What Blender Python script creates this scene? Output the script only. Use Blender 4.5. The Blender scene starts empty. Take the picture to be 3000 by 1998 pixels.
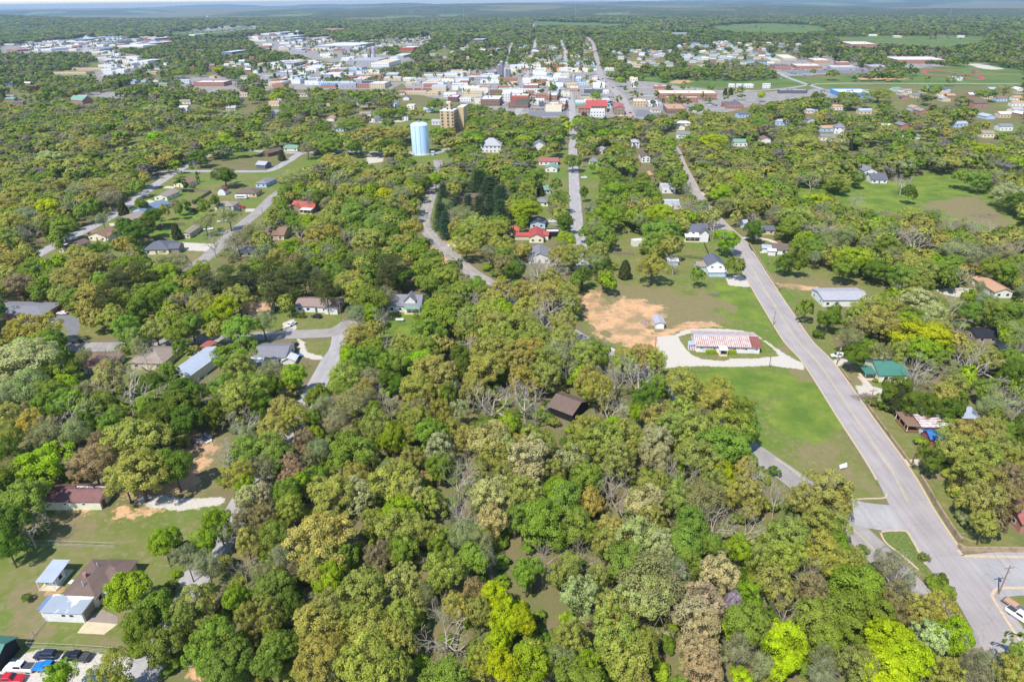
import bpy, math, random
import numpy as np
from mathutils import Matrix, Vector
random.seed(7); RNG=np.random.default_rng(11)
S=bpy.context.scene; COL=S.collection
# ---------------------------------------------------------------- camera
CAMH=120.0; F=2000.0
cd=bpy.data.cameras.new('camera'); cd.sensor_width=36; cd.lens=24.0; cd.clip_start=1; cd.clip_end=60000
cam=bpy.data.objects.new('camera',cd); COL.objects.link(cam); S.camera=cam
MC=Matrix.Translation((0,0,CAMH))@Matrix.Rotation(math.radians(90-26.5),4,'X')@Matrix.Rotation(math.radians(-0.73),4,'Z')
cam.matrix_world=MC
RC=np.array(MC.to_3x3()); CP=np.array([0,0,CAMH])
# ---------------------------------------------------------------- light
SUN_EL=math.radians(55); SAZ=np.array([-0.55,-0.83])   # horizontal direction towards the sun
S.world=bpy.data.worlds.new('World'); S.world.use_nodes=True
wn=S.world.node_tree.nodes; wl=S.world.node_tree.links
sky=wn.new('ShaderNodeTexSky'); sky.sky_type='NISHITA'; sky.sun_disc=False
sky.sun_elevation=SUN_EL; sky.sun_rotation=math.atan2(SAZ[0],SAZ[1]); sky.altitude=350; sky.air_density=1.0; sky.dust_density=0.0; sky.ozone_density=2.5
bg=wn['Background']; bg.inputs[1].default_value=0.15; wl.new(sky.outputs[0],bg.inputs[0])
sd=bpy.data.lights.new('sun','SUN'); sd.energy=4.4; sd.angle=math.radians(0.53); sd.color=(1,0.94,0.84)
so=bpy.data.objects.new('sun',sd); COL.objects.link(so)
sv=Vector((SAZ[0]*math.cos(SUN_EL),SAZ[1]*math.cos(SUN_EL),math.sin(SUN_EL))); so.rotation_euler=sv.to_track_quat('Z','Y').to_euler()
vs=S.view_settings; vs.view_transform='Standard'; vs.look='None'; vs.gamma=1; vs.use_curve_mapping=False; vs.exposure=0.5
S.cycles.max_bounces=6; S.cycles.diffuse_bounces=4; S.cycles.glossy_bounces=2; S.cycles.transmission_bounces=3; S.cycles.volume_bounces=0; S.cycles.transparent_max_bounces=4
# ---------------------------------------------------------------- pixel <-> place (3000x1998 photograph)
def G(u,v,z=0.0):
    d=RC@np.array([(u-1500)/F,-(v-999)/F,-1.0]); t=(z-CAMH)/d[2]; return CP+t*d
def GA(P,z=0.0):
    P=np.asarray(P,float); d=np.stack([(P[:,0]-1500)/F,-(P[:,1]-999)/F,-np.ones(len(P))],1)@RC.T
    t=(z-CAMH)/d[:,2]; return CP+t[:,None]*d
def PJ(P):
    q=(np.asarray(P,float)-CP)@RC; w=-q[:,2]; w=np.where(w>0.1,w,0.1)
    return np.stack([1500+F*q[:,0]/w, 999-F*q[:,1]/w],1), w
def depth(u,v,z=0.0):
    return -((G(u,v,z)-CP)@RC)[2]
# ---------------------------------------------------------------- object helpers
def tag(o,label=None,cat=None,group=None,kind=None):
    if label: o['label']=label
    if cat: o['category']=cat
    if group: o['group']=group
    if kind: o['kind']=kind
    return o
def empty(name,loc,rz=0,label=None,cat=None,group=None):
    o=bpy.data.objects.new(name,None); COL.objects.link(o); o.location=loc; o.rotation_euler=(0,0,rz); o.empty_display_size=1
    return tag(o,label,cat,group)
class MB:
    """collects boxes, tubes and faces and links them as one mesh object"""
    def __init__(s): s.v=[]; s.f=[]; s.m=[]
    def face(s,pts,m=0):
        b=len(s.v); s.v+= [tuple(p) for p in pts]; s.f.append(tuple(range(b,b+len(pts)))); s.m.append(m); return s
    def box(s,x0,x1,y0,y1,z0,z1,m=0):
        b=len(s.v); s.v+=[(x0,y0,z0),(x1,y0,z0),(x1,y1,z0),(x0,y1,z0),(x0,y0,z1),(x1,y0,z1),(x1,y1,z1),(x0,y1,z1)]
        for q in ((3,2,1,0),(4,5,6,7),(0,1,5,4),(1,2,6,5),(2,3,7,6),(3,0,4,7)): s.f.append(tuple(b+i for i in q)); s.m.append(m)
        return s
    def prism(s,pts,z0,z1,m=0):
        n=len(pts); b=len(s.v); s.v+=[(p[0],p[1],z0) for p in pts]+[(p[0],p[1],z1) for p in pts]
        s.f.append(tuple(b+i for i in range(n))[::-1]); s.f.append(tuple(b+n+i for i in range(n))); s.m+=[m,m]
        for i in range(n): j=(i+1)%n; s.f.append((b+i,b+j,b+n+j,b+n+i)); s.m.append(m)
        return s
    def slab(s,a,b_,c,d,t,m=0):
        """thick quad: four corners of the underside, raised by t"""
        k=len(s.v); P=[a,b_,c,d]; s.v+=[tuple(p) for p in P]+[(p[0],p[1],p[2]+t) for p in P]
        for q in ((3,2,1,0),(4,5,6,7),(0,1,5,4),(1,2,6,5),(2,3,7,6),(3,0,4,7)): s.f.append(tuple(k+i for i in q)); s.m.append(m)
        return s
    def tube(s,p0,p1,r0,r1,n=4,m=0,cap=True):
        p0=np.array(p0,float); p1=np.array(p1,float); d=p1-p0; L=np.linalg.norm(d)
        if L<1e-6: return s
        d/=L; a=np.cross(d,[0,0,1] if abs(d[2])<.9 else [1,0,0]); a/=np.linalg.norm(a); c=np.cross(d,a); b=len(s.v)
        for (p,r) in ((p0,r0),(p1,r1)):
            for i in range(n):
                t=2*math.pi*i/n; s.v.append(tuple(p+r*(math.cos(t)*a+math.sin(t)*c)))
        for i in range(n): j=(i+1)%n; s.f.append((b+i,b+j,b+n+j,b+n+i)); s.m.append(m)
        if cap: s.f.append(tuple(b+n+i for i in range(n))); s.m.append(m)
        return s
    def mesh(s,name,mats):
        me=bpy.data.meshes.new(name); me.from_pydata(s.v,[],s.f)
        for m in (mats if isinstance(mats,(list,tuple)) else [mats]): me.materials.append(m)
        if isinstance(mats,(list,tuple)) and len(mats)>1: me.polygons.foreach_set('material_index',s.m)
        me.update(); return me
    def build(s,name,mats,parent=None,loc=None,rz=None):
        if not s.f: return None
        o=bpy.data.objects.new(name,s.mesh(name,mats)); COL.objects.link(o)
        if parent is not None: o.parent=parent
        if loc is not None: o.location=loc
        if rz is not None: o.rotation_euler=(0,0,rz)
        return o
def mesh_np(name,V,nf,k,mat,attrs=None):
    """V: (nf*k,3) vertices, faces are consecutive runs of k"""
    me=bpy.data.meshes.new(name); n=len(V)
    me.vertices.add(n); me.vertices.foreach_set('co',np.asarray(V,np.float32).ravel())
    me.loops.add(nf*k); me.loops.foreach_set('vertex_index',np.arange(nf*k,dtype=np.int32))
    me.polygons.add(nf); me.polygons.foreach_set('loop_start',np.arange(0,nf*k,k,dtype=np.int32))
    me.update(calc_edges=True)
    for nm,(typ,arr) in (attrs or {}).items():
        a=me.attributes.new(nm,typ,'FACE'); 
        a.data.foreach_set('color' if 'COLOR' in typ else 'value',np.asarray(arr,np.float32).ravel())
    me.materials.append(mat); return me
def grid_mesh(name,X,Y,Z,mat,attrs=None):
    ny,nx=X.shape; me=bpy.data.meshes.new(name)
    V=np.stack([X,Y,Z],-1).reshape(-1,3); idx=np.arange(nx*ny).reshape(ny,nx)
    Q=np.stack([idx[:-1,:-1],idx[:-1,1:],idx[1:,1:],idx[1:,:-1]],-1).reshape(-1,4); nf=len(Q)
    me.vertices.add(len(V)); me.vertices.foreach_set('co',V.astype(np.float32).ravel())
    me.loops.add(nf*4); me.loops.foreach_set('vertex_index',Q.astype(np.int32).ravel())
    me.polygons.add(nf); me.polygons.foreach_set('loop_start',np.arange(0,nf*4,4,dtype=np.int32))
    me.update(calc_edges=True)
    for nm,arr in (attrs or {}).items():
        a=me.attributes.new(nm,'FLOAT_COLOR','POINT'); a.data.foreach_set('color',arr.astype(np.float32).ravel())
    me.materials.append(mat); return me
# ---------------------------------------------------------------- materials
def srgb(r,g,b):
    f=lambda c:(c/255/12.92 if c/255<=0.04045 else ((c/255+0.055)/1.055)**2.4); return (f(r),f(g),f(b))
_M={}
def newmat(name):
    m=bpy.data.materials.new(name); m.use_nodes=True; nt=m.node_tree; return m,nt,nt.nodes,nt.links,nt.nodes['Principled BSDF']
def mat(name,col,rough=0.8,var=0.12,scale=1.2,spec=0.3,metal=0.0,stretch=(1,1,1),col2=None,thr=None,ridge=0):
    """plain procedural surface: base colour varied by noise, an optional second colour in patches, optional ridges"""
    if name in _M: return _M[name]
    m,nt,N,L,P=newmat(name); P.inputs['Roughness'].default_value=rough; P.inputs['Metallic'].default_value=metal
    P.inputs['Specular IOR Level'].default_value=spec
    tc=N.new('ShaderNodeTexCoord'); mp=N.new('ShaderNodeMapping'); mp.inputs['Scale'].default_value=stretch; L.new(tc.outputs['Object'],mp.inputs[0])
    no=N.new('ShaderNodeTexNoise'); no.inputs['Scale'].default_value=scale; no.inputs['Detail'].default_value=5; L.new(mp.outputs[0],no.inputs[0])
    mr=N.new('ShaderNodeMapRange'); mr.inputs[1].default_value=.3; mr.inputs[2].default_value=.7; mr.inputs[3].default_value=1-var; mr.inputs[4].default_value=1+var; L.new(no.outputs[0],mr.inputs[0])
    mx=N.new('ShaderNodeVectorMath'); mx.operation='SCALE'; mx.inputs[0].default_value=col[:3]; L.new(mr.outputs[0],mx.inputs['Scale'])
    out=mx.outputs[0]
    if col2:
        n2=N.new('ShaderNodeTexNoise'); n2.inputs['Scale'].default_value=scale*.45; n2.inputs['Detail'].default_value=6; L.new(mp.outputs[0],n2.inputs[0])
        r2=N.new('ShaderNodeMapRange'); r2.inputs[1].default_value=thr[0]; r2.inputs[2].default_value=thr[1]; L.new(n2.outputs[0],r2.inputs[0])
        mi=N.new('ShaderNodeMix'); mi.data_type='RGBA'; L.new(r2.outputs[0],mi.inputs[0]); L.new(out,mi.inputs[6]); mi.inputs[7].default_value=(*col2[:3],1); out=mi.outputs[2]
    L.new(out,P.inputs['Base Color'])
    if ridge:
        w=N.new('ShaderNodeTexWave'); w.inputs['Scale'].default_value=ridge; w.bands_direction='X'; L.new(tc.outputs['Object'],w.inputs[0])
        bp=N.new('ShaderNodeBump'); bp.inputs['Strength'].default_value=.5; bp.inputs['Distance'].default_value=.06; L.new(w.outputs[0],bp.inputs['Height']); L.new(bp.outputs[0],P.inputs['Normal'])
    _M[name]=m; return m
def glassm():
    if 'window_glass' in _M: return _M['window_glass']
    m,nt,N,L,P=newmat('window_glass'); P.inputs['Base Color'].default_value=(.03,.035,.045,1); P.inputs['Roughness'].default_value=.12; P.inputs['Specular IOR Level'].default_value=.7
    _M['window_glass']=m; return m
def foliage(name,attr):
    """leaf material: colour from the object (single trees) or from the per-tree tint (far woodland)"""
    m,nt,N,L,P=newmat(name)
    if attr=='obj': oi=N.new('ShaderNodeObjectInfo'); base=oi.outputs['Color']
    else: a=N.new('ShaderNodeAttribute'); a.attribute_name='tint'; base=a.outputs['Color']
    v=N.new('ShaderNodeAttribute'); v.attribute_name='var'
    mx=N.new('ShaderNodeVectorMath'); mx.operation='SCALE'; L.new(base,mx.inputs[0]); L.new(v.outputs['Fac'],mx.inputs['Scale'])
    N.remove(P); df=N.new('ShaderNodeBsdfDiffuse'); tr=N.new('ShaderNodeBsdfTranslucent'); ms=N.new('ShaderNodeMixShader')
    L.new(mx.outputs[0],df.inputs[0]); L.new(mx.outputs[0],tr.inputs[0]); ms.inputs[0].default_value=.46
    L.new(df.outputs[0],ms.inputs[1]); L.new(tr.outputs[0],ms.inputs[2]); L.new(ms.outputs[0],N['Material Output'].inputs[0]); return m
FOL=foliage('tree_leaves','obj'); FOLW=foliage('woodland_leaves','tint')
BARK=mat('bark',(.10,.082,.062),.9,.3,3); BARKP=mat('pale_bark',(.36,.32,.265),.9,.25,3)
# ---------------------------------------------------------------- pixel-polygon rasters (half-resolution look-up of what the photograph leaves open)
RW,RH=1500,999
def rast(polys,shape=(RH,RW),sc=0.5):
    A=np.zeros(shape,bool)
    for P in polys:
        P=np.asarray(P,float)*sc; x0,y0=np.floor(P.min(0)).astype(int); x1,y1=np.ceil(P.max(0)).astype(int)+1
        x0=max(x0,0);y0=max(y0,0);x1=min(x1,shape[1]);y1=min(y1,shape[0])
        if x1<=x0 or y1<=y0: continue
        xx,yy=np.meshgrid(np.arange(x0,x1)+.5,np.arange(y0,y1)+.5); ins=np.zeros(xx.shape,bool)
        n=len(P)
        for i in range(n):
            ax,ay=P[i]; bx,by=P[(i+1)%n]
            if ay==by: continue
            c=((ay>yy)!=(by>yy))&(xx<(bx-ax)*(yy-ay)/(by-ay)+ax); ins^=c
        A[y0:y1,x0:x1]|=ins
    return A
# ================================================================ LAYOUT, traced on the photograph and laid onto the ground
ROADS=[ # name, centre line, width m, material key, height, markings
 ('highway',[(3040,2040),(2990,1955),(2860,1742),(2768,1640),(2677,1500),(2611,1379),(2505,1223),(2400,1067),(2338,1000),(2286,921),(2232,835),(2173,736),(2155,707),(2092,646),(2036,575),(2010,525),(1988,480),(1972,440),(1945,412),(1895,383),(1855,356),(1838,319),(1819,287),(1787,252),(1765,236),(1752,191),(1745,159),(1736,128),(1720,108)],10.6,'asphalt',.06,1),
 ('middle_street',[(1704,800),(1699,720),(1692,678),(1686,605),(1680,500),(1678,430),(1680,398),(1674,303),(1668,270),(1661,220),(1656,175),(1656,153),(1648,130),(1643,115)],7.6,'concrete_road',.05,0),
 ('winding_road',[(1282,470),(1290,520),(1273,548),(1254,600),(1243,640),(1243,660),(1262,691),(1294,723),(1334,758),(1375,793),(1420,822),(1465,850),(1600,930),(1760,1030),(1900,1110),(2042,1204),(2180,1303),(2300,1385),(2400,1462),(2510,1560),(2600,1650),(2720,1775),(2850,1900)],7.6,'old_asphalt',.045,2),
 ('crescent_street',[(40,790),(112,745),(160,720),(223,688),(287,656),(335,628),(399,583),(462,538),(517,503),(555,482),(600,460),(655,447),(720,441),(800,447),(890,449)],8.0,'concrete_road',.05,0),
 ('cross_street',[(440,507),(517,503),(600,502),(750,503),(797,498),(846,472),(890,449),(990,445),(1100,447),(1180,446),(1270,450),(1330,430),(1400,425)],7.2,'concrete_road',.04,0),
 ('curved_street',[(-30,822),(35,803),(110,815),(280,812),(400,815),(478,803),(542,784),(590,765),(640,722),(680,682),(724,647),(755,622),(795,582),(823,560),(850,535)],7.6,'old_asphalt',.04,0),
 ('wooded_street',[(-40,1030),(30,1018),(207,1016),(319,1016),(446,1006),(590,993),(700,988),(830,981),(909,978),(970,974),(1005,960),(1030,940)],8.0,'old_asphalt',.045,0),
 ('side_street',[(1000,965),(992,1019),(967,1057),(941,1105),(893,1190),(846,1265),(772,1367),(700,1490),(640,1600),(575,1690),(520,1780),(460,1880),(405,1998),(380,2060)],7.0,'concrete_road',.04,0),
 ('east_street',[(2790,1700),(2900,1683),(3100,1668)],13,'concrete_road',.052,0),
 ('corner_link',[(2500,1500),(2560,1512),(2640,1520)],10.5,'concrete_road',.050,0),
 ('east_lane',[(2150,700),(2175,698),(2245,702),(2285,722),(2300,745)],3.2,'gravel_lane',.04,0),
 ('far_west_street',[(1500,345),(1530,305),(1540,240),(1545,200),(1560,165),(1568,128),(1572,108)],9,'concrete_road',.05,0),
 ('school_road',[(2080,160),(2260,208),(2300,225),(2355,245),(2410,262)],8,'concrete_road',.05,0),
 ('bypass_road',[(1640,262),(1800,258),(1950,258),(2150,268),(2300,260),(2420,246),(2700,246),(3020,247)],7,'concrete_road',.05,0),
 ('strip_road',[(240,170),(250,150),(262,130)],16,'concrete_road',.05,0),
 ('strip_road',[(300,225),(345,205),(372,190),(360,175),(310,165),(280,158)],14,'concrete_road',.05,0),
 ('far_highway',[(500,93),(560,98),(640,96),(720,84),(752,74),(800,66)],14,'concrete_road',.05,0),
 ('hilltop_road',[(1562,80),(1566,66),(1575,52),(1580,45)],8,'concrete_road',.05,0),
 ('hilltop_road',[(1835,61),(1846,70),(1854,78)],9,'concrete_road',.05,0),
 ('north_west_street',[(1475,205),(1488,180),(1495,150),(1500,125)],9,'concrete_road',.05,0),
]
# ground cover: (kind, soft edge in m, outline).  kinds: L lawn, U lush grass, T dry grass, D orange dirt, V pale gravel, P town paving, K asphalt, F field
COVER=[
 ('L',5,[(1640,850),(1780,800),(1880,790),(2080,830),(2140,800),(2160,775),(2220,860),(2310,1010),(2360,1085),(2480,1290),(2590,1455),(2440,1465),(2330,1400),(2240,1330),(2140,1240),(2000,1130),(1880,1040),(1760,1000),(1690,930)]),
 ('L',4,[(1790,655),(1900,650),(2000,640),(2140,640),(2160,720),(2170,830),(2000,850),(1780,830),(1780,740)]),
 ('L',5,[(1700,478),(1770,490),(1770,570),(1740,640),(1706,640)]),('L',5,[(1570,395),(1662,395),(1668,690),(1600,700),(1560,600),(1540,480)]),
 ('L',5,[(2172,690),(2260,715),(2350,775),(2560,795),(2640,830),(2600,860),(2430,905),(2440,1010),(2560,1030),(2600,1130),(2540,1170),(2440,1060),(2330,915),(2262,835),(2190,730)]),
 ('L',4,[(2530,1180),(2600,1190),(2660,1250),(2730,1330),(2700,1345),(2660,1345),(2590,1260)]),
 ('L',4,[(2665,1370),(2760,1380),(2880,1460),(2990,1600),(2820,1612),(2740,1480)]),
 ('L',3,[(2912,1745),(3060,1725),(3060,1960),(3000,1890)]),
 ('L',3,[(2575,1558),(2655,1556),(2712,1650),(2760,1700),(2700,1690),(2620,1610)]),
 ('U',10,[(2280,520),(2440,500),(2620,535),(2720,500),(2850,508),(2910,570),(3010,650),(3010,720),(2900,680),(2740,640),(2560,615),(2340,620)]),
 ('L',6,[(2700,840),(2850,850),(3010,860),(3010,940),(2860,930),(2740,890)]),
 ('L',5,[(-40,1480),(120,1490),(350,1490),(650,1470),(660,1540),(560,1640),(560,1720),(470,1800),(400,1890),(370,1950),(-40,1975)]),
 ('L',5,[(120,735),(330,640),(520,500),(800,497),(850,470),(1000,440),(1110,440),(1120,500),(900,530),(830,600),(730,690),(640,760),(560,815),(300,830),(180,800)]),
 ('L',5,[(1160,440),(1200,425),(1340,425),(1360,480),(1300,500),(1180,490)]),
 ('L',3,[(1200,660),(1250,560),(1290,530),(1300,620),(1290,690),(1345,712),(1350,740),(1300,735),(1250,690)]),
 ('L',4,[(640,940),(860,900),(1010,905),(1000,960),(800,975),(640,985)]),
 ('U',5,[(1130,900),(1250,905),(1260,960),(1200,1060),(1120,1110),(960,1130),(990,1050),(1050,985)]),
 ('L',3,[(893,1000),(985,995),(962,1042),(905,1040)]),('L',3,[(130,925),(320,900),(340,985),(130,1000)]),
 ('L',5,[(300,1040),(640,1010),(640,1060),(560,1100),(420,1100)]),
 ('L',4,[(1300,318),(1180,310),(1060,335),(1100,370),(1260,375)]),
 ('U',4,[(1720,470),(1760,480),(1765,520),(1715,520)]),('U',5,[(2300,1120),(2400,1110),(2470,1240),(2430,1290),(2330,1300),(2270,1220)]),
 ('U',6,[(1960,1070),(2180,1075),(2330,1110),(2300,1160),(2150,1160),(2020,1120)]),
 ('U',6,[(2100,830),(2180,840),(2220,900),(2240,950),(2150,930),(2000,900)]),
 ('U',4,[(430,640),(500,650),(505,700),(440,700)]),('U',5,[(540,610),(600,600),(590,640),(500,650)]),
 ('T',10,[(2330,1300),(2420,1300),(2520,1400),(2480,1450),(2370,1390)]),('T',8,[(1900,870),(2060,860),(2160,900),(2050,930),(1930,900)]),
 ('T',9,[(2690,600),(2850,570),(2960,640),(2960,680),(2800,640)]),('T',7,[(2290,1010),(2350,1060),(2380,1110),(2330,1110)]),
 ('T',6,[(110,1520),(260,1510),(300,1580),(180,1600)]),('T',6,[(30,1700),(160,1720),(140,1860),(20,1860)]),('T',5,[(2230,800),(2500,830),(2560,860),(2400,860),(2270,840)]),
 ('T',5,[(260,1870),(360,1790),(330,1890),(280,1900)]),('T',5,[(460,760),(600,735),(590,775),(450,785)]),('T',6,[(400,1400),(560,1280),(680,1250),(690,1340),(640,1430),(560,1460)]),
 ('T',5,[(2446,1068),(2520,1075),(2560,1120),(2555,1150),(2500,1140)]),('T',4,[(2690,1365),(2800,1372),(2850,1420),(2720,1400)]),
 ('D',5,[(1770,905),(1830,870),(1880,880),(1930,895),(1960,930),(1900,960),(1890,1000),(1800,1000),(1760,960)]),
 ('D',4,[(1690,870),(1740,850),(1760,880),(1790,950),(1760,985),(1720,930)]),('D',3,[(1980,955),(2040,940),(2085,945),(2020,965),(1960,975)]),
 ('D',3,[(1900,985),(1960,965),(2060,945),(2100,955),(1990,975),(1930,1000)]),('D',4,[(1830,1000),(1900,975),(1930,990),(1930,1040),(1860,1040),(1820,1015)]),
 ('D',4,[(540,1310),(600,1270),(625,1290),(600,1350),(590,1400),(555,1440),(480,1450),(380,1450),(350,1420),(470,1420),(540,1390)]),
 ('D',3,[(545,1270),(570,1262),(610,1275),(600,1300),(560,1300)]),('D',5,[(200,1490),(450,1490),(430,1505),(210,1500)]),
 ('D',3,[(1120,725),(1170,722),(1150,745),(1110,745)]),('D',3,[(2420,1000),(2450,1000),(2440,1012)]),('D',2.5,[(2270,828),(2350,836),(2420,848),(2350,848),(2280,838)]),
 ('D',2.5,[(118,1718),(170,1722),(175,1745),(120,1748)]),('D',4,[(0,880),(60,865),(180,880),(190,892),(0,896)]),('D',4,[(1180,705),(1330,705),(1350,800),(1400,820),(1300,800)]),
 ('D',3,[(540,1995),(560,1960),(620,1960),(640,2000)]),('D',2,[(1320,748),(1375,770),(1345,800),(1320,790)]),('D',3,[(1330,805),(1385,810),(1370,822),(1310,820)]),
 ('D',10,[(945,85),(960,79),(1010,77),(1025,83),(1000,87)]),('D',8,[(1600,191),(1660,191),(1640,212),(1600,212)]),('D',12,[(650,118),(722,118),(725,128),(660,130)]),
 ('D',5,[(1960,240),(1990,235),(2020,236),(2028,241),(2000,246),(1965,245)]),('D',5,[(2510,230),(2560,225),(2640,227),(2660,232),(2600,237),(2530,235)]),('D',6,[(2150,262),(2190,262),(2195,267),(2150,269)]),
 ('D',20,[(1390,66),(1480,62),(1490,85),(1430,92)]),
 ('V',1.5,[(1924,987),(1976,981),(2007,967),(2053,962.5),(2129,963.5),(2175,969),(2221,985),(2260,1008),(2300,1038),(2352,1064),(2358,1084),(2260,1071),(2129,1075),(2053,1072),(1953,1078),(1935,1050),(1924,1020)]),
 ('L',1.2,[(1986,986),(2022,977),(2083,973),(2160,974),(2206,984),(2236,1000),(2262,1019),(2285,1043),(2206,1051),(2145,1050),(2122,1058),(2099,1056),(2053,1051),(2027,1039),(2010,1024),(1998,1006)]),
 ('T',8,[(1680,860),(1800,830),(1960,850),(2080,900),(2110,950),(2000,965),(1920,1000),(1930,1050),(1840,1030),(1740,990)]),
 ('V',2,[(400,1452),(440,1446),(500,1455),(560,1462),(650,1455),(660,1475),(540,1495),(440,1488),(400,1470)]),
 ('V',1,[(2125,812),(2170,805),(2200,828),(2196,842),(2135,836)]),
 ('V',2,[(2741,850),(2800,843),(2860,845),(2830,862),(2800,870),(2760,862)]),('V',2,[(2440,1055),(2470,1046),(2520,1048),(2500,1062),(2445,1072)]),
 ('V',1.5,[(2505,1130),(2550,1130),(2590,1140),(2585,1156),(2520,1160)]),('V',1.5,[(2510,1100),(2530,1100),(2570,1150),(2545,1150)]),
 ('V',2,[(2900,960),(2960,980),(2980,1030),(2930,1030),(2910,990)]),('V',2,[(2120,1005),(2130,1000)][:2]+[(2125,1010)]),
 ('V',2,[(1760,1015),(1800,1020),(1830,1050),(1880,1080),(1840,1090),(1780,1060)]),
 ('V',1.5,[(870,990),(892,1000),(898,1030),(930,1040),(948,1046),(945,1054),(910,1052),(880,1040),(872,1010)]),('V',1.2,[(828,945),(860,935),(870,960),(858,975),(830,972)]),
 ('V',1.5,[(640,1000),(600,1020),(560,1050),(555,1046),(590,1012)]),('V',2,[(380,1930),(250,1905),(180,1915),(100,1905),(60,1920),(0,1940),(-60,1960),(-60,2040),(330,2040),(380,1990)]),
 ('V',3,[(1070,455),(1130,450),(1120,475),(1080,480)]),('V',3,[(1080,345),(1180,350),(1190,358),(1100,360)]),('V',2,[(1950,475),(1965,470),(1985,495),(1975,500)]),
 ('V',1.5,[(2046,562),(2080,558),(2085,562),(2060,574)]),('V',2,[(2205,1345),(2280,1340)]+[(2240,1350)]),
 ('P',1.5,[(2270,1345),(2330,1395),(2390,1450),(2480,1470),(2420,1500),(2340,1440),(2275,1385)]),
 ('V',1.5,[(535,710),(625,715),(612,737),(525,733)]),('V',1,[(475,552),(490,545),(512,547),(510,553)]),('V',1,[(418,592),(440,585),(455,590),(440,596)]),('V',1,[(320,655),(345,652),(345,662),(322,664)]),
 ('V',1,[(1240,620),(1245,618)]+[(1242,622)]),('V',1,[(645,675),(665,676),(662,686),(635,686)]),('V',1,[(720,612),(750,612),(745,620),(718,621)]),('V',1,[(0,578),(5,570)]+[(2,575)]),
 ('V',1.5,[(1300,716),(1336,716),(1318,731)]),('V',1,[(2225,738),(2262,735),(2262,739),(2228,742)]),
 ('K',1,[(120,935),(190,920),(240,935),(225,985),(205,1012),(175,1012),(200,975),(185,950)]),
 ('K',3,[(1550,325),(1660,325),(1660,342),(1545,342)]),('K',3,[(1868,322),(1995,326),(2000,345),(1858,343)]),('K',4,[(2285,212),(2420,203),(2560,205),(2640,212),(2560,218),(2400,214),(2330,218)]),
 ('K',3,[(1120,535),(1130,530)]+[(1125,540)]),('K',1.5,[(1880,640),(2000,650),(2060,655),(2060,668),(1960,664),(1880,652)]),
 ('P',3,[(1600,655),(1608,640),(1640,642),(1636,662)]),('P',4,[(230,273),(400,270),(410,292),(300,288)]),
 ('P',5,[(1180,245),(1230,215),(1330,205),(1480,190),(1560,165),(1650,170),(1740,180),(1800,235),(1900,240),(2110,268),(2250,270),(2330,260),(2352,290),(2200,312),(2130,330),(1990,345),(1860,350),(1660,345),(1560,345),(1480,330),(1390,310),(1290,290),(1200,272)]),
 ('P',10,[(0,130),(140,118),(255,104),(330,112),(490,108),(490,128),(335,138),(262,152),(100,156),(0,158)]),('P',10,[(265,145),(350,150),(436,178),(430,198),(335,226),(270,232),(290,200),(318,180)]),
 ('P',10,[(750,188),(900,178),(1050,200),(1120,240),(1190,240),(1140,265),(1000,262),(780,262),(740,240)]),('P',14,[(700,100),(880,100),(1050,130),(1080,160),(1180,165),(1220,180),(1110,205),(900,170),(750,140)]),
 ('P',14,[(1000,125),(1270,105),(1250,132),(1050,142)]),('P',8,[(2250,175),(2420,165),(2520,190),(2560,210),(2300,225),(2260,205)]),('P',8,[(2400,262),(2540,262),(2560,285),(2440,290),(2260,280)]),
 ('P',8,[(2490,172),(2700,162),(2780,172),(2770,195),(2620,205),(2500,192)]),('P',12,[(520,85),(640,78),(720,68),(700,84),(600,92)]),('P',14,[(720,60),(800,64),(800,90),(730,84)]),
 ('P',8,[(520,230),(700,215),(740,240),(720,275),(560,270)]),('V',6,[(2830,189),(2870,187),(2950,203),(2890,205)]),('P',8,[(2020,118),(2120,118),(2110,140),(2030,138)]),
 ('F',8,[(1760,205),(2000,212),(2260,205),(2370,232),(2600,214),(3010,200),(3010,256),(2640,250),(2420,258),(2300,256),(2000,256),(1810,240)]),
 ('F',10,[(2780,170),(2900,180),(3010,190),(3010,215),(2780,215)]),('F',30,[(2440,107),(2640,104),(2890,104),(2870,122),(2780,140),(2620,128),(2470,120)]),
 ('F',40,[(2060,76),(2150,66),(2250,62),(2400,68),(2440,85),(2370,97),(2250,98),(2120,90)]),('F',60,[(2770,34),(2870,34),(2870,44),(2780,44)]),('F',40,[(1570,60),(1830,64),(1830,77),(1700,76),(1570,72)]),
 ('F',30,[(490,92),(560,85),(700,79),(752,74),(752,84),(640,101),(500,104)]),('F',12,[(870,136),(1020,160),(1040,167),(990,168),(860,146)]),('F',14,[(1060,142),(1160,134),(1240,148),(1160,160),(1070,160)]),
 ('F',10,[(250,188),(268,178),(310,186),(290,194),(262,198)]),('F',10,[(215,207),(290,210),(280,216),(230,213)]),('F',20,[(285,104),(330,104),(330,112),(290,114)]),
 ('F',6,[(905,215),(960,215),(965,245),(920,245)]),('F',40,[(2530,60),(2560,55),(2600,52),(2590,60)]),('F',40,[(2610,63),(2650,62),(2650,68),(2610,69)]),
 ('F',10,[(1760,228),(1790,222),(1880,225),(1900,236),(1790,240)]),('T',40,[(0,44),(40,40),(45,46),(0,52)]),('F',9,[(1785,310),(1850,308),(1898,318),(1900,326),(1800,330)]),
]
COVER=[c for c in COVER if len(c[2])>=4]
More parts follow.
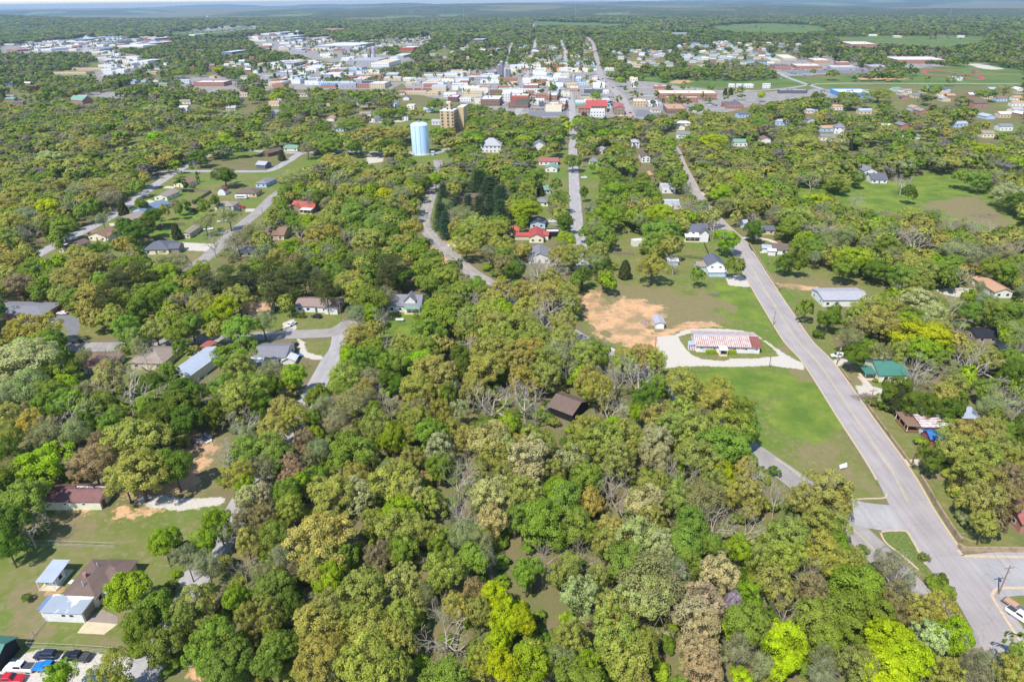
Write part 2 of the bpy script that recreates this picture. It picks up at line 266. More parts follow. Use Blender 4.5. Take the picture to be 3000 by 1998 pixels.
# what the photograph shows free of tree crowns (outlines as seen)
OPEN=[
 [(1700,860),(1740,850),(1820,850),(1900,830),(2080,832),(2130,815),(2170,790),(2246,918),(2360,1085),(2480,1290),(2598,1452),(2480,1462),(2330,1385),(2270,1345),(2190,1240),(2170,1190),(2120,1150),(2050,1085),(1955,1078),(1900,1040),(1830,1010),(1760,985),(1710,930)],
 [(1790,665),(1870,665),(1870,720),(1860,750),(1795,740)],[(2000,725),(2090,700),(2150,760),(2140,830),(1960,850),(1800,835),(1850,760),(1960,770)],
 [(1666,300),(1694,500),(1708,760),(1691,790),(1683,678),(1663,430)],[(1698,490),(1760,490),(1755,540),(1745,560),(1706,610)],[(1600,490),(1664,500),(1668,600),(1650,560),(1610,530)],[(1570,470),(1665,440),(1665,500),(1570,500)],
 [(2175,700),(2260,712),(2290,760),(2350,800),(2430,790),(2590,820),(2590,850),(2400,905),(2330,905),(2260,830)],[(2330,930),(2420,930),(2440,1000),(2520,1040),(2530,1100),(2600,1130),(2580,1160),(2520,1170),(2440,1060)],
 [(2530,1180),(2640,1210),(2700,1300),(2730,1330),(2700,1345),(2660,1340)],[(2670,1370),(2750,1395),(2760,1480),(2850,1560),(2930,1590),(2930,1610),(2820,1612)],
 [(2300,1000),(2380,1000),(2670,1370),(2740,1500),(2810,1625),(3200,1630),(3200,1990),(2900,1830),(2830,1750),(2780,1690),(2712,1650),(2640,1560),(2600,1455)],
 [(2480,1465),(2620,1460),(2700,1640),(2640,1600),(2560,1610),(2500,1560)],[(2140,700),(2180,700),(2380,1000),(2300,1000)],
 [(2440,560),(2540,535),(2700,500),(2830,505),(2890,560),(2990,630),(2990,660),(2860,650),(2740,625),(2600,615),(2480,600)],[(2330,560),(2400,530),(2440,560),(2380,585)],
 [(2745,840),(2860,850),(2900,830),(2990,870),(2980,900),(2900,890),(2790,870)],[(2270,795),(2460,800),(2600,830),(2590,852),(2400,850),(2280,840)],
 [(130,1490),(340,1495),(400,1480),(600,1490),(590,1520),(560,1550),(440,1570),(440,1640),(500,1650),(490,1700),(440,1700),(330,1680),(330,1780),(340,1900),(420,1925),(370,1990),(230,1985),(0,1985),(0,1640),(100,1600)],
 [(390,1450),(560,1440),(640,1450),(640,1480),(400,1495)],[(560,1290),(600,1250),(640,1260),(650,1350),(600,1400),(560,1440),(520,1430),(560,1350)],
 [(105,750),(170,705),(290,640),(420,560),(520,500),(540,510),(440,570),(340,650),(230,720),(150,755)],[(505,505),(620,505),(640,540),(640,600),(560,650),(500,660),(480,640),(450,590),(470,560)],
 [(430,650),(500,655),(510,700),(430,690)],[(420,700),(600,700),(650,720),(560,790),(500,775),(420,745)],[(600,540),(750,540),(760,600),(720,640),(640,620),(590,610)],[(700,650),(770,600),(825,560),(830,580),(750,640),(650,745),(560,790),(540,780),(640,700)],
 [(520,480),(790,440),(790,500),(700,520),(560,500)],[(800,470),(880,450),(1000,445),(1090,455),(1060,470),(930,480),(830,500),(800,498)],[(1070,455),(1135,452),(1120,480),(1080,490)],
 [(1200,455),(1330,440),(1320,470),(1210,480)],[(1190,450),(1205,350),(1265,350),(1270,450)],[(1215,650),(1250,580),(1270,545),(1282,550),(1260,640),(1290,700),(1330,715),(1340,760),(1460,850),(1440,850),(1300,750),(1240,690)],[(1265,620),(1290,690),(1330,712),(1290,710),(1262,680)],
 [(830,930),(1000,920),(1010,950),(1000,975),(830,990)],[(1150,925),(1215,925),(1200,960),(1130,990)],[(900,975),(990,960),(1010,960),(990,1030),(955,1100),(930,1130),(915,1125),(950,1050),(870,1055),(870,990)],
 [(190,1008),(320,1008),(320,1022),(190,1022)],[(125,935),(240,925),(225,985),(300,950),(290,985),(190,1000),(170,960)],[(690,975),(830,972),(830,985),(690,990)],
 [(1060,345),(1180,350),(1260,350),(1250,370),(1080,365)],[(1400,975),(1410,970)]+[(1405,980)],
 [(2600,235),(3000,200),(3000,255),(2350,262),(1800,258),(1780,232),(2000,230),(2300,232)],[(2440,107),(2640,104),(2890,104),(2870,122),(2780,138),(2620,127),(2470,120)],[(2080,78),(2150,67),(2250,63),(2400,70),(2430,85),(2370,95),(2250,96),(2120,90)],
 [(1574,62),(1826,66),(1820,76),(1574,71)],[(500,93),(700,80),(752,75),(752,84),(640,100),(500,103)],[(2660,205),(2800,190),(3000,200),(3000,240),(2640,240)],[(1558,345),(1640,345),(1650,325),(1560,325)],
 [(1190,240),(1330,210),(1480,195),(1560,180),(1650,180),(1745,190),(1790,235),(1900,240),(2110,268),(2250,272),(2330,262),(2345,285),(2200,306),(2100,318),(2000,330),(1860,340),(1660,338),(1560,335),(1480,318),(1400,300),(1300,285),(1250,260)],
 [(0,133),(140,120),(255,106),(330,114),(480,110),(480,126),(335,136),(262,150),(100,154),(0,155)],[(270,150),(350,155),(430,182),(420,196),(335,220),(275,222),(300,200),(320,182)],
 [(770,190),(900,180),(1040,200),(1110,240),(1170,243),(1130,262),(1000,258),(800,255)],[(720,102),(880,102),(1040,132),(1070,162),(1170,168),(1200,180),(1100,195),(900,165),(760,138)],
 [(1040,125),(1250,108),(1240,128),(1060,138)],[(2260,180),(2420,168),(2510,190),(2550,212),(2300,222),(2265,205)],[(2270,265),(2540,265),(2550,283),(2440,286),(2270,278)],[(2620,168),(2760,172),(2740,190),(2640,192)],
 [(945,80),(1020,80),(1000,87),(950,87)],[(250,188),(268,180),(308,187),(285,194)],[(580,236),(680,232),(690,262),(590,266)],
 [(1732,110),(1740,150),(1760,230),(1745,230),(1730,150),(1715,108)],[(1566,110),(1574,115),(1548,215),(1540,215)],[(1640,115),(1660,150),(1664,215),(1654,215)],
 [(1556,82),(1570,50),(1582,44),(1568,82)],[(1832,60),(1858,78),(1845,76)],
]
OPEN=[p for p in OPEN if len(p)>=4]
# road strips ------------------------------------------------------
def spline(P,n=8):
    P=np.asarray(P,float); P=np.vstack([2*P[0]-P[1],P,2*P[-1]-P[-2]]); out=[]
    for i in range(1,len(P)-2):
        p0,p1,p2,p3=P[i-1:i+3]
        for k in range(n):
            t=k/n; out.append(.5*((2*p1)+(-p0+p2)*t+(2*p0-5*p1+4*p2-p3)*t*t+(-p0+3*p1-3*p2+p3)*t**3))
    out.append(P[-2]); return np.array(out)
def offs(C,d):
    T=np.gradient(C,axis=0); T/=np.linalg.norm(T,axis=1)[:,None]+1e-9; return C+np.stack([T[:,1],-T[:,0]],1)*d
def strip(C,a,b,z,m0=0,mb=None,thick=0.0):
    mb=mb or MB(); A=offs(C,a); B=offs(C,b); k=len(mb.v)
    for p,q in zip(A,B): mb.v+= [(p[0],p[1],z),(q[0],q[1],z)]
    for i in range(len(C)-1): mb.f.append((k+2*i,k+2*i+1,k+2*i+3,k+2*i+2)); mb.m.append(m0)
    if thick:
        for E,fl in ((A,0),(B,1)):
            k=len(mb.v)
            for p in E: mb.v+=[(p[0],p[1],z),(p[0],p[1],z-thick)]
            for i in range(len(C)-1): mb.f.append((k+2*i,k+2*i+2,k+2*i+3,k+2*i+1)); mb.m.append(m0)
    return mb
def roadmat(name,c,dark,sx=.9,sy=.035):
    m,nt,N,L,P=newmat(name); P.inputs['Roughness'].default_value=.9; P.inputs['Specular IOR Level'].default_value=.2; tc=N.new('ShaderNodeTexCoord')
    def nz(sc,st,det=5):
        mp=N.new('ShaderNodeMapping'); mp.inputs['Scale'].default_value=st; L.new(tc.outputs['Object'],mp.inputs[0]); n=N.new('ShaderNodeTexNoise'); n.inputs['Scale'].default_value=sc; n.inputs['Detail'].default_value=det; L.new(mp.outputs[0],n.inputs[0]); return n
    def rg(v,a,b,c_,d):
        r=N.new('ShaderNodeMapRange'); [setattr(r.inputs[i],'default_value',x) for i,x in zip((1,2,3,4),(a,b,c_,d))]; L.new(v,r.inputs[0]); return r.outputs[0]
    def mul(a,b): m_=N.new('ShaderNodeMath'); m_.operation='MULTIPLY'; L.new(a,m_.inputs[0]); L.new(b,m_.inputs[1]); return m_.outputs[0]
    k=mul(rg(nz(1,(sx,sy,1)).outputs[0],.35,.65,.90,1.08),rg(nz(.12,(1,1,1)).outputs[0],.35,.65,.93,1.07)); k=mul(k,rg(nz(5,(1,1,1),3).outputs[0],.3,.7,.95,1.05))
    vo=N.new('ShaderNodeTexVoronoi'); vo.feature='DISTANCE_TO_EDGE'; vo.inputs['Scale'].default_value=.11; wv=nz(.6,(1,1,1)); ad=N.new('ShaderNodeMix'); ad.data_type='VECTOR'; ad.inputs[0].default_value=.12; L.new(tc.outputs['Object'],ad.inputs[4]); sc_=N.new('ShaderNodeVectorMath'); sc_.operation='SCALE'; sc_.inputs['Scale'].default_value=30; L.new(wv.outputs[1],sc_.inputs[0]); L.new(sc_.outputs[0],ad.inputs[5]); L.new(ad.outputs[1],vo.inputs['Vector'])
    k=mul(k,rg(vo.outputs['Distance'],0,.018,dark,1)); v=N.new('ShaderNodeVectorMath'); v.operation='SCALE'; v.inputs[0].default_value=c; L.new(k,v.inputs['Scale']); L.new(v.outputs[0],P.inputs['Base Color']); return m
MR={'asphalt':roadmat('road_surface',srgb(158,151,150),.88),
    'old_asphalt':roadmat('old_road_surface',srgb(150,145,142),.8,.4,.15),
    'concrete_road':roadmat('concrete_road_surface',srgb(160,157,158),.8,.5,.1),
    'gravel_lane':mat('gravel_lane_surface',srgb(196,184,166),.95,.15,1.2)}
KERB=mat('kerb_concrete',srgb(186,168,144),.9,.12,1.5); YEL=mat('road_marking_yellow',srgb(196,176,128),.8,.2,2); WHT=mat('road_marking_white',srgb(225,225,225),.8,.1,2)
RCL={}; RWD={}
for i,(nm,pts,w,mk,z,mark) in enumerate(ROADS):
    C=spline(GA(pts)[:,:2]); RCL[nm+str(i)]=C; RWD[nm+str(i)]=w
    tag(strip(C,-w/2,w/2,z).build(nm,MR[mk]),kind='structure')
C0=RCL['highway0']; dcam=np.hypot(C0[:,0],C0[:,1])
def cut(C,a,b): d=C[:,1]; return C[(d>=a)&(d<=b)]
g=lambda u,v:G(u,v)[1]
tag(strip(cut(C0,g(2170,735)-1,g(2170,735)+400),5.3,5.75,.17,thick=.2,mb=strip(cut(C0,g(2630,1425),g(2173,715)),-5.3,-5.8,.17,thick=.2)).build('kerb',KERB),kind='structure')
k=strip(cut(C0,g(2811,1612),g(2173,715)),5.3,5.8,.17,thick=.2); tag(k.build('kerb',KERB),kind='structure')
m=strip(cut(C0,g(2650,1470),g(2155,707)),-.28,-.14,.075); strip(cut(C0,g(2650,1470),g(2155,707)),.14,.28,.075,mb=m); tag(m.build('centre_line',YEL),kind='structure')
C2=RCL['winding_road2']; m=strip(cut(C2,g(1460,846),g(1273,548)),-.24,-.1,.06); strip(cut(C2,g(1460,846),g(1273,548)),.1,.24,.06,mb=m); strip(cut(C2,g(2600,1650),g(2400,1462)),-.1,.1,.06,mb=m); tag(m.build('centre_line',YEL),kind='structure')
# grassy island, corner kerbs, patches of newer surfacing
def poly_strip(px,w,z,closed=False,soft=True):
    P=GA(px)[:,:2]; P=np.vstack([P,P[:1]]) if closed else P; return strip(spline(P,5),-w/2,w/2,z,thick=.16)
tag(poly_strip([(2578,1558),(2590,1612),(2640,1622),(2700,1672)][:1]+[(2595,1590),(2640,1625),(2690,1668)],.45,.16).build('kerb',KERB),kind='structure')
tag(poly_strip([(2578,1560),(2600,1556),(2650,1556),(2664,1568),(2712,1655)],.45,.16).build('kerb',KERB),kind='structure')
tag(poly_strip([(2480,1464),(2540,1461),(2590,1459),(2598,1448)],.45,.165).build('kerb',KERB),kind='structure')
tag(poly_strip([(3010,1723),(2930,1724),(2908,1740),(2915,1765),(3010,1912)],.7,.165).build('kerb',KERB),kind='structure')
tag(poly_strip([(2806,1612),(2818,1626),(2840,1630),(3010,1632)],.7,.166).build('kerb',KERB),kind='structure')
tag(poly_strip([(2271,1344),(2300,1362),(2330,1385),(2360,1410)],.35,.16).build('kerb',KERB),kind='structure')
isl=MB(); P=GA([(2580,1560),(2650,1557),(2662,1568),(2712,1655),(2740,1700),(2690,1665),(2640,1623),(2597,1590)])[:,:2]; isl.face([(p[0],p[1],.12) for p in P])
ob=isl.build('grass_island',mat('island_grass',(.12,.16,.035),.95,.3,1.5,col2=(.25,.17,.09),thr=(.6,.75))); tag(ob,kind='structure')
pt=MB(); P=GA([(2594,1390),(2622,1388),(2645,1417),(2612,1416)])[:,:2]; pt.face([(p[0],p[1],.068) for p in P]); tag(pt.build('road_patch',mat('road_patch',srgb(150,147,148),.9,.05,1)),kind='structure')
# ---------------------------------------------------------------- the ground: one sheet out to the horizon
def axis(lim,n1,step,grow):
    a=[0.0]; s=step
    while a[-1]<lim:
        if a[-1]>n1: s*=grow
        a.append(a[-1]+s)
    return np.array(a)
ax=axis(26000,230,1.1,1.028); XS=np.concatenate([-ax[::-1],ax[1:]])
yp=axis(34000,430,1.1,1.022); YS=np.concatenate([np.arange(-60,40,10.),40+yp])
X,Y=np.meshgrid(XS,YS)
def vnoise(x,y,seed,sc):
    r=np.random.default_rng(seed); T=r.random((256,256)); x=x/sc; y=y/sc; xi=np.floor(x).astype(int); yi=np.floor(y).astype(int); fx=x-xi; fy=y-yi; fx=fx*fx*(3-2*fx); fy=fy*fy*(3-2*fy)
    a=T[yi&255,xi&255]; b=T[yi&255,(xi+1)&255]; c=T[(yi+1)&255,xi&255]; d=T[(yi+1)&255,(xi+1)&255]
    return (a*(1-fx)+b*fx)*(1-fy)+(c*(1-fx)+d*fx)*fy
def relief(X,Y):
    R=np.hypot(X,Y); k=np.clip((R-2600)/5000,0,1); k=k*k*(3-2*k)
    h=(vnoise(X,Y,1,2600)-.5)*60+(vnoise(X,Y,2,900)-.5)*26+(vnoise(X,Y,3,5200)-.42)*70
    return h*k
Z=relief(X,Y)
def sdist(P,x,y):
    n=len(P); ins=np.zeros(x.shape,bool); dm=np.full(x.shape,1e18)
    for i in range(n):
        ax_,ay=P[i]; bx,by=P[(i+1)%n]; dx=bx-ax_; dy=by-ay; t=np.clip(((x-ax_)*dx+(y-ay)*dy)/(dx*dx+dy*dy+1e-9),0,1)
        dm=np.minimum(dm,(x-ax_-t*dx)**2+(y-ay-t*dy)**2)
        if ay!=by: ins^=((ay>y)!=(by>y))&(x<dx*(y-ay)/(by-ay)+ax_)
    d=np.sqrt(dm); return np.where(ins,d,-d)
MK={k:np.zeros(X.shape) for k in 'LUTDVPKF'}
for kd,fe,px in COVER:
    P=GA(px)[:,:2]; lo=P.min(0)-fe; hi=P.max(0)+fe
    ix0,ix1=np.searchsorted(XS,[lo[0],hi[0]]); iy0,iy1=np.searchsorted(YS,[lo[1],hi[1]])
    if ix1<=ix0 or iy1<=iy0: continue
    sl=(slice(iy0,iy1+1),slice(ix0,ix1+1)); d=sdist(P,X[sl],Y[sl]); w=np.clip(d/fe*.5+.5,0,1)
    if fe<2 and kd=='L': MK['V'][sl]*=1-w
    MK[kd][sl]=np.maximum(MK[kd][sl],w)
GN=vnoise(X+2e4,Y+2e4,61,52)*.7+vnoise(X+2e4,Y+2e4,62,140)*.3; MK['L']=np.maximum(MK['L'],np.where((Y>440)&(Y<2600),np.clip((.33-GN)*9+.5,0,1),0))
A=np.stack([MK['L'],MK['D'],MK['V'],MK['P']],-1); B=np.stack([MK['U'],MK['T'],MK['K'],MK['F']],-1)
gm,nt,N,L,P_=newmat('ground_cover'); P_.inputs['Roughness'].default_value=1; P_.inputs['Specular IOR Level'].default_value=.05
tc=N.new('ShaderNodeTexCoord')
def noise(sc,det=5,out=0,r=.55):
    n=N.new('ShaderNodeTexNoise'); n.inputs['Scale'].default_value=sc; n.inputs['Detail'].default_value=det; n.inputs['Roughness'].default_value=r; L.new(tc.outputs['Object'],n.inputs[0]); return n.outputs[out]
def rng_(v,a,b,c=0,d=1):
    m=N.new('ShaderNodeMapRange'); m.inputs[1].default_value=a; m.inputs[2].default_value=b; m.inputs[3].default_value=c; m.inputs[4].default_value=d; L.new(v,m.inputs[0]); return m.outputs[0]
def mixc(f,a,b):
    m=N.new('ShaderNodeMix'); m.data_type='RGBA'; L.new(f,m.inputs[0])
    for s,i in ((a,6),(b,7)):
        if isinstance(s,tuple): m.inputs[i].default_value=(*s,1)
        else: L.new(s,m.inputs[i])
    return m.outputs[2]
def ragged(mask,nz,amt=.9):
    a=N.new('ShaderNodeMath'); a.operation='MULTIPLY_ADD'; L.new(nz,a.inputs[0]); a.inputs[1].default_value=amt; a.inputs[2].default_value=-amt/2
    b=N.new('ShaderNodeMath'); b.operation='ADD'; L.new(mask,b.inputs[0]); L.new(a.outputs[0],b.inputs[1]); return rng_(b.outputs[0],.42,.58)
n1=noise(.09,8,r=.65); n2=noise(.5,6,r=.6); n3=noise(2.2,4); nb=noise(.022,4); nb2=noise(.012,7,r=.7); n1b=noise(.13,8,r=.7); n1c=noise(.16,9,r=.72)
at={}
for nm in ('coverA','coverB'):
    a=N.new('ShaderNodeAttribute'); a.attribute_name=nm; sp=N.new('ShaderNodeSeparateColor'); L.new(a.outputs['Color'],sp.inputs[0]); at[nm]=(sp.outputs[0],sp.outputs[1],sp.outputs[2],a.outputs['Alpha'])
floor_=mixc(rng_(n1,.42,.6),(.23,.165,.11),(.12,.17,.045)); floor_=mixc(rng_(n3,.3,.7),floor_,(.14,.14,.055))
lawn=mixc(rng_(n1,.38,.64),(.135,.165,.038),(.20,.185,.075)); lawn=mixc(rng_(nb,.45,.62),lawn,(.11,.18,.028)); lawn=mixc(rng_(n2,.5,.72),lawn,(.235,.215,.11))
lush=mixc(rng_(n1,.4,.62),(.08,.155,.02),(.215,.265,.04)); lush=mixc(rng_(n3,.4,.7),lush,(.13,.18,.045))
dry=mixc(rng_(n2,.35,.65),(.24,.18,.105),(.17,.175,.07))
dirt=mixc(rng_(n2,.35,.68),(.56,.30,.145),(.56,.39,.25)); dirt=mixc(rng_(n1,.46,.6),dirt,(.30,.22,.12))
grav=mixc(rng_(n3,.3,.7),(.42,.38,.33),(.58,.54,.48)); pave=mixc(rng_(n1,.35,.65),(.20,.195,.20),(.34,.31,.28)); asph=mixc(rng_(n2,.3,.7),(.16,.16,.18),(.21,.21,.23)); fld=mixc(rng_(nb,.4,.6),(.085,.15,.04),(.14,.18,.055))
col=floor_
for (nm,i,c,n,amt) in (('coverB',3,fld,n1,.5),('coverA',0,lawn,n2,.7),('coverB',0,lush,n1,2.6),('coverB',1,dry,n1b,2.8),('coverA',3,pave,nb2,2.3),('coverA',1,dirt,n1c,3.0),('coverA',2,grav,n2,.9),('coverB',2,asph,n2,.1)):
    col=mixc(ragged(at[nm][i],n,amt),col,c)
L.new(col,P_.inputs['Base Color'])
go=bpy.data.objects.new('ground',grid_mesh('ground',X,Y,Z,gm,{'coverA':A,'coverB':B})); COL.objects.link(go); tag(go,kind='structure')
# ================================================================ TREES
def rnd(a,b,n=None): return RNG.uniform(a,b,n)
def unit(v): return v/(np.linalg.norm(v,axis=-1,keepdims=True)+1e-9)
def leaves(c,nrm,s,asp=.75):
    """rhombic leaf tufts: centres, facing, size -> (n,4,3)"""
    n=len(c); r=unit(RNG.normal(size=(n,3))); u=unit(np.cross(nrm,r)); v=np.cross(nrm,u); s=s[:,None]
    k=nrm*s*.22
    return np.stack([c+u*s-k,c+v*s*asp+k,c-u*s-k,c-v*s*asp+k],1)
def clumpy(nc,per,rx,rz,cz,rc,ls,low=-.35,inner=.12,jit=.75,lobes=True):
    """crown of several uneven lobes, each set with clumps of leaf tufts"""
    nl=random.randint(4,6) if lobes else 1; a0=random.random()*6.28
    LO=[(0,0,cz+rz*random.uniform(.05,.3),rx*.62)]+[(rx*random.uniform(.38,.55)*math.cos(a0+6.28*k/(nl-1)+random.uniform(-.4,.4)),rx*random.uniform(.38,.55)*math.sin(a0+6.28*k/(nl-1)),cz+rz*random.uniform(-.5,.3),rx*random.uniform(.42,.62)) for k in range(nl-1)]
    cc=[];dd=[]
    while len(cc)<nc:
        L0=random.choice(LO); d=unit(RNG.normal(size=3))
        if d[2]<low and random.random()<.85: continue
        r=L0[3]*random.uniform(.8,1.05); p=np.array([L0[0]+d[0]*r,L0[1]+d[1]*r,L0[2]+d[2]*r*rz/rx*1.08])
        if any(((p[0]-q[0])**2+(p[1]-q[1])**2+((p[2]-q[2])*rx/rz)**2)<(q[3]*.72)**2 for q in LO if q is not L0): continue
        cc.append(p); dd.append(d)
    cc=np.array(cc); d=np.array(dd); R=rnd(rc[0],rc[1],nc)
    P=[];Nn=[];Sz=[];Vr=[]
    for i in range(nc):
        e=unit(RNG.normal(size=(per,3))+d[i]*.7+np.array([0,0,.45])); q=cc[i]+e*R[i]*rnd(.7,1.1,per)[:,None]*np.array([1,1,.85])
        P.append(q); Nn.append(unit(e*.8+d[i]*.5+np.array([0,0,.25])+RNG.normal(size=(per,3))*jit*.5)); Sz.append(rnd(.7,1.25,per)*ls); Vr.append(rnd(.78,1.18,per)*rnd(.88,1.12))
    m=int(nc*per*inner)
    if m: 
        e=unit(RNG.normal(size=(m,3))); P.append(e*np.array([rx,rx,rz])*rnd(.1,.7,m)[:,None]+[0,0,cz]); Nn.append(unit(RNG.normal(size=(m,3))+[0,0,.6])); Sz.append(rnd(.9,1.4,m)*ls); Vr.append(rnd(.8,1,m))
    return leaves(np.concatenate(P),np.concatenate(Nn),np.concatenate(Sz)),np.concatenate(Vr),cc
def limbs(targets,base,top,r0,mb,m=0,lean=(0,0),n=5):
    """trunk and tapering limbs up to the clumps"""
    mid=np.array([lean[0]*.5,lean[1]*.5,top*.5+base*.5]); hub=np.array([lean[0],lean[1],top])
    mb.tube((0,0,-.3),mid,r0,r0*.72,7,m); mb.tube(mid,hub,r0*.72,r0*.5,6,m)
    for t in targets:
        t=np.asarray(t); st=mid+(hub-mid)*random.uniform(0,1); k=st+(t-st)*.5+np.array([0,0,random.uniform(-.3,.9)])+RNG.normal(size=3)*.35
        mb.tube(st,k,r0*.34,r0*.2,4,m,False); mb.tube(k,t,r0*.2,r0*.06,4,m,False)
        for _ in range(2):
            e=t+RNG.normal(size=3)*1.5; mb.tube(k+(t-k)*.4,e,r0*.1,r0*.04,3,m,False)
def branching(mb,p,d,L,r,lev,maxl,m=0):
    """bare limbs, forked down to twigs"""
    n=2; q=p
    for i in range(n):
        d=unit(d+RNG.normal(size=3)*.16+np.array([0,0,.03])); q2=q+d*L/n; r2=r*(1-.22*(i+1)/n*1.4); mb.tube(q,q2,r,max(r2,.035),5 if lev<2 else 3,m,False); q=q2; r=max(r2,.035)
        if lev>=1 and lev<maxl and random.random()<.75:
            s=unit(np.cross(d,RNG.normal(size=3))); branching(mb,q,unit(d*.55+s*.8+[0,0,.1]),L*.62,r*.55,lev+1,maxl,m)
    if lev<maxl:
        for _ in range(2 if lev else 3):
            s=unit(np.cross(d,RNG.normal(size=3))); branching(mb,q,unit(d*.75+s*random.uniform(.4,.8)),L*random.uniform(.66,.84),r*.72,lev+1,maxl,m)
VAR={}
def addvar(kind,q,var,trunk,crown_extra=None):
    me=None
    if q is not None: me=mesh_np(kind+'_crown',q.reshape(-1,3),len(q),4,FOL,{'var':('FLOAT',var)})
    VAR.setdefault(kind,[]).append((me,trunk,crown_extra))
DET=1.0
for s in range(11):                                   # dense leafy crowns
    rz=random.uniform(4.4,5.6); q,v,cc=clumpy(95,int(105*DET),5.7,rz+.5,8.4,(.75,1.4),.20,low=-.6,jit=1.15)
    mb=MB(); limbs(cc[::6],0,7.5,.36,mb); addvar('full',q,v,mb.mesh('trunk',BARK))
for s in range(12):                                   # young-leaved oak crowns, open clumps and limbs showing
    rz=random.uniform(4.2,5.2); q,v,cc=clumpy(125,int(72*DET),5.9,rz+.9,9.0,(.55,1.2),.175,low=-.6,inner=.08,jit=1.2)
    mb=MB(); limbs(cc[::3],0,8,.36,mb); addvar('oak',q,v,mb.mesh('trunk',BARK))
for s in range(5):                                    # thinly leaved trees
    q,v,cc=clumpy(70,int(70*DET),5.3,5.2,8.8,(.9,1.7),.16,low=-.5,inner=.25)
    mb=MB(); mb2=MB(); mb.tube((0,0,-.3),(.2,.1,4.5),.3,.22,6); 
    for k in range(4): a=k*1.6+random.random(); branching(mb2,np.array([.2,.1,4.3]),unit(np.array([math.cos(a)*.6,math.sin(a)*.6,1])),3.4,.16,1,4)
    addvar('thin',q,v,mb.mesh('trunk',BARK),mb2.mesh('thin_limbs',mat('grey_bark',(.22,.19,.15),.9,.25,3)))
for s in range(5):                                    # leafless trees
    mb=MB(); mb2=MB(); mb.tube((0,0,-.3),(random.uniform(-.5,.5),.2,4.6),.36,.25,7)
    for k in range(5): a=k*1.3+random.random(); branching(mb2,np.array([.1,.1,4.2]),unit(np.array([math.cos(a)*.75,math.sin(a)*.75,.9])),4.3,.27,1,4)
    addvar('bare',None,None,mb.mesh('trunk',BARKP),mb2.mesh('bare_branches',BARKP))
for s in range(4):                                    # shortleaf pines: tall trunk, tiered rounded crown
    P=[];Nn=[];Sz=[];V=[];cc=[]
    for k in range(60):
        z=random.uniform(5,15.5); r=(1-((z-9)/7.5)**2*.75)*3.4*random.uniform(.45,1); a=random.uniform(0,6.28); c=np.array([math.cos(a)*r,math.sin(a)*r,z]); cc.append(c)
        e=unit(RNG.normal(size=(85,3))+[0,0,.4]); P.append(c+e*np.array([1.25,1.25,.55])*rnd(.6,1.05,85)[:,None]); Nn.append(unit(e+RNG.normal(size=(85,3))*.5)); Sz.append(rnd(.16,.3,85)); V.append(rnd(.75,1.2,85)*random.uniform(.85,1.1))
    mb=MB(); mb.tube((0,0,-.3),(0,0,15),.26,.06,6)
    for c in cc[::3]: mb.tube((0,0,c[2]-.8),c,.07,.03,3,0,False)
    addvar('pine',leaves(np.concatenate(P),np.concatenate(Nn),np.concatenate(Sz),.35),np.concatenate(V),mb.mesh('trunk',BARK))
for s in range(3):                                    # red cedars: dense cones down to the ground
    n=5200; z=rnd(0.2,9.5,n); a=rnd(0,6.28,n); ph=random.random()*6; R=2.7*np.clip((z/1.2),0,1)**.5*(1-z/10.4)**.55*(1+.13*np.sin(4*a+ph+z)+.1*np.sin(7*a-z*1.7))
    r=R*rnd(.8,1.06,n); c=np.stack([np.cos(a)*r,np.sin(a)*r,z],1); nr=unit(np.stack([np.cos(a),np.sin(a),np.full(n,.45)],1)+RNG.normal(size=(n,3))*.5)
    mb=MB(); mb.tube((0,0,-.3),(0,0,9),.22,.04,5); addvar('cedar',leaves(c,nr,rnd(.16,.3,n),.6),rnd(.7,1.2,n),mb.mesh('trunk',BARK))
for s in range(3):                                    # white pines: feathery layered cones
    P=[];Nn=[];V=[];Sz=[]
    for k in range(13):
        z=1.2+k*1.05; R=4.0*(1-z/16)**.8
        for b in range(9):
            a=b*.7+k*.4+random.random()*.4; L=R*random.uniform(.75,1.1); m_=70; t=rnd(.15,1,m_); c=np.stack([np.cos(a)*L*t,np.sin(a)*L*t,z+t*.7],1)+RNG.normal(size=(m_,3))*[.4,.4,.16]; P.append(c); Nn.append(unit(RNG.normal(size=(m_,3))*.5+[math.cos(a)*.3,math.sin(a)*.3,1])); Sz.append(rnd(.15,.3,m_)); V.append(rnd(.8,1.15,m_)*random.uniform(.85,1.1))
    mb=MB(); mb.tube((0,0,-.3),(0,0,15),.25,.05,6); addvar('whitepine',leaves(np.concatenate(P),np.concatenate(Nn),np.concatenate(Sz),.4),np.concatenate(V),mb.mesh('trunk',BARK))
for s in range(6):                                    # shrubs and saplings
    q,v,cc=clumpy(26,130,2.5,2.0,2.0,(.6,1.1),.17,low=-.5,inner=.2); mb=MB()
    for c in cc[::3]: mb.tube((random.uniform(-.2,.2),random.uniform(-.2,.2),-.2),c,.07,.02,4,0,False)
    addvar('shrub',q,v,mb.mesh('stem',BARK))
# base crown width, height of crown centre and total height per kind (m)
KD={'full':(11.6,8.6,14.2),'oak':(11.8,9.4,14.4),'thin':(12,8.8,14.6),'bare':(12,9,15),'pine':(7.6,10.5,16.2),'cedar':(5.4,4.2,9.8),'whitepine':(8,7.5,16),'shrub':(6.2,2.2,4.6)}
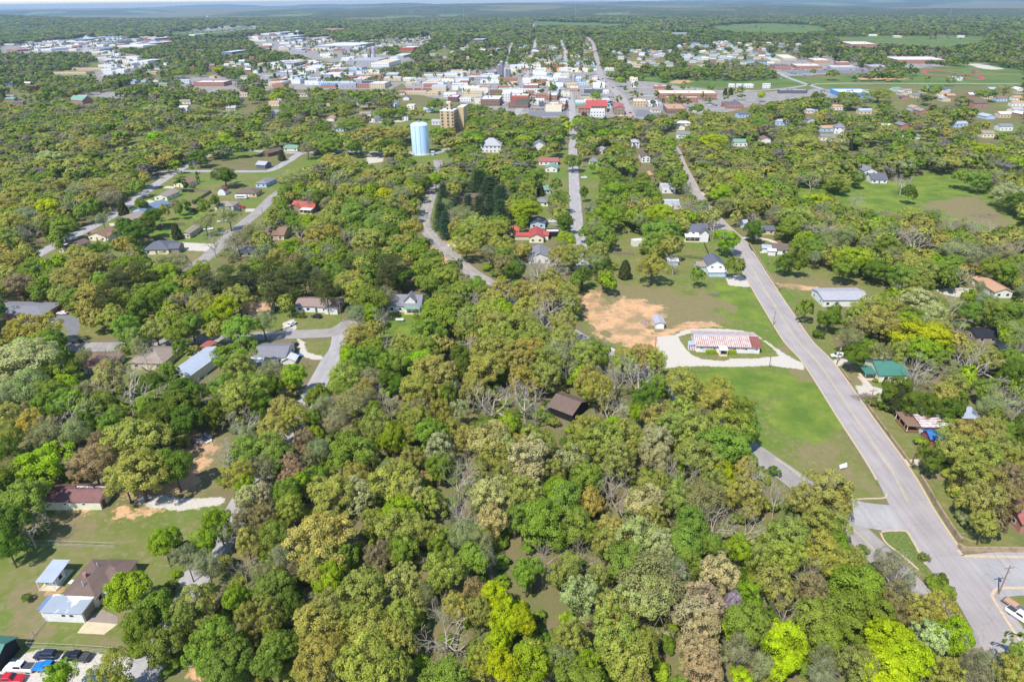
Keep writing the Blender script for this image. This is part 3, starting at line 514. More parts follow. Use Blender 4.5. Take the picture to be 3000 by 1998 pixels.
# leaf colours (reflectance)
LC={'o':(.36,.395,.085),'y':(.40,.39,.095),'g':(.235,.325,.05),'b':(.30,.43,.03),'l':(.42,.51,.018),'d':(.15,.225,.03),'c':(.46,.47,.21),'r':(.34,.285,.145),'p':(.47,.385,.235),'s':(.30,.325,.15),'k':(.095,.11,.04),'n':(.125,.15,.05),'w':(.3,.27,.23),'u':(.44,.33,.43),'m':(.14,.05,.05)}
DK={'o':'oak','y':'oak','g':'full','b':'full','l':'full','d':'full','c':'oak','r':'oak','p':'oak','s':'thin','k':'cedar','n':'pine','w':'bare','u':'thin','m':'full','v':'whitepine'}
LC={k_:tuple(min(.64,1.22*x_) for x_ in v_) for k_,v_ in LC.items()}; LC['v']=(.09,.15,.072)
TILES={
(0,1000):"180,200,560,c;520,250,330,g;300,120,300,c;600,400,200,b;280,420,330,s;100,480,260,s;1170,440,520,w;1000,330,300,y;560,560,230,g;600,690,380,w;90,700,230,y;300,720,260,y;900,600,300,g;700,830,260,s;1200,900,520,o;1260,1180,480,o;1130,1250,260,o;1600,1160,300,d;920,950,170,r;850,1130,340,r;400,1120,400,b;100,1050,260,d;60,1300,280,d;220,1430,360,g;1650,600,330,d;1450,700,300,d;1720,480,300,d;1950,640,200,d;2150,130,330,g;2300,420,300,o;2150,500,330,o;2200,250,250,o;2240,750,260,w;2060,1050,300,w;2270,1000,320,g;2200,1240,240,o;2250,1330,200,b;2300,1470,260,c;1400,400,230,d;770,150,130,s;1340,180,230,w;1000,90,200,w;1650,80,130,g;1280,60,150,s;1700,740,250,d;820,700,200,d;480,480,250,g;700,560,200,b;1560,300,160,g;420,860,260,s;1000,780,200,g;620,260,150,g;1880,140,110,g;60,860,230,o;380,600,200,g",
(750,1000):"110,300,240,s;350,330,200,b;40,560,220,d;150,430,180,d;250,630,280,y;330,710,230,o;150,830,260,y;430,640,110,r;560,520,220,g;640,620,220,s;900,560,300,s;1150,500,180,w;1240,600,180,w;1480,440,280,o;1620,290,360,y;1640,490,140,y;1740,480,160,g;1800,400,150,s;2200,120,420,y;2080,260,330,y;2000,440,240,y;2150,560,430,w;1500,640,200,r;1130,780,260,o;1240,880,230,b;1440,740,260,o;1600,830,300,g;1700,650,180,o;1850,630,160,c;1800,790,180,y;1680,980,240,c;1930,870,200,y;2150,900,380,c;2280,980,260,c;2200,1060,280,y;880,1010,400,g;880,880,230,o;1030,1060,200,o;1420,1060,180,o;1130,1080,120,d;1540,1190,150,r;1660,1140,200,g;1560,1310,140,b;930,1240,240,y;930,1390,250,c;1260,1280,400,o;1420,1410,260,c;1600,1450,250,o;660,1420,360,y;2160,1400,360,c;1950,1150,230,w;1850,1270,280,w;1860,1520,230,w;560,1240,170,g;420,1300,180,b;300,1390,260,g;70,1430,220,c;120,980,300,o;60,1160,230,s;230,1060,240,g;420,930,200,r;330,1170,240,r;560,870,150,b;580,1000,200,s;480,1110,170,r;680,1190,120,c;800,440,200,g;860,150,190,b;1000,190,240,g;1180,210,200,g;1320,180,220,g;1560,90,280,g;1540,210,230,b;1900,150,210,d;1200,350,160,d;1300,380,150,d;1850,300,200,d;740,740,200,s;1080,640,160,g;2330,760,200,b;1050,1440,140,o;520,720,150,g;2300,1200,200,o",
(1500,1000):"130,90,330,y;330,170,280,o;100,330,260,y;60,200,230,y;310,330,220,o;550,60,240,w;650,140,260,o;500,240,180,w;700,330,230,y;790,440,280,y;620,330,130,b;960,330,300,w;1180,330,430,w;1200,130,250,y;1310,190,190,y;1350,420,180,g;1230,520,220,d;1150,660,140,b;1400,640,180,w;1450,580,90,b;120,520,380,w;220,640,190,w;900,640,300,w;1340,690,250,o;1600,420,330,y;1850,560,300,y;1900,440,200,y;1560,620,200,o;2100,650,280,g;2180,830,200,g;1450,770,260,o;1650,780,280,y;1950,950,400,g;1750,1080,350,o;1600,1000,190,o;1300,910,270,c;1330,1080,210,c;1050,870,290,o;830,910,340,o;700,810,260,y;620,960,290,o;540,810,130,b;540,1070,250,c;120,1080,400,c;260,930,230,o;60,950,180,y;1120,950,150,d;960,1090,320,o;700,1260,290,g;430,1400,290,b;130,1380,300,y;500,1500,330,g;720,1450,240,y;920,1320,260,w;980,1460,250,w;1300,1310,260,o;1430,1160,190,w;1570,1120,150,b;1600,1300,300,w;1950,1230,200,l;1860,1340,240,o;2180,1250,260,w;2150,1150,190,y;1750,1440,380,s;1230,1480,350,c;1560,1450,280,o;2000,1400,200,y;2280,1200,150,d;2200,1420,280,y;2300,1480,150,b;560,1240,160,o;420,1200,190,o;330,700,140,g;30,780,150,d",
(2250,1000):"50,1200,120,d;80,1420,240,w;560,1380,400,y;350,1440,280,y;650,1460,230,y;60,1510,140,b;800,120,220,k;900,60,180,g;1020,110,180,s;1200,90,200,y;1400,80,330,b;1600,70,200,b;1550,160,190,g;1350,230,260,w;1380,320,230,w;1880,200,400,w;2290,60,170,w;1700,330,170,s;1830,330,170,b;1190,430,240,k;1200,540,210,k;1050,600,110,d;1330,570,190,d;1500,600,190,d;1650,620,190,d;1750,600,140,d;2200,170,250,g;2000,430,190,g;2250,300,240,d;2150,530,270,w;2060,600,240,s;2270,650,180,w;2150,820,210,g;2320,780,160,d;1850,910,330,y;1720,840,260,o;2000,830,290,y;1750,1000,350,y;1980,1040,380,o;2150,990,280,y;2290,1110,240,y;1900,1210,350,y;2060,1260,320,y;2240,1260,250,r;2000,1430,330,y;1850,1430,190,y;2210,1460,250,r;1500,1070,220,d;1410,925,110,b;990,362,50,b;1430,1000,90,d;2080,720,150,g;2300,450,170,g",
(0,1500):"80,120,330,d;250,130,240,w;60,300,240,d;1500,280,270,b;1620,310,120,d;2000,90,250,b;1880,270,190,b;2080,200,180,w;2260,60,250,r;2270,280,190,y;1720,430,230,s;1900,490,240,s;2230,500,190,w;1610,570,90,b;1160,720,390,b;1400,900,350,g;1560,700,190,g;1310,1060,310,g;1500,1200,290,g;1240,1250,190,g;1500,1340,170,d;1790,850,320,y;1950,800,190,y;2170,790,240,b;2290,950,220,o;1700,1000,240,o;1950,1200,380,g;1850,1360,240,g;2150,1350,330,g;2050,1480,330,g;1700,1150,190,y;1020,1500,330,o;560,1500,240,b;245,790,95,d;235,1205,60,b;2280,1200,190,o;1560,1440,150,d",
(750,1500):"620,220,540,y;600,430,380,y;170,230,290,g;100,400,150,b;250,420,240,s;60,60,190,r;60,570,190,s;200,690,290,g;340,660,190,d;130,930,250,o;320,850,210,d;660,600,250,b;860,530,170,b;790,440,240,g;930,350,170,d;1080,100,190,o;1330,180,400,o;1350,350,260,g;1120,390,220,r;1620,200,210,y;1700,330,190,g;1900,80,280,w;2180,70,250,c;1900,230,280,s;2080,260,190,s;1980,430,290,g;1740,530,330,o;2290,230,120,b;2100,450,190,s;980,700,440,y;1400,640,350,y;1340,930,320,o;1000,1100,440,o;1250,1150,370,o;900,1000,250,o;1050,1400,480,o;1300,1400,260,o;620,900,320,y;550,1080,460,y;710,1000,280,y;600,1350,390,y;190,1250,320,g;300,1100,190,d;100,1410,240,g;1740,1130,430,w;1720,900,210,w;1880,790,190,c;1860,880,230,y;2050,900,240,y;2000,700,220,r;2200,790,250,l;2280,1000,270,l;2230,1200,250,l;2270,1420,290,l;2050,1360,250,o;2020,1230,190,o;1500,1360,140,b;1450,1060,100,b;1530,1500,190,d;480,560,180,o;1150,560,170,y;1560,760,160,s",
(1500,1500):"300,120,390,g;600,130,320,g;90,60,240,g;900,150,320,y;870,270,240,y;1180,200,370,c;1340,290,260,c;1300,60,250,o;1600,310,320,g;1650,120,290,g;1850,310,190,g;1620,480,220,g;1850,100,310,w;2150,150,310,w;1380,390,190,c;2070,340,220,b;2270,410,220,o;280,460,280,w;620,440,270,w;500,570,290,o;800,620,230,y;620,760,320,c;1300,620,580,s;1200,770,430,c;1500,570,250,s;1920,560,320,c;2010,710,190,c;2040,850,190,u;1750,830,350,p;1700,960,380,p;1750,1130,360,p;1700,1300,290,p;1750,1460,310,p;2180,800,250,b;2150,1000,360,g;2260,1100,250,g;60,850,190,l;80,1000,250,l;950,900,320,o;1000,1160,460,o;960,1010,280,o;1050,1330,400,o;1200,1210,290,o;540,1140,320,y;250,1140,190,d;150,1400,320,b;60,1200,190,d;680,1430,320,b;480,1400,250,s;1150,1490,250,y;1370,1490,150,b;330,1270,210,g;1450,1210,190,d;2080,1260,250,s;2120,1480,220,l;2290,1430,210,s;1480,1060,100,b;130,570,240,g;2010,1260,150,d;880,1470,200,g",
(2250,1500):"200,210,370,o;450,120,320,y;150,420,320,o;640,90,240,y;600,190,190,g;480,310,320,y;560,440,250,y;660,330,190,g;100,700,320,y;330,560,270,w;400,690,250,r;760,460,250,y;800,700,440,g;900,900,350,g;700,950,390,g;450,1000,370,g;520,1170,290,g;980,530,190,d;1120,480,250,s;1180,570,320,w;1550,650,190,g;1650,730,160,g;1180,780,250,r;1200,950,220,r;1380,810,250,w;1570,880,300,y;1400,910,240,y;1100,1200,390,l;1250,1360,440,l;1050,1480,430,l;1430,1150,320,c;1700,1150,290,b;1950,1260,230,w;2000,1400,240,s;1650,1490,270,o;850,1450,320,o;180,1180,290,l;120,1350,290,l;300,1330,190,l;150,900,250,w;520,1360,250,s;500,1490,250,s;1900,1500,280,s;2250,1480,280,y;860,350,120,g;2000,90,220,y;2110,80,190,r;1430,420,100,g;1280,640,130,s",
(0,500):"100,60,250,y;400,80,200,g;480,150,220,y;260,180,250,y;70,300,220,y;420,330,220,l;250,420,250,s;100,480,250,y;60,600,220,o;430,500,190,g;570,520,230,g;300,540,190,w;600,130,190,y;720,200,250,s;640,330,190,w;900,150,320,y;1000,240,240,s;1200,60,190,g;1090,100,220,y;1250,150,140,g;1320,60,140,y;1130,360,100,k;940,450,140,s;590,400,140,y;1770,160,55,d;2060,40,220,d;1980,280,80,d;1870,330,100,g;1300,305,100,g;1400,420,180,d;1510,360,90,y;1620,320,90,r;1640,360,80,g;1250,560,240,d;1150,520,190,d;1330,500,210,d;1620,570,100,k;905,735,220,d;1120,680,170,y;2100,420,210,s;1880,470,190,s;1950,650,210,w;2180,640,240,s;2300,560,170,s;2120,700,190,w;2090,400,60,g;120,830,240,y;240,760,190,y;300,880,190,g;430,900,150,b;560,850,170,b;730,800,310,y;750,890,240,y;860,860,240,y;600,980,290,y;720,990,250,y;400,1050,130,b;180,1050,240,r;60,960,190,y;560,1130,190,o;1200,880,310,g;1280,960,290,n;1100,1010,280,n;1330,880,190,g;1520,840,220,s;1650,850,220,s;1560,1030,190,b;1840,920,210,b;2000,1000,250,s;1900,1050,250,n;2100,1000,250,n;2260,980,200,n;830,1150,310,y;700,1180,240,g;980,1180,250,n;1050,1050,190,n;1380,1150,290,g;1270,1260,220,g;1450,1230,170,d;1580,1280,150,b;1540,1400,220,g;1750,1400,250,g;1650,1490,240,g;2050,1280,250,l;1950,1350,170,b;1860,1180,220,s;1750,1200,150,w;2200,1440,320,g;1160,1460,240,g;300,1440,380,y;150,1490,240,y;1230,1400,140,d;160,620,160,s;520,640,150,g",
(750,500):"330,80,250,s;520,90,110,b;700,100,220,w;600,250,170,k;230,290,120,g;850,180,190,o;960,200,140,b;1050,250,110,b;1020,120,220,s;870,330,190,g;900,400,320,g;1200,230,190,l;1330,230,220,s;1240,330,220,o;1420,130,120,b;1480,80,190,s;1550,120,120,d;1100,400,250,g;1250,420,190,g;1350,420,120,d;300,430,170,g;500,480,220,b;60,530,150,w;400,560,140,w;560,540,220,o;700,480,250,o;700,600,220,y;560,640,220,y;320,720,230,b;830,640,170,w;1030,640,270,y;920,800,170,s;1180,560,190,g;1270,580,170,d;1430,540,210,y;1400,650,170,g;1540,690,140,g;1310,740,170,g;1480,760,250,g;1650,700,110,w;1680,900,320,g;1530,900,190,b;1820,880,130,d;360,830,190,r;150,930,250,n;430,920,190,n;280,1000,320,n;100,1080,220,n;700,960,240,g;640,1080,220,n;850,900,170,n;900,1050,310,y;1200,880,250,n;1290,900,250,n;1180,980,230,n;1050,1200,320,g;1120,1360,190,w;900,1400,150,w;1600,1050,190,g;1870,1120,250,g;2020,1080,210,g;1850,1250,310,g;1650,1350,390,g;1600,1470,290,g;2080,1130,190,g;2250,1080,190,y;2180,1200,220,y;2260,1400,310,y;2200,1500,310,y;60,1380,250,s;420,1330,70,d;1720,230,130,v;1700,420,150,v;1740,500,110,v;1850,100,170,s;2050,100,190,v;2150,160,190,v;2250,250,170,v;1850,350,120,v;1950,340,130,v;2050,350,130,v;2150,340,130,v;2250,390,150,v;1850,500,170,y;1980,540,250,o;2180,530,210,o;1930,680,240,y;2100,620,220,o;2280,680,210,y;2150,760,190,s;2280,850,190,r;480,250,150,w;380,480,160,g;1650,80,150,b;60,760,200,s;560,1010,180,n;1340,980,180,d;1150,660,120,b",
(1500,500):"30,150,170,g;130,160,170,o;230,60,190,g;260,180,80,k;400,130,110,g;120,360,290,b;430,270,180,g;490,470,160,k;500,640,190,b;660,200,85,d;900,50,240,g;940,200,250,b;1200,80,140,g;1200,180,310,g;1110,300,150,w;720,370,180,s;850,430,290,b;1000,380,190,g;780,530,190,s;670,560,110,g;840,580,210,g;1350,400,310,b;1370,540,330,g;1300,640,230,g;1560,70,130,b;1600,330,240,w;1720,350,190,w;1860,500,170,w;1930,200,220,b;2080,130,190,b;2200,200,220,o;2200,330,190,o;1990,640,220,b;2220,540,180,d;2050,880,150,g;1290,870,280,y;1490,830,150,w;1040,920,125,k;800,760,250,y;580,780,230,o;830,900,170,d;650,960,170,d;590,1020,140,g;300,850,240,w;420,780,190,y;230,900,310,w;380,930,240,w;100,1100,250,y;250,1130,310,y;350,1210,300,w;150,1250,310,y;60,1400,310,y;300,1350,310,w;450,1400,250,y;200,1480,310,o;480,1520,290,o;1700,960,120,g;30,900,190,d;100,720,140,y;1870,595,50,d;480,720,150,s;900,640,130,g",
(2250,500):"60,100,170,s;250,80,140,w;400,90,140,w;640,110,190,g;820,70,120,g;1240,100,190,w;1300,205,125,k;1950,90,190,g;1800,60,170,g;2150,60,190,s;2230,200,280,c;2300,280,220,d;60,230,140,s;60,400,190,s;230,420,290,o;450,290,220,l;200,520,220,g;560,560,310,w;500,450,190,w;800,280,130,w;700,620,250,s;1000,520,220,o;1020,620,190,s;1200,560,250,w;1350,640,310,w;1400,500,190,y;1300,430,220,y;1500,430,190,s;1650,500,190,w;1800,500,190,s;1950,540,220,w;1080,700,220,g;350,640,190,b;420,720,190,g;170,830,175,k;300,700,190,g;300,860,140,d;780,800,310,b;700,900,220,g;1000,900,220,d;1150,800,190,s;1300,850,310,y;1420,930,290,y;1250,980,250,g;1350,1050,190,o;1550,780,120,g;1750,760,400,s;1800,650,220,o;2000,800,220,s;2150,750,250,s;2280,860,220,g;2200,950,190,g;2100,900,250,g;2280,700,190,w;1950,1080,100,s;950,1280,350,o;1380,1230,380,c;800,1350,210,o;1050,1400,350,o;1480,1330,250,c;850,1430,220,r;1400,1530,480,l;1700,1250,220,w;1850,1300,190,g;2000,1190,180,s;1850,1160,110,b;2100,1300,220,g;2250,1320,220,g;1750,1450,190,w;620,1130,80,g;620,1290,120,g;460,1500,110,d;350,1270,140,g;560,1350,190,d;1180,1100,100,w;1100,560,170,g",
(750,0):"1080,1230,250,y;1290,1230,220,y;1210,1340,150,k;1320,1350,130,k;980,1100,150,r;900,1360,120,k;680,1330,220,g;1680,1230,190,g;1790,1220,130,y;1730,1130,50,k;850,1150,240,g;600,1200,140,d;1220,1130,110,g;730,1480,250,y;1850,1420,130,k;1590,1530,40,k;235,1435,70,k;470,1370,140,s;2000,1250,220,g;2180,1480,120,l;1950,1320,100,w;560,1290,200,g;400,1220,180,y;1410,1200,140,y;1520,1130,..,g;1900,1000,110,g;2080,1020,110,d;1000,930,150,g;820,1010,170,y;1640,960,140,g;290,840,110,b;180,890,120,l;560,830,110,b;30,850,170,g",
(1500,0):"100,1300,180,b;90,1420,130,g;250,1130,130,o;380,1220,170,g;510,1170,110,l;480,1300,80,w;600,1130,100,b;680,1260,150,g;840,1250,130,b;970,1250,150,b;1000,1400,150,g;1440,1330,150,b;1850,1320,260,l;1640,1290,160,g;2260,1140,170,g;2200,1200,130,y;1560,1060,120,g;1700,1000,130,g;770,880,100,g;1000,1500,180,g;1840,1480,130,l;660,1060,50,m;560,1480,150,g;300,1380,70,o;740,1530,60,b;1880,870,..,k;1960,850,45,k;2010,845,50,k;2290,880,70,l;1350,640,130,g;1400,700,90,g;1000,745,90,b;1550,660,170,g;1700,640,180,g;180,560,100,g;540,590,70,g;1460,920,70,o;720,650,50,b",
(2250,0):"790,1340,80,k;590,680,110,g;780,650,90,w;1130,570,40,d;1170,580,40,d;1210,590,45,d;1250,590,45,d;1320,660,50,d;1350,650,50,d;1370,660,40,d;1470,580,40,d;1510,575,45,d;1550,580,45,d;1590,585,45,d;1630,590,45,d;1740,565,60,d;1020,860,250,o;740,890,150,g;1950,1380,280,l;2280,1510,150,b;300,1320,260,y;660,1290,170,c;1100,1190,170,y;1280,1250,160,g;780,940,100,g;430,880,60,k;490,900,90,k;940,570,60,g;1680,740,70,g;2000,860,170,g;2180,830,190,s;1500,830,170,g;2180,1490,100,l;1060,990,130,g;1500,1080,200,y",
(0,0):"400,1250,..,w;850,1320,220,y;1050,1220,..,k;690,1240,170,y;1440,1260,180,b;2060,1290,210,b;1830,1440,170,k;1430,1010,200,c;2000,1050,..,c;2150,1060,200,c;2000,960,170,y;1290,1080,130,y;450,1450,230,c;500,1110,100,d;1660,1220,60,l;860,1400,200,o;150,1350,..,d;90,1300,130,k;1180,830,90,g;1270,820,70,d;2030,640,130,l;1660,670,110,b;1820,660,80,g;740,790,..,g;350,830,110,m;260,820,90,d;480,840,130,d;640,990,150,g;330,1000,150,g",
}
TREES=[]   # [u,v,width_px,colour,kind,place x,y,scale,zscale,rz]
for (ox,oy),s in TILES.items():
    for t in s.split(';'):
        p=t.split(',')
        if len(p)<4 or '..' in p[2]: continue
        u=ox+float(p[0])/3.1365; v=oy+float(p[1])/3.1365; w=float(p[2])/3.1365; c=p[3].strip(); k=DK[c]
        W0,cz,H=KD[k]
        if k in('full','oak') and w*depth(u,v,8)/F<4.6: k='shrub'; W0,cz,H=KD[k]
        Wm=w*depth(u,v,cz*.8)/F
        if k=='cedar' and Wm>8.5: c='d'; k='full'; W0,cz,H=KD[k]
        if k=='whitepine': Wm*=1.5
        if k in('full','oak','thin','bare'): sxy=Wm/W0*1.04; sz=min(1.15,(.45*sxy+.55)*.98) if sxy<1 else min(1.2,.8+.2*sxy)
        elif k=='pine': sxy=Wm/W0*.85; sz=min(1.15,max(.7,sxy))
        elif k=='cedar': sxy=Wm/W0; sz=min(sxy,.45*sxy+.42)
        else: sxy=Wm/W0; sz=sxy if k!='whitepine' else max(.6,min(1.1,sxy*1.1))
        
        if v>1040 and not(u>2450 and v<1640) and k in('full','oak','thin'): sxy*=1.1; sz*=1.06
        P=G(u,v,cz*sz); TREES.append([u,v,w,c,k,P[0],P[1],sxy,sz,random.random()*6.28,1])
# ================================================================ BUILDINGS
def hull(P):
    P=sorted(map(tuple,P)); 
    def half(Q):
        h=[]
        for p in Q:
            while len(h)>1 and (h[-1][0]-h[-2][0])*(p[1]-h[-2][1])-(h[-1][1]-h[-2][1])*(p[0]-h[-2][0])<=0: h.pop()
            h.append(p)
        return h[:-1]
    return half(P)+half(P[::-1])
SEEN=[]; SOLID=[]
RC_={'brown':(134,108,92),'dkbrown':(112,95,88),'grey':(128,128,136),'dkgrey':(98,100,112),'lgrey':(168,168,176),'tan':(184,148,120),'red':(180,84,78),'orange':(178,98,80),'teal':(72,128,116),
 'sage':(122,160,138),'white':(222,222,222),'rust':(122,84,84),'blue':(112,132,160),'lblue':(178,200,222),'dkred':(158,96,92),'black':(40,42,50),'beige':(206,190,160),'cream':(226,220,196),'taupe':(150,138,128),'maroon':(132,84,84),
 'brick':(168,122,106),'silver':(176,186,202),'dkgreen':(70,92,84),'sky':(90,150,215),'tarp':(56,112,176),'stone':(150,132,108),'char':(34,32,36),'wood':(128,96,66),'trim':(236,236,236),'shingle':(146,128,122),'blonde':(200,176,138)}
def cm(n,rough=.85):
    c=srgb(*RC_[n]); return mat(n+'_surface',tuple(.92*k for k in c),rough,.09,.8)
def metal(n): c=srgb(*RC_[n]); return mat(n+'_metal_roofing',tuple(.92*k for k in c),.45,.07,.4,spec=.5,ridge=2.2)
ROOFMETAL={'teal','red','orange','white','silver','sage','lblue'}
def rm(n): return metal(n) if n in ROOFMETAL else cm(n)
FR=None
def window(root,x,z,w,h,y=0.0,axis='y',sgn=-1,name='window'):
    f=MB(); p=MB(); t=.05*sgn
    def bx(mb,a0,a1,z0,z1,d0,d1):
        d0,d1=min(d0,d1),max(d0,d1)
        mb.box(a0,a1,d0,d1,z0,z1) if axis=='y' else mb.box(d0,d1,a0,a1,z0,z1)
    e=.09
    bx(f,x-w/2-e,x+w/2+e,z-h/2-e,z-h/2,y,y+t); bx(f,x-w/2-e,x+w/2+e,z+h/2,z+h/2+e,y,y+t); bx(f,x-w/2-e,x-w/2,z-h/2,z+h/2,y,y+t); bx(f,x+w/2,x+w/2+e,z-h/2,z+h/2,y,y+t)
    bx(p,x-w/2,x+w/2,z-h/2,z+h/2,y,y+t*.55)
    o=f.build(name,cm('trim'),root); p.build('pane',glassm(),o); return o
def door(root,x,w=1.0,h=2.1,y=0.0,col='brown',axis='y',sgn=-1):
    d0,d1=sorted((y,y+.06*sgn)); m=MB(); m.box(x-w/2,x+w/2,d0,d1,.05,h) if axis=='y' else m.box(d0,d1,x-w/2,x+w/2,.05,h); m.build('door',cm(col),root)
def volume(root,x0,x1,y0,y1,h,kind,pitch,roof,wall,over=.45,base=0.0,th=.16,pts=None,rname='roof'):
    """walls and roof over one rectangle of the plan"""
    W=MB(); R=MB(); cx=(x0+x1)/2; cy=(y0+y1)/2; o=over
    def F(*p): W.face(p)
    F((x0,y0,base),(x1,y0,base),(x1,y0,h),(x0,y0,h)); F((x1,y0,base),(x1,y1,base),(x1,y1,h),(x1,y0,h)); F((x1,y1,base),(x0,y1,base),(x0,y1,h),(x1,y1,h)); F((x0,y1,base),(x0,y0,base),(x0,y0,h),(x0,y1,h))
    top=h
    if kind=='gx':
        top=h+(cy-y0)*pitch; F((x0,y0,h),(x0,cy,top),(x0,y1,h)); F((x1,y0,h),(x1,y1,h),(x1,cy,top)); zo=h-o*pitch
        R.slab((x0-o,y0-o,zo),(x1+o,y0-o,zo),(x1+o,cy,top),(x0-o,cy,top),th); R.slab((x0-o,cy,top),(x1+o,cy,top),(x1+o,y1+o,zo),(x0-o,y1+o,zo),th)
    elif kind=='gy':
        top=h+(cx-x0)*pitch; F((x0,y0,h),(x1,y0,h),(cx,y0,top)); F((x0,y1,h),(cx,y1,top),(x1,y1,h)); zo=h-o*pitch
        R.slab((x0-o,y0-o,zo),(cx,y0-o,top),(cx,y1+o,top),(x0-o,y1+o,zo),th); R.slab((cx,y0-o,top),(x1+o,y0-o,zo),(x1+o,y1+o,zo),(cx,y1+o,top),th)
    elif kind=='gam':
        q=(x1-x0)*.2; h1=h+q*1.5; top=h1+((x1-x0)/2-q)*.45
        for yy in (y0,y1): F((x0,yy,h),(x1,yy,h),(x1-q,yy,h1),(cx,yy,top),(x0+q,yy,h1))
        for s,(xa,xq) in ((0,(x0,x0+q)),(1,(x1,x1-q))):
            R.slab((xa,y0-.3,h),(xq,y0-.3,h1),(xq,y1+.3,h1),(xa,y1+.3,h),.12); R.slab((xq,y0-.3,h1),(cx,y0-.3,top),(cx,y1+.3,top),(xq,y1+.3,h1),.12)
    elif kind=='hip':
        a0,a1,b0,b1=x0-o,x1+o,y0-o,y1+o; d=min(a1-a0,b1-b0)/2; top=h+d*pitch; zo=h-.02
        if a1-a0>=b1-b0: r0=(a0+d,cy,top); r1=(a1-d,cy,top); fs=[[(a0,b0,zo),(a1,b0,zo),r1,r0],[(a1,b1,zo),(a0,b1,zo),r0,r1],[(a0,b1,zo),(a0,b0,zo),r0],[(a1,b0,zo),(a1,b1,zo),r1]]
        else: r0=(cx,b0+d,top); r1=(cx,b1-d,top); fs=[[(a0,b0,zo),(a1,b0,zo),r0],[(a1,b1,zo),(a0,b1,zo),r1],[(a0,b1,zo),(a0,b0,zo),r0,r1],[(a1,b0,zo),(a1,b1,zo),r1,r0]]
        for f in fs: R.face(f)
        R.face([(a0,b0,zo-.15),(a0,b1,zo-.15),(a1,b1,zo-.15),(a1,b0,zo-.15)]); 
        for p,q in (((a0,b0),(a1,b0)),((a1,b0),(a1,b1)),((a1,b1),(a0,b1)),((a0,b1),(a0,b0))): R.face([(*p,zo-.15),(*q,zo-.15),(*q,zo),(*p,zo)])
    elif kind=='shed':
        top=h+(y1-y0)*pitch; F((x0,y0,h),(x0,y1,top),(x0,y1,h)); F((x1,y0,h),(x1,y1,h),(x1,y1,top)); F((x0,y1,h),(x1,y1,h),(x1,y1,top),(x0,y1,top))
        R.slab((x0-o,y0-o,h-o*pitch),(x1+o,y0-o,h-o*pitch),(x1+o,y1+o,top+o*pitch),(x0-o,y1+o,top+o*pitch),th)
    elif kind=='flat':
        top=h+.5; R.box(x0+.3,x1-.3,y0+.3,y1-.3,h-.1,h+.03)
        P=MB()
        for b in ((x0,x1,y0,y0+.3),(x0,x1,y1-.3,y1),(x0,x0+.3,y0+.3,y1-.3),(x1-.3,x1,y0+.3,y1-.3)): W.box(b[0],b[1],b[2],b[3],h+.004,h+.5)
    W.build('wall',cm(wall) if isinstance(wall,str) else wall,root)
    if kind!='none': R.build(rname,rm(roof) if isinstance(roof,str) else roof,root)
    if pts is not None:
        for xx in (x0,x1):
            for yy in (y0,y1): pts+= [(xx,yy,base),(xx,yy,h)]
        pts.append((cx,cy,top))
    return top
def plan(a,b,dep):
    A=G(*a); B=G(*b); d=(B-A)[:2]; Lx=np.linalg.norm(d); yaw=math.atan2(d[1],d[0]); n=np.array([-d[1],d[0]])/Lx
    if isinstance(dep,tuple): dep=float(abs(np.dot((G(*dep)-B)[:2],n)))
    c=(A+B)/2; return c,Lx,yaw,dep
def register(c,yaw,pts,solid=True):
    cs,sn=math.cos(yaw),math.sin(yaw); P=np.array(pts); Wd=np.stack([c[0]+P[:,0]*cs-P[:,1]*sn,c[1]+P[:,0]*sn+P[:,1]*cs,P[:,2]],1)
    SEEN.append(hull(PJ(Wd)[0])); 
    g_=Wd.copy(); g_[:,2]=0; SOLID.append(hull(PJ(g_)[0]))
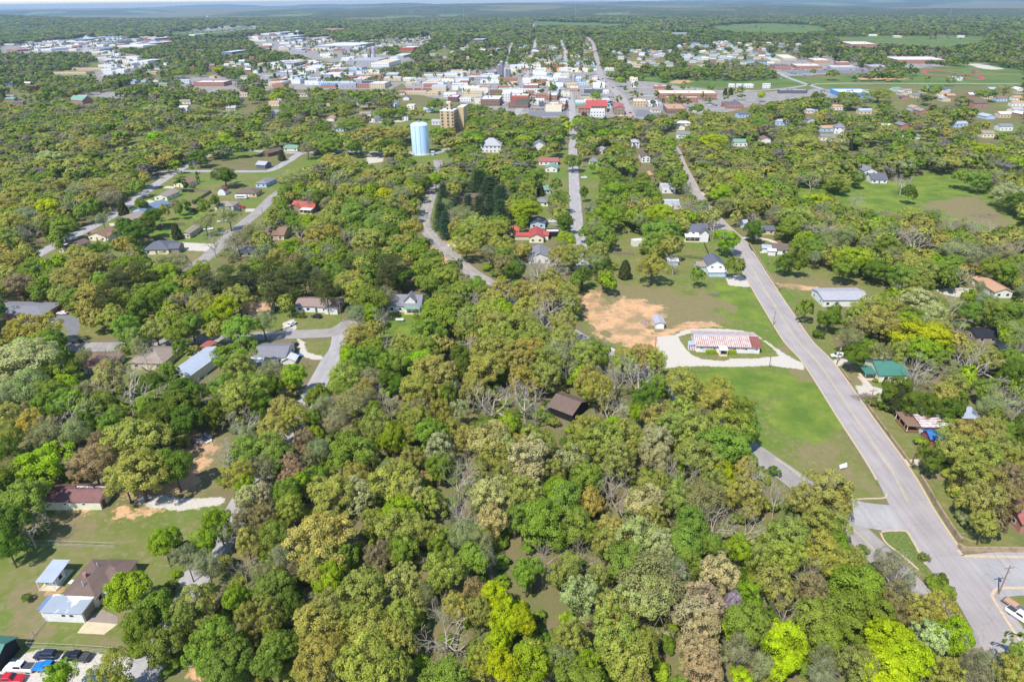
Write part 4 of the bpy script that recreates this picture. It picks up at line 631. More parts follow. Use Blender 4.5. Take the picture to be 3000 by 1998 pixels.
def house(label,a,b,dep,h=2.8,kind='gx',pitch=.35,roof='grey',wall='white',extra=(),win=1,cat='house',name='house',group=None,chim=False,dr=True,sides=True,seen=True):
    c,Lx,yaw,dep=plan(a,b,dep); root=empty(name,(c[0],c[1],0),yaw,label,cat,group); pts=[]
    x0,x1=-Lx/2,Lx/2; top=volume(root,x0,x1,0,dep,h,kind,pitch,roof,wall,pts=pts)
    if win:
        fl=[1.45] if h<4.4 else [1.45,h-1.4]
        n=max(2,int(Lx/3.4))
        for zi,z in enumerate(fl):
            for i in range(n):
                x=x0+Lx*(i+.5)/n
                if dr and zi==0 and i==n//2 and n>2: door(root,x,col=random.choice(['brown','white','dkgrey'])); continue
                window(root,x,z,min(1.3,Lx/n*.5),1.15)
            if sides:
                m=max(1,int(dep/5))
                for i in range(m):
                    y=dep*(i+.5)/m; window(root,y,z,1.1,1.1,x0,'x',-1); window(root,y,z,1.1,1.1,x1,'x',1)
    if chim: MB().box(Lx*.12,Lx*.12+.7,dep*.45,dep*.45+.7,top-1.2,top+1.0).build('chimney',cm('brick'),root)
    for e in extra:
        if e[0]=='vol': volume(root,*e[1:],pts=pts)
        elif e[0]=='porch':   # x0,x1,y0,y1,h,roofcol : roof on posts
            _,p0,p1,q0,q1,hh,rc=e; R=MB(); R.slab((p0,q0,hh),(p1,q0,hh),(p1,q1,hh+.5),(p0,q1,hh+.5),.12); R.build('porch_roof',rm(rc),root); pts+=[(p0,q0,0),(p1,q0,hh),(p0,q0,hh)]
            k=max(2,int((p1-p0)/2.6)+1)
            for i in range(k): MB().box(p0+.15+(p1-p0-.4)*i/(k-1),p0+.25+(p1-p0-.4)*i/(k-1),q0+.1,q0+.22,0,hh).build('porch_post',cm('trim'),root)
            MB().box(p0,p1,q0,q1-.02,.02,.16).build('porch_floor',cm('beige'),root)
        elif e[0]=='garage': _,x,w,y=e; MB().box(x-w/2,x+w/2,y-.06,y,.05,2.2).build('garage_door',cm('trim'),root)
    register(c,yaw,pts if seen else pts[:1]*3+pts[:1]) if seen else SOLID.append(hull(PJ(np.array([[c[0]+i,c[1]+j,0] for i in (-5,5) for j in (0,9)]))[0]))
    return root
# --- the long white hall with the rusty striped roof
def rusty(name,c1,c2,sc,axis=0):
    m,nt,N,L,P=newmat(name); P.inputs['Roughness'].default_value=.6; tc=N.new('ShaderNodeTexCoord')
    w=N.new('ShaderNodeTexWave'); w.inputs['Scale'].default_value=sc; w.inputs['Distortion'].default_value=1.2; w.inputs['Detail'].default_value=3; w.inputs['Detail Scale'].default_value=2; w.bands_direction='XY'[axis]; L.new(tc.outputs['Object'],w.inputs[0])
    n=N.new('ShaderNodeTexNoise'); n.inputs['Scale'].default_value=.7; n.inputs['Detail'].default_value=6; L.new(tc.outputs['Object'],n.inputs[0])
    a=N.new('ShaderNodeMath'); a.operation='MULTIPLY_ADD'; L.new(n.outputs[0],a.inputs[0]); a.inputs[1].default_value=1.6; a.inputs[2].default_value=-.8; b=N.new('ShaderNodeMath'); b.operation='ADD'; b.use_clamp=True; L.new(w.outputs[0],b.inputs[0]); L.new(a.outputs[0],b.inputs[1])
    mi=N.new('ShaderNodeMix'); mi.data_type='RGBA'; L.new(b.outputs[0],mi.inputs[0]); mi.inputs[6].default_value=(*srgb(*c1),1); mi.inputs[7].default_value=(*srgb(*c2),1); L.new(mi.outputs[2],P.inputs['Base Color']); return m
RUSTY=rusty('rusty_white_roofing',(206,196,192),(152,110,94),.42); STRIPED=rusty('maroon_striped_roofing',(232,228,230),(122,62,66),.42,1); RUSTED=rusty('rusted_sheet_roofing',(132,92,90),(104,70,76),.5)
def letters(root,text,x,z,size,y,col):
    """block letters cut as flat strokes, painted on a wall facing -y"""
    G5={'F':['11110','10000','11100','10000','10000'],'P':['11110','10010','11110','10000','10000'],'U':['10010','10010','10010','10010','01100'],'S':['01110','10000','01100','00010','11100'],'A':['01100','10010','11110','10010','10010'],'!':['01000','01000','01000','00000','01000'],
        'r':['00000','10110','11000','10000','10000'],'e':['00000','01100','11110','10000','01100'],'d':['00010','01110','10010','10010','01110'],'o':['00000','01100','10010','10010','01100'],'m':['00000','11110','10101','10101','10101'],' ':['00000']*5}
    u=size/5
    for i,ch in enumerate(text):
        m=MB()
        for r,row in enumerate(G5[ch]):
            for c_,b in enumerate(row):
                if b=='1': m.face([(x+i*u*5.4+c_*u,y,z-(r+1)*u),(x+i*u*5.4+(c_+1.02)*u,y,z-(r+1)*u),(x+i*u*5.4+(c_+1.02)*u,y,z-r*u),(x+i*u*5.4+c_*u,y,z-r*u)])
        m.build('letter',col,root)
c,Lx,yaw,dep=plan((2039,1031),(2224,1036),12.5)
r=empty('hall',(c[0],c[1],0),yaw,'long white hall with rust streaked striped metal roof and red painted letters','building'); pts=[]
volume(r,-Lx/2,Lx/2,0,dep,2.7,'gx',.22,RUSTY,'white',pts=pts,over=.5); x0=-Lx/2
MB().slab((Lx/2-3.1,-.52,2.75),(Lx/2+.52,-.52,2.75),(Lx/2+.52,dep/2,2.7+dep/2*.22+.17),(Lx/2-3.1,dep/2,2.7+dep/2*.22+.17),.03).build('rusted_roof_panel',rusty('rust_red_roofing',(150,92,82),(112,62,56),.4),r)
MB().slab((x0-.55,dep/2-.25,4.2),(Lx/2+.55,dep/2-.25,4.2),(Lx/2+.55,dep/2+.25,4.2),(x0-.55,dep/2+.25,4.2),.08).build('roof_ridge',cm('silver'),r)
[MB().box(x0+k*.95,x0+k*.95+.5,-.56,-.52,2.5,2.72).build('eave_stripe',mat('navy_paint',srgb(70,80,150),.7),r) for k in range(int(Lx/.95))]
RED=mat('red_paint',srgb(205,60,80),.7); NAVY=mat('blue_paint',srgb(60,80,175),.7)
letters(r,'Freedom!',x0+2.6,2.05,.62,-.012,RED); letters(r,'F',x0+2.6,1.1,.55,-.013,RED); letters(r,'USA!',x0+11.2,2.1,.85,-.012,RED); letters(r,'F P F',x0+15.3,2.05,.72,-.012,RED)
for k in (1.9,6.7,10.4,14.2,18.3,22.2): window(r,x0+k,1.65,.85,.5)
volume(r,x0+8.3,x0+10.9,-2.6,-.02,2.3,'none',0,'white','white'); 
for o in [o for o in r.children if o.name.startswith('wall')][1:]: bpy.data.objects.remove(o)
MB().slab((x0+8.1,-3.0,2.35),(x0+11.1,-3.0,2.35),(x0+11.1,-.02,2.75),(x0+8.1,-.02,2.75),.12).build('porch_roof',cm('trim'),r)
for k in (8.3,10.85): MB().box(x0+k,x0+k+.13,-2.9,-2.77,0,2.36).build('porch_post',cm('trim'),r)
MB().box(x0+8.2,x0+11,-3.1,-.02,.02,.14).build('porch_floor',cm('beige'),r); door(r,x0+9.6,1.8,2.1,0,'char')
for sx,cx_ in ((x0-1.9,0),): 
    MB().box(x0-2.6,x0,1.2,3.6,0,2.3).build('side_entry',cm('trim'),r); MB().slab((x0-2.8,.8,2.35),(x0+1.2,.8,2.75),(x0+1.2,3.9,3.05),(x0-2.8,3.9,2.5),.08).build('entry_roof',rm('silver'),r)
    for k,mt in enumerate((NAVY,RED,NAVY,RED)): MB().box(x0-2.5+k*.62,x0-2.2+k*.62,1.165,1.198,.1,2.2).build('entry_stripe',mt,r)
register(c,yaw,pts)
# --- houses, near ones with their parts
H=house
H('white house with dark grey hip roof beside a pale concrete driveway',(424,747),(496,745),(512,722),2.9,'hip',.42,'dkgrey','cream',extra=[('vol',6.2,11.5,.8,8.5,2.9,'gx',.42,'dkgrey','taupe'),])
H('white house with brown gable roof at the bend of the left street',(510,547),(545,551),(568,540),3.0,'gy',.38,'brown','cream',extra=[('porch',4.4,7.6,5,8,1.4,'wood')])
H('grey roofed white house in front of the square fenced yard',(454,588),(491,589),(512,572),2.9,'gy',.36,'taupe','cream')
H('pale house with slate blue roof between the street and a leafy garden',(388,630),(429,634),(470,606),2.9,'gy',.36,'blue','lblue')
H('taupe roofed house just downhill of the slate blue roof',(340,655),(380,661),(415,640),2.8,'gy',.34,'taupe','beige')
H('white gabled house with wide rust brown roof and carport',(261,705),(312,708),(345,688),2.9,'gy',.36,'brown','cream',extra=[('vol',-9,-3.6,4,10,2.6,'gx',.3,'brown','cream'),('vol',3.6,6.8,.5,8,2.5,'gx',.3,'brown','cream')])
H('low house with dull brown roof nearest the lower end of the left street',(174,740),(206,744),(255,720),2.7,'gy',.34,'dkbrown','beige')
H('narrow grey gabled house beside the dark conical shrub',(536,699),(558,699),(572,676),3.0,'gy',.34,'taupe','beige')
H('grey roofed ranch house behind the parked red car',(631,616),(684,616),10,2.8,'hip',.34,'taupe','white')
H('brown roofed house behind the white camper trailer',(692,578),(752,578),11,2.8,'hip',.34,'dkbrown','beige')
H('small white barn shed with maroon gambrel roof',(639,573),(661,573),(673,566),2.6,'gam',.3,'maroon','white',name='shed',cat='shed',dr=False,win=0)
H('pale blue house with grey hip roof near the street corner',(750,549),(781,550),(810,535),3.0,'hip',.36,'grey','lblue')
H('stone house with red roof and white awning beside the curved street',(855,620),(921,624),10,3.2,'gx',.5,'orange','stone',chim=True,extra=[('vol',-8,-1,-1.6,6,3.2,'gy',.55,'orange','stone'),('porch',0,8,-4,0,2.6,'white')])
H('brown roofed house half hidden by bare trees below the red roof',(787,703),(833,704),12,3.0,'gx',.42,'brown','beige')
H('small pale house with light grey roof beside the curved street parking',(702,752),(741,752),8,2.8,'gx',.3,'lgrey','cream')
H('pale house hidden in oaks above the left street',(365,541),(402,541),9,2.8,'gx',.35,'silver','white')
H('small open lean-to shed on the lawn beside a van',(564,620),(583,620),4,2.3,'shed',.15,'brown','wood',name='shed',cat='shed',dr=False,win=0)
H('low brick building with broad grey hip roof at the left edge',(-70,936),(128,941),(172,905),3.0,'hip',.16,'grey','brick',name='building',cat='building')
H('beige roofed house among shrubs left of the taupe ranch house',(712,930),(792,927),9,2.8,'gx',.3,'tan','beige')
H('brick and white ranch house with pale taupe roof and flower bed',(868,913),(988,918),9.5,2.9,'gx',.3,'shingle','white',extra=[('vol',4.2,10,-1.4,4,2.9,'gy',.3,'shingle','white')])
H('white farmhouse with grey cross gable roof and green porch awning',(1137,914),(1233,915),11,3.1,'gx',.5,'grey','white',chim=True,extra=[('vol',.2,4.8,1.0,6,5.0,'gy',1.0,'grey','white'),('porch',.3,7.2,-2.6,0,2.5,'sage'),('vol',-6.6,-3,1.8,5,4.2,'shed',.3,'grey','white')])
H('long grey roofed house with white awnings beside the gravel drive',(747,1066),(838,1066),11,2.9,'gx',.3,'grey','white',extra=[('porch',-6.8,-1.5,-3,0,2.3,'white'),('vol',4.7,9.4,-.4,3.5,1.6,'gy',.5,'white','white')])
H('long cream building with pale blue grey roof running uphill from its gable',(504,1119),(562,1127),(626,1046),3.6,'gy',.22,'silver','cream',name='building',cat='building',sides=False,dr=False)
H('small shed with dull red roof beside rubble',(588,1031),(611,1034),(632,1018),2.2,'gy',.2,'dkred','beige',name='shed',cat='shed',win=0)
H('white house with brown hip roof behind the bare branches',(230,1094),(316,1097),11,2.9,'hip',.4,'brown','cream')
H('house with weathered grey brown hip roof right of the brown roof',(386,1081),(482,1084),13,2.9,'hip',.36,'taupe','beige')
# rusty long shed
c,Lx,yaw,dep=plan((116,1494),(299,1493),(338,1443)); r=empty('barn',(c[0],c[1],0),yaw,'long cream outbuilding with dull rusted purple brown metal roof','barn'); pts=[]
volume(r,-Lx/2,Lx/2,0,dep,2.9,'gx',.30,RUSTED,'cream',pts=pts,over=.35); register(c,yaw,pts)
for k in (-5,-1,4): window(r,k,1.9,.8,.5)
door(r,1.4,1.5,2.2,Lx/2,'maroon','x',1); window(r,5.2,1.6,1.0,1.0,Lx/2,'x',1)
MB().slab((-.5,dep*.62,2.9+dep*.38*.3+.2),(Lx/2-.2,dep*.62,2.9+dep*.38*.3+.2),(Lx/2-.2,dep*.78,2.9+dep*.22*.3+.2),(-.5,dep*.78,2.9+dep*.22*.3+.2),.03).build('white_roof_panel',cm('trim'),r)
for k in (-6,0,5): MB().box(k,k+.4,dep*.55,dep*.55+.4,4.2,5.1).build('roof_vent',cm('dkgrey'),r)
# bottom-left ranch house
c,Lx,yaw,dep=plan((134,1819),(249,1824),4.3); r=empty('house',(c[0],c[1],0),yaw,'white ranch house with brown hip roof and patched white and grey garage roof','house'); pts=[]; h0=-Lx/2
PATCH=mat('patched_flat_roofing',srgb(150,160,172),.7,.05,.3,col2=srgb(240,240,240),thr=(.5,.53))
volume(r,h0,Lx/2,0,4.3,2.9,'shed',.02,PATCH,'white',pts=pts,over=.3); volume(r,h0-1.4,h0-.02,1.0,4.2,2.5,'shed',.05,'blue','white',over=.3)
volume(r,h0+2.0,Lx/2+.4,4.35,15.0,2.95,'hip',.36,'dkbrown','cream',pts=pts,over=.6); volume(r,Lx/2-3.2,Lx/2+3.2,9.4,15.3,2.93,'hip',.34,'dkbrown','cream',pts=pts,over=.6)
for k in (.2,2.0): window(r,k,2.0,.9,.7)
for k in (5.6,8): window(r,k,1.6,1.1,1.1,Lx/2+.4,'x',1)
MB().box(Lx/2,Lx/2+.05,.5,3.9,.05,2.3).build('garage_door',cm('taupe'),r); MB().box(h0+4.2,h0+5,8.6,9.3,3.6,5.3).build('chimney',cm('brick'),r)
for k in (6.5,12): MB().tube((h0+5.6,k,4),(h0+5.6,k,5.4),.12,.12,6).build('roof_vent',cm('silver'),r)
MB().slab((Lx/2+.5,6.0,2.5),(Lx/2+2.4,6.0,2.3),(Lx/2+2.4,9.2,2.3),(Lx/2+.5,9.2,2.5),.1).build('porch_roof',rm('silver'),r)
register(c,yaw,pts)
H('small white shed with oversailing pale blue grey roof beside the brown roofed house',(135,1717),(169,1718),(199,1688),2.5,'shed',.06,'silver','white',name='shed',cat='shed',dr=False,extra=[('porch',-2.2,2.0,-1.4,5.2,2.6,'silver')])
H('green metal roofed garage with blackened open gable at the lower left edge',(-110,1958),(2,1966),(66,1900),3.2,'gx',.5,'teal','black',name='garage',cat='garage',win=0,dr=False)  # black walls stand in for the unlit inside behind the open gable
# red roof group, centre
H('cream cottage with bright red gable roof in front of the street',(1551,712),(1592,712),14,3.2,'gy',.5,'red','cream',extra=[('vol',-12,-4.05,5,10,2.6,'gx',.4,'red','beige'),('vol',4.1,6.6,5,11,2.9,'gx',.4,'red','cream')])
H('low cream building with orange red roof left of the red gabled cottage',(1480,693),(1519,693),9,2.8,'gx',.42,'orange','cream')
H('open carport with flat white roof right of the red gabled cottage',(1600,695),(1640,694),6,2.6,'flat',.1,'white','char',name='carport',cat='carport',win=0,dr=False)  # solid charcoal walls stand in for the shade under the open roof
H('white house with slate grey gable roof behind leafless branches',(1549,772),(1612,772),14,3.2,'gy',.4,'grey','white')
H('pale blue house with dark roof behind the red gabled cottage',(1553,669),(1597,669),10,3.0,'gy',.3,'dkgrey','lblue')
H('two storey white house with grey cross gables and white porch roof',(2016,703),(2070,704),9,5.2,'gx',.55,'dkgrey','white',extra=[('vol',.6,5.2,-3.6,3,4.9,'gy',.85,'dkgrey','white'),('porch',-7.4,.5,-4.4,0,2.9,'white')])
H('white two storey house with grey gable and low white front roof by the highway',(2072,804),(2120,804),11,4.9,'gy',.55,'dkgrey','white',dr=False,extra=[('vol',-8.3,-4.02,3,10,3.0,'gx',.3,'taupe','lblue'),('vol',-3.9,4.3,-3.4,-.02,2.4,'shed',.2,'white','lblue')])
H('tiny shed with flat white roof beside the bare tree',(1958,778),(1986,778),4,2.2,'shed',.08,'white','lblue',name='shed',cat='shed',win=0)
H('long white trailer under the broad green tree',(1855,723),(1914,718),3.6,2.8,'flat',.1,'white','white',name='trailer',cat='trailer',dr=False,win=0)
H('little white house with maroon roof and glazed porch at the lane end',(2262,745),(2306,748),9,2.8,'gx',.4,'dkbrown','white',extra=[('vol',-6,-2.4,-2.4,-.02,2.5,'shed',.15,'white','white'),('vol',-8.6,-4.4,1.5,5,2.5,'shed',.15,'silver','white')])
H('small pale grey shed behind the dark tree by the highway',(2170,667),(2189,667),6,2.6,'gx',.4,'lgrey','white',name='shed',cat='shed',win=0)
H('dark grey roofed house behind shrubs east of the highway',(2230,688),(2268,688),8,2.7,'gx',.35,'dkgrey','beige')
H('long low white building with pale grey roof behind roadside shrubs',(2410,899),(2542,898),13,3.2,'gx',.18,'lgrey','white',name='building',cat='building')
H('white house with orange tan gable roof beside its sandy yard',(2911,873),(2962,873),17,2.9,'gy',.4,'tan','white')
H('tall white house with grey gable roof behind the far meadow',(2528,523),(2566,523),14,5.2,'gy',.45,'grey','white')
H('weathered grey barn with shed roof beside the far meadow',(2553,538),(2598,538),12,2.8,'gx',.5,'dkgrey','white',name='barn',cat='barn')
H('white house with teal metal roof across the highway',(2572,1119),(2655,1119),11,2.9,'gx',.42,'teal','cream',extra=[('porch',-9.2,-5.2,1.0,6,2.5,'teal')])
c,Lx,yaw,dep=plan((2697,1273),(2790,1273),11.5); r=empty('house',(c[0],c[1],0),yaw,'white house with maroon and white striped metal roof and brown porch roof','house'); pts=[]
volume(r,-Lx/2,Lx/2,0,dep,2.8,'gx',.14,STRIPED,'white',pts=pts); MB().slab((-Lx/2-4.2,.8,2.5),(-Lx/2+.8,.2,2.5),(-Lx/2-.4,8,2.7),(-Lx/2-4.0,9,2.6),.14).build('porch_roof',cm('brown'),r); pts.append((-Lx/2-4,1,2.5))
MB().box(-Lx/2-4,-Lx/2-.02,1,8,.02,.5).build('porch_floor',cm('wood'),r)
for k in (1,8): MB().box(-Lx/2-3.9,-Lx/2-3.75,k,k+.15,0,2.6).build('porch_post',cm('trim'),r)
for k in (-3.5,-1.5,3): window(r,k,1.5,1.4,1.2)
register(c,yaw,pts)
H('open carport with flat pale grey roof right of the striped roof',(2814,1244),(2864,1246),6,2.5,'shed',.03,'silver','wood',name='carport',cat='carport',win=0,dr=False)
H('little red shed under a bright blue tarpaulin roof',(2722,1306),(2762,1306),4.5,2.6,'gx',.45,'tarp','dkred',name='shed',cat='shed',win=0)
H('brick house with dull red roof cut by the right edge',(2986,1560),(3070,1560),11,3.0,'gx',.4,'dkred','brick')
H('dark roofed building with blue black panels deep in the eastern trees',(2858,1005),(2922,1005),8,2.7,'gx',.3,'black','taupe',name='building',cat='building')
H('dark cabin with brown shingled gable roof in a clearing in the woods',(1675,1237),(1722,1198),(1678,1156),2.9,'gy',.42,'dkbrown','char',name='cabin',cat='cabin',win=0)
H('small pump house beside the blue water tank',(1264,456),(1272,456),3,2.9,'gx',.4,'lgrey','lblue',name='shed',cat='shed',win=0)
H('large white Victorian house with pale grey hip roof and porch',(1409,448),(1468,448),14,6,'hip',.75,'lgrey','white')
H('white two storey house with dark roof north of the water tank',(1178,354),(1196,354),11,5.2,'hip',.35,'dkgrey','white')
H('small white house with grey gable near a green lawn north of the tank',(1083,359),(1098,360),13,3.6,'gy',.45,'grey','white')
H('grey gabled white house left of the beige apartment block',(1143,314),(1164,314),12,4.5,'gy',.5,'grey','white')
H('cream boxy house behind the white two storey house',(1192,322),(1214,322),10,5,'flat',.1,'white','cream')
H('brown log barn at the junction of the upper left streets',(768,459),(786,461),(806,447),3.2,'gy',.5,'dkbrown','wood',name='barn',cat='barn',win=0)
H('weathered grey barn in front of the brown log barn',(752,494),(778,496),8,3.2,'gx',.5,'lgrey','dkgrey',name='barn',cat='barn',win=0)
H('house with pale green roof beside the upper left street',(832,444),(872,444),10,2.9,'gx',.4,'sage','cream')
H('white house with brick red roof left of the straight street',(1579,484),(1634,485),10,3,'gx',.42,'dkred','white')
H('house with grey green gable roof below the brick red roof',(1597,504),(1632,505),10,2.9,'gy',.42,'sage','white')
H('white house with steep grey gables beside the straight street',(1562,440),(1597,440),11,4.2,'gy',.6,'grey','white')
H('small bungalow with grey hip roof right of the straight street',(1725,483),(1752,484),10,2.9,'hip',.45,'grey','white')
H('pale gabled house behind the grey hip roofed bungalow',(1746,451),(1766,452),12,3.4,'gy',.5,'lgrey','beige')
H('long brown roofed white house with garage door in its gable end',(1879,477),(1904,477),22,4.6,'gy',.45,'dkbrown','white')
H('tall white house with pale roof behind the long brown roof',(1850,434),(1873,434),12,5,'hip',.4,'lgrey','white')
H('stone cottage with rust tan gable roof near the highway',(1896,533),(1919,533),13,3.4,'gy',.6,'tan','stone')
H('flat roofed grey and white building between trees beside the highway',(1940,567),(1978,567),14,3.2,'flat',.1,'lgrey','white',name='building',cat='building')
H('flat grey roofed building below the flat roofed grey and white one',(1946,613),(1996,613),10,3.2,'flat',.1,'silver','white',name='building',cat='building')
H('cottage with sea green roof west of the straight street',(1571,572),(1613,567),8,2.8,'gx',.5,'sage','white')
H('pale house with grey hip roof below the sea green roof',(1572,605),(1606,605),9,2.8,'hip',.4,'grey','cream')
H('dark brown roofed house among tall white pines',(1345,592),(1412,591),10,2.8,'gx',.3,'dkbrown','wood')
H('house with brown grey roof in the far left woods',(90,455),(108,453),15,3,'gy',.4,'dkbrown','white')
H('brick church with long green roof at the upper left',(205,303),(243,306),16,4.5,'gx',.6,'sage','brick',name='church',cat='church',win=0)
H('red brick house with grey brown roof near the right edge woods',(2853,316),(2892,315),12,5,'gx',.4,'dkbrown','brick')
H('white house with pointed turret roof right of the oak woods',(2443,392),(2474,393),12,6,'hip',.6,'grey','white')
H('small white metal shed beside scrap on the bare orange soil',(1920,964),(1945,964),(1932,943),2.6,'gy',.3,'lgrey','white',name='shed',cat='shed',win=0,dr=False,extra=[('garage',.1,2.2,0)])
# --- compact blocks for the town (walls, roof and window bands in one mesh each)
DEFER=[]; DEFERC={}   # (object, description, u, v) -> label written at the end
BAND=mat('shopfront_glass',(.06,.065,.08),.3)
def block(x0,x1,yb,yt,h,roof,wall,desc=None,label=None,kind='flat',cat='building',name='building',top_=None,yaw=0,lot=None,win=True):
    A=G(x0,yb); B=G(x1,yb); Y1=G((x0+x1)/2,yt,h)[1]; dep=max(5,Y1-A[1]); Lx=np.linalg.norm((B-A)[:2]); c=(A+B)/2; yw=math.atan2(B[1]-A[1],B[0]-A[0]) if x1-x0>6 else 0
    m=MB(); a,b=-Lx/2,Lx/2
    if kind=='flat':
        m.box(a,b,0,dep,0,h,0); m.box(a+.3,b-.3,.3,dep-.3,h-.02,h+.05,1)
        for q in ((a,b,0,.3),(a,b,dep-.3,dep),(a,a+.3,.3,dep-.3),(b-.3,b,.3,dep-.3)): m.box(q[0],q[1],q[2],q[3],h+.004,h+.6,0)
        if dep>9:
            for _ in range(random.randint(1,3)): x=random.uniform(a*.7,b*.6); y=random.uniform(dep*.2,dep*.7); m.box(x,x+1.8,y,y+1.6,h+.06,h+1.3,0)
    else:
        m.box(a,b,0,dep,0,h,0); cy=dep/2; p=.35; t=h+cy*p; o=.5
        if kind=='gx': 
            for xx in (a,b): m.face([(xx,0,h),(xx,cy,t),(xx,dep,h)],0)
            m.slab((a-o,-o,h-o*p),(b+o,-o,h-o*p),(b+o,cy,t),(a-o,cy,t),.18,1); m.slab((a-o,cy,t),(b+o,cy,t),(b+o,dep+o,h-o*p),(a-o,dep+o,h-o*p),.18,1)
        else:
            t=h+(b-a)/2*p; 
            for yy in (0,dep): m.face([(a,yy,h),(b,yy,h),(0,yy,t)],0)
            m.slab((a-o,-o,h-o*p),(0,-o,t),(0,dep+o,t),(a-o,dep+o,h-o*p),.18,1); m.slab((0,-o,t),(b+o,-o,h-o*p),(b+o,dep+o,h-o*p),(0,dep+o,t),.18,1)
    if win and Lx>8:
        z=1.2
        while z<h-1:
            n=int(Lx/3.2)
            for i in range(n): x=a+Lx*(i+.5)/n; m.box(x-.6,x+.6,-.06,0,z,z+1.3,2)
            z+=3.2
    o=m.build(name,[cm(wall),rm(roof),BAND],None,(c[0],c[1],0),yw); o['category']=cat
    if label: o['label']=label
    else: DEFER.append((o,desc or ('%s walled %s roofed block'%(CN.get(wall,wall),CN.get(roof,roof))),(x0+x1)/2,yb))
    register(c,yw,[(a,0,0),(b,0,0),(a,0,h),(b,0,h),(a,dep,h),(b,dep,h)]); return o
CN={'lgrey':'pale grey','dkgrey':'dark grey','lblue':'pale blue','dkred':'dull red','char':'charcoal','dkbrown':'dark brown','sage':'pale green','dkgreen':'dark green','silver':'silvery','taupe':'taupe','tarp':'bright blue','sky':'blue','blonde':'blond','tan':'tan'}
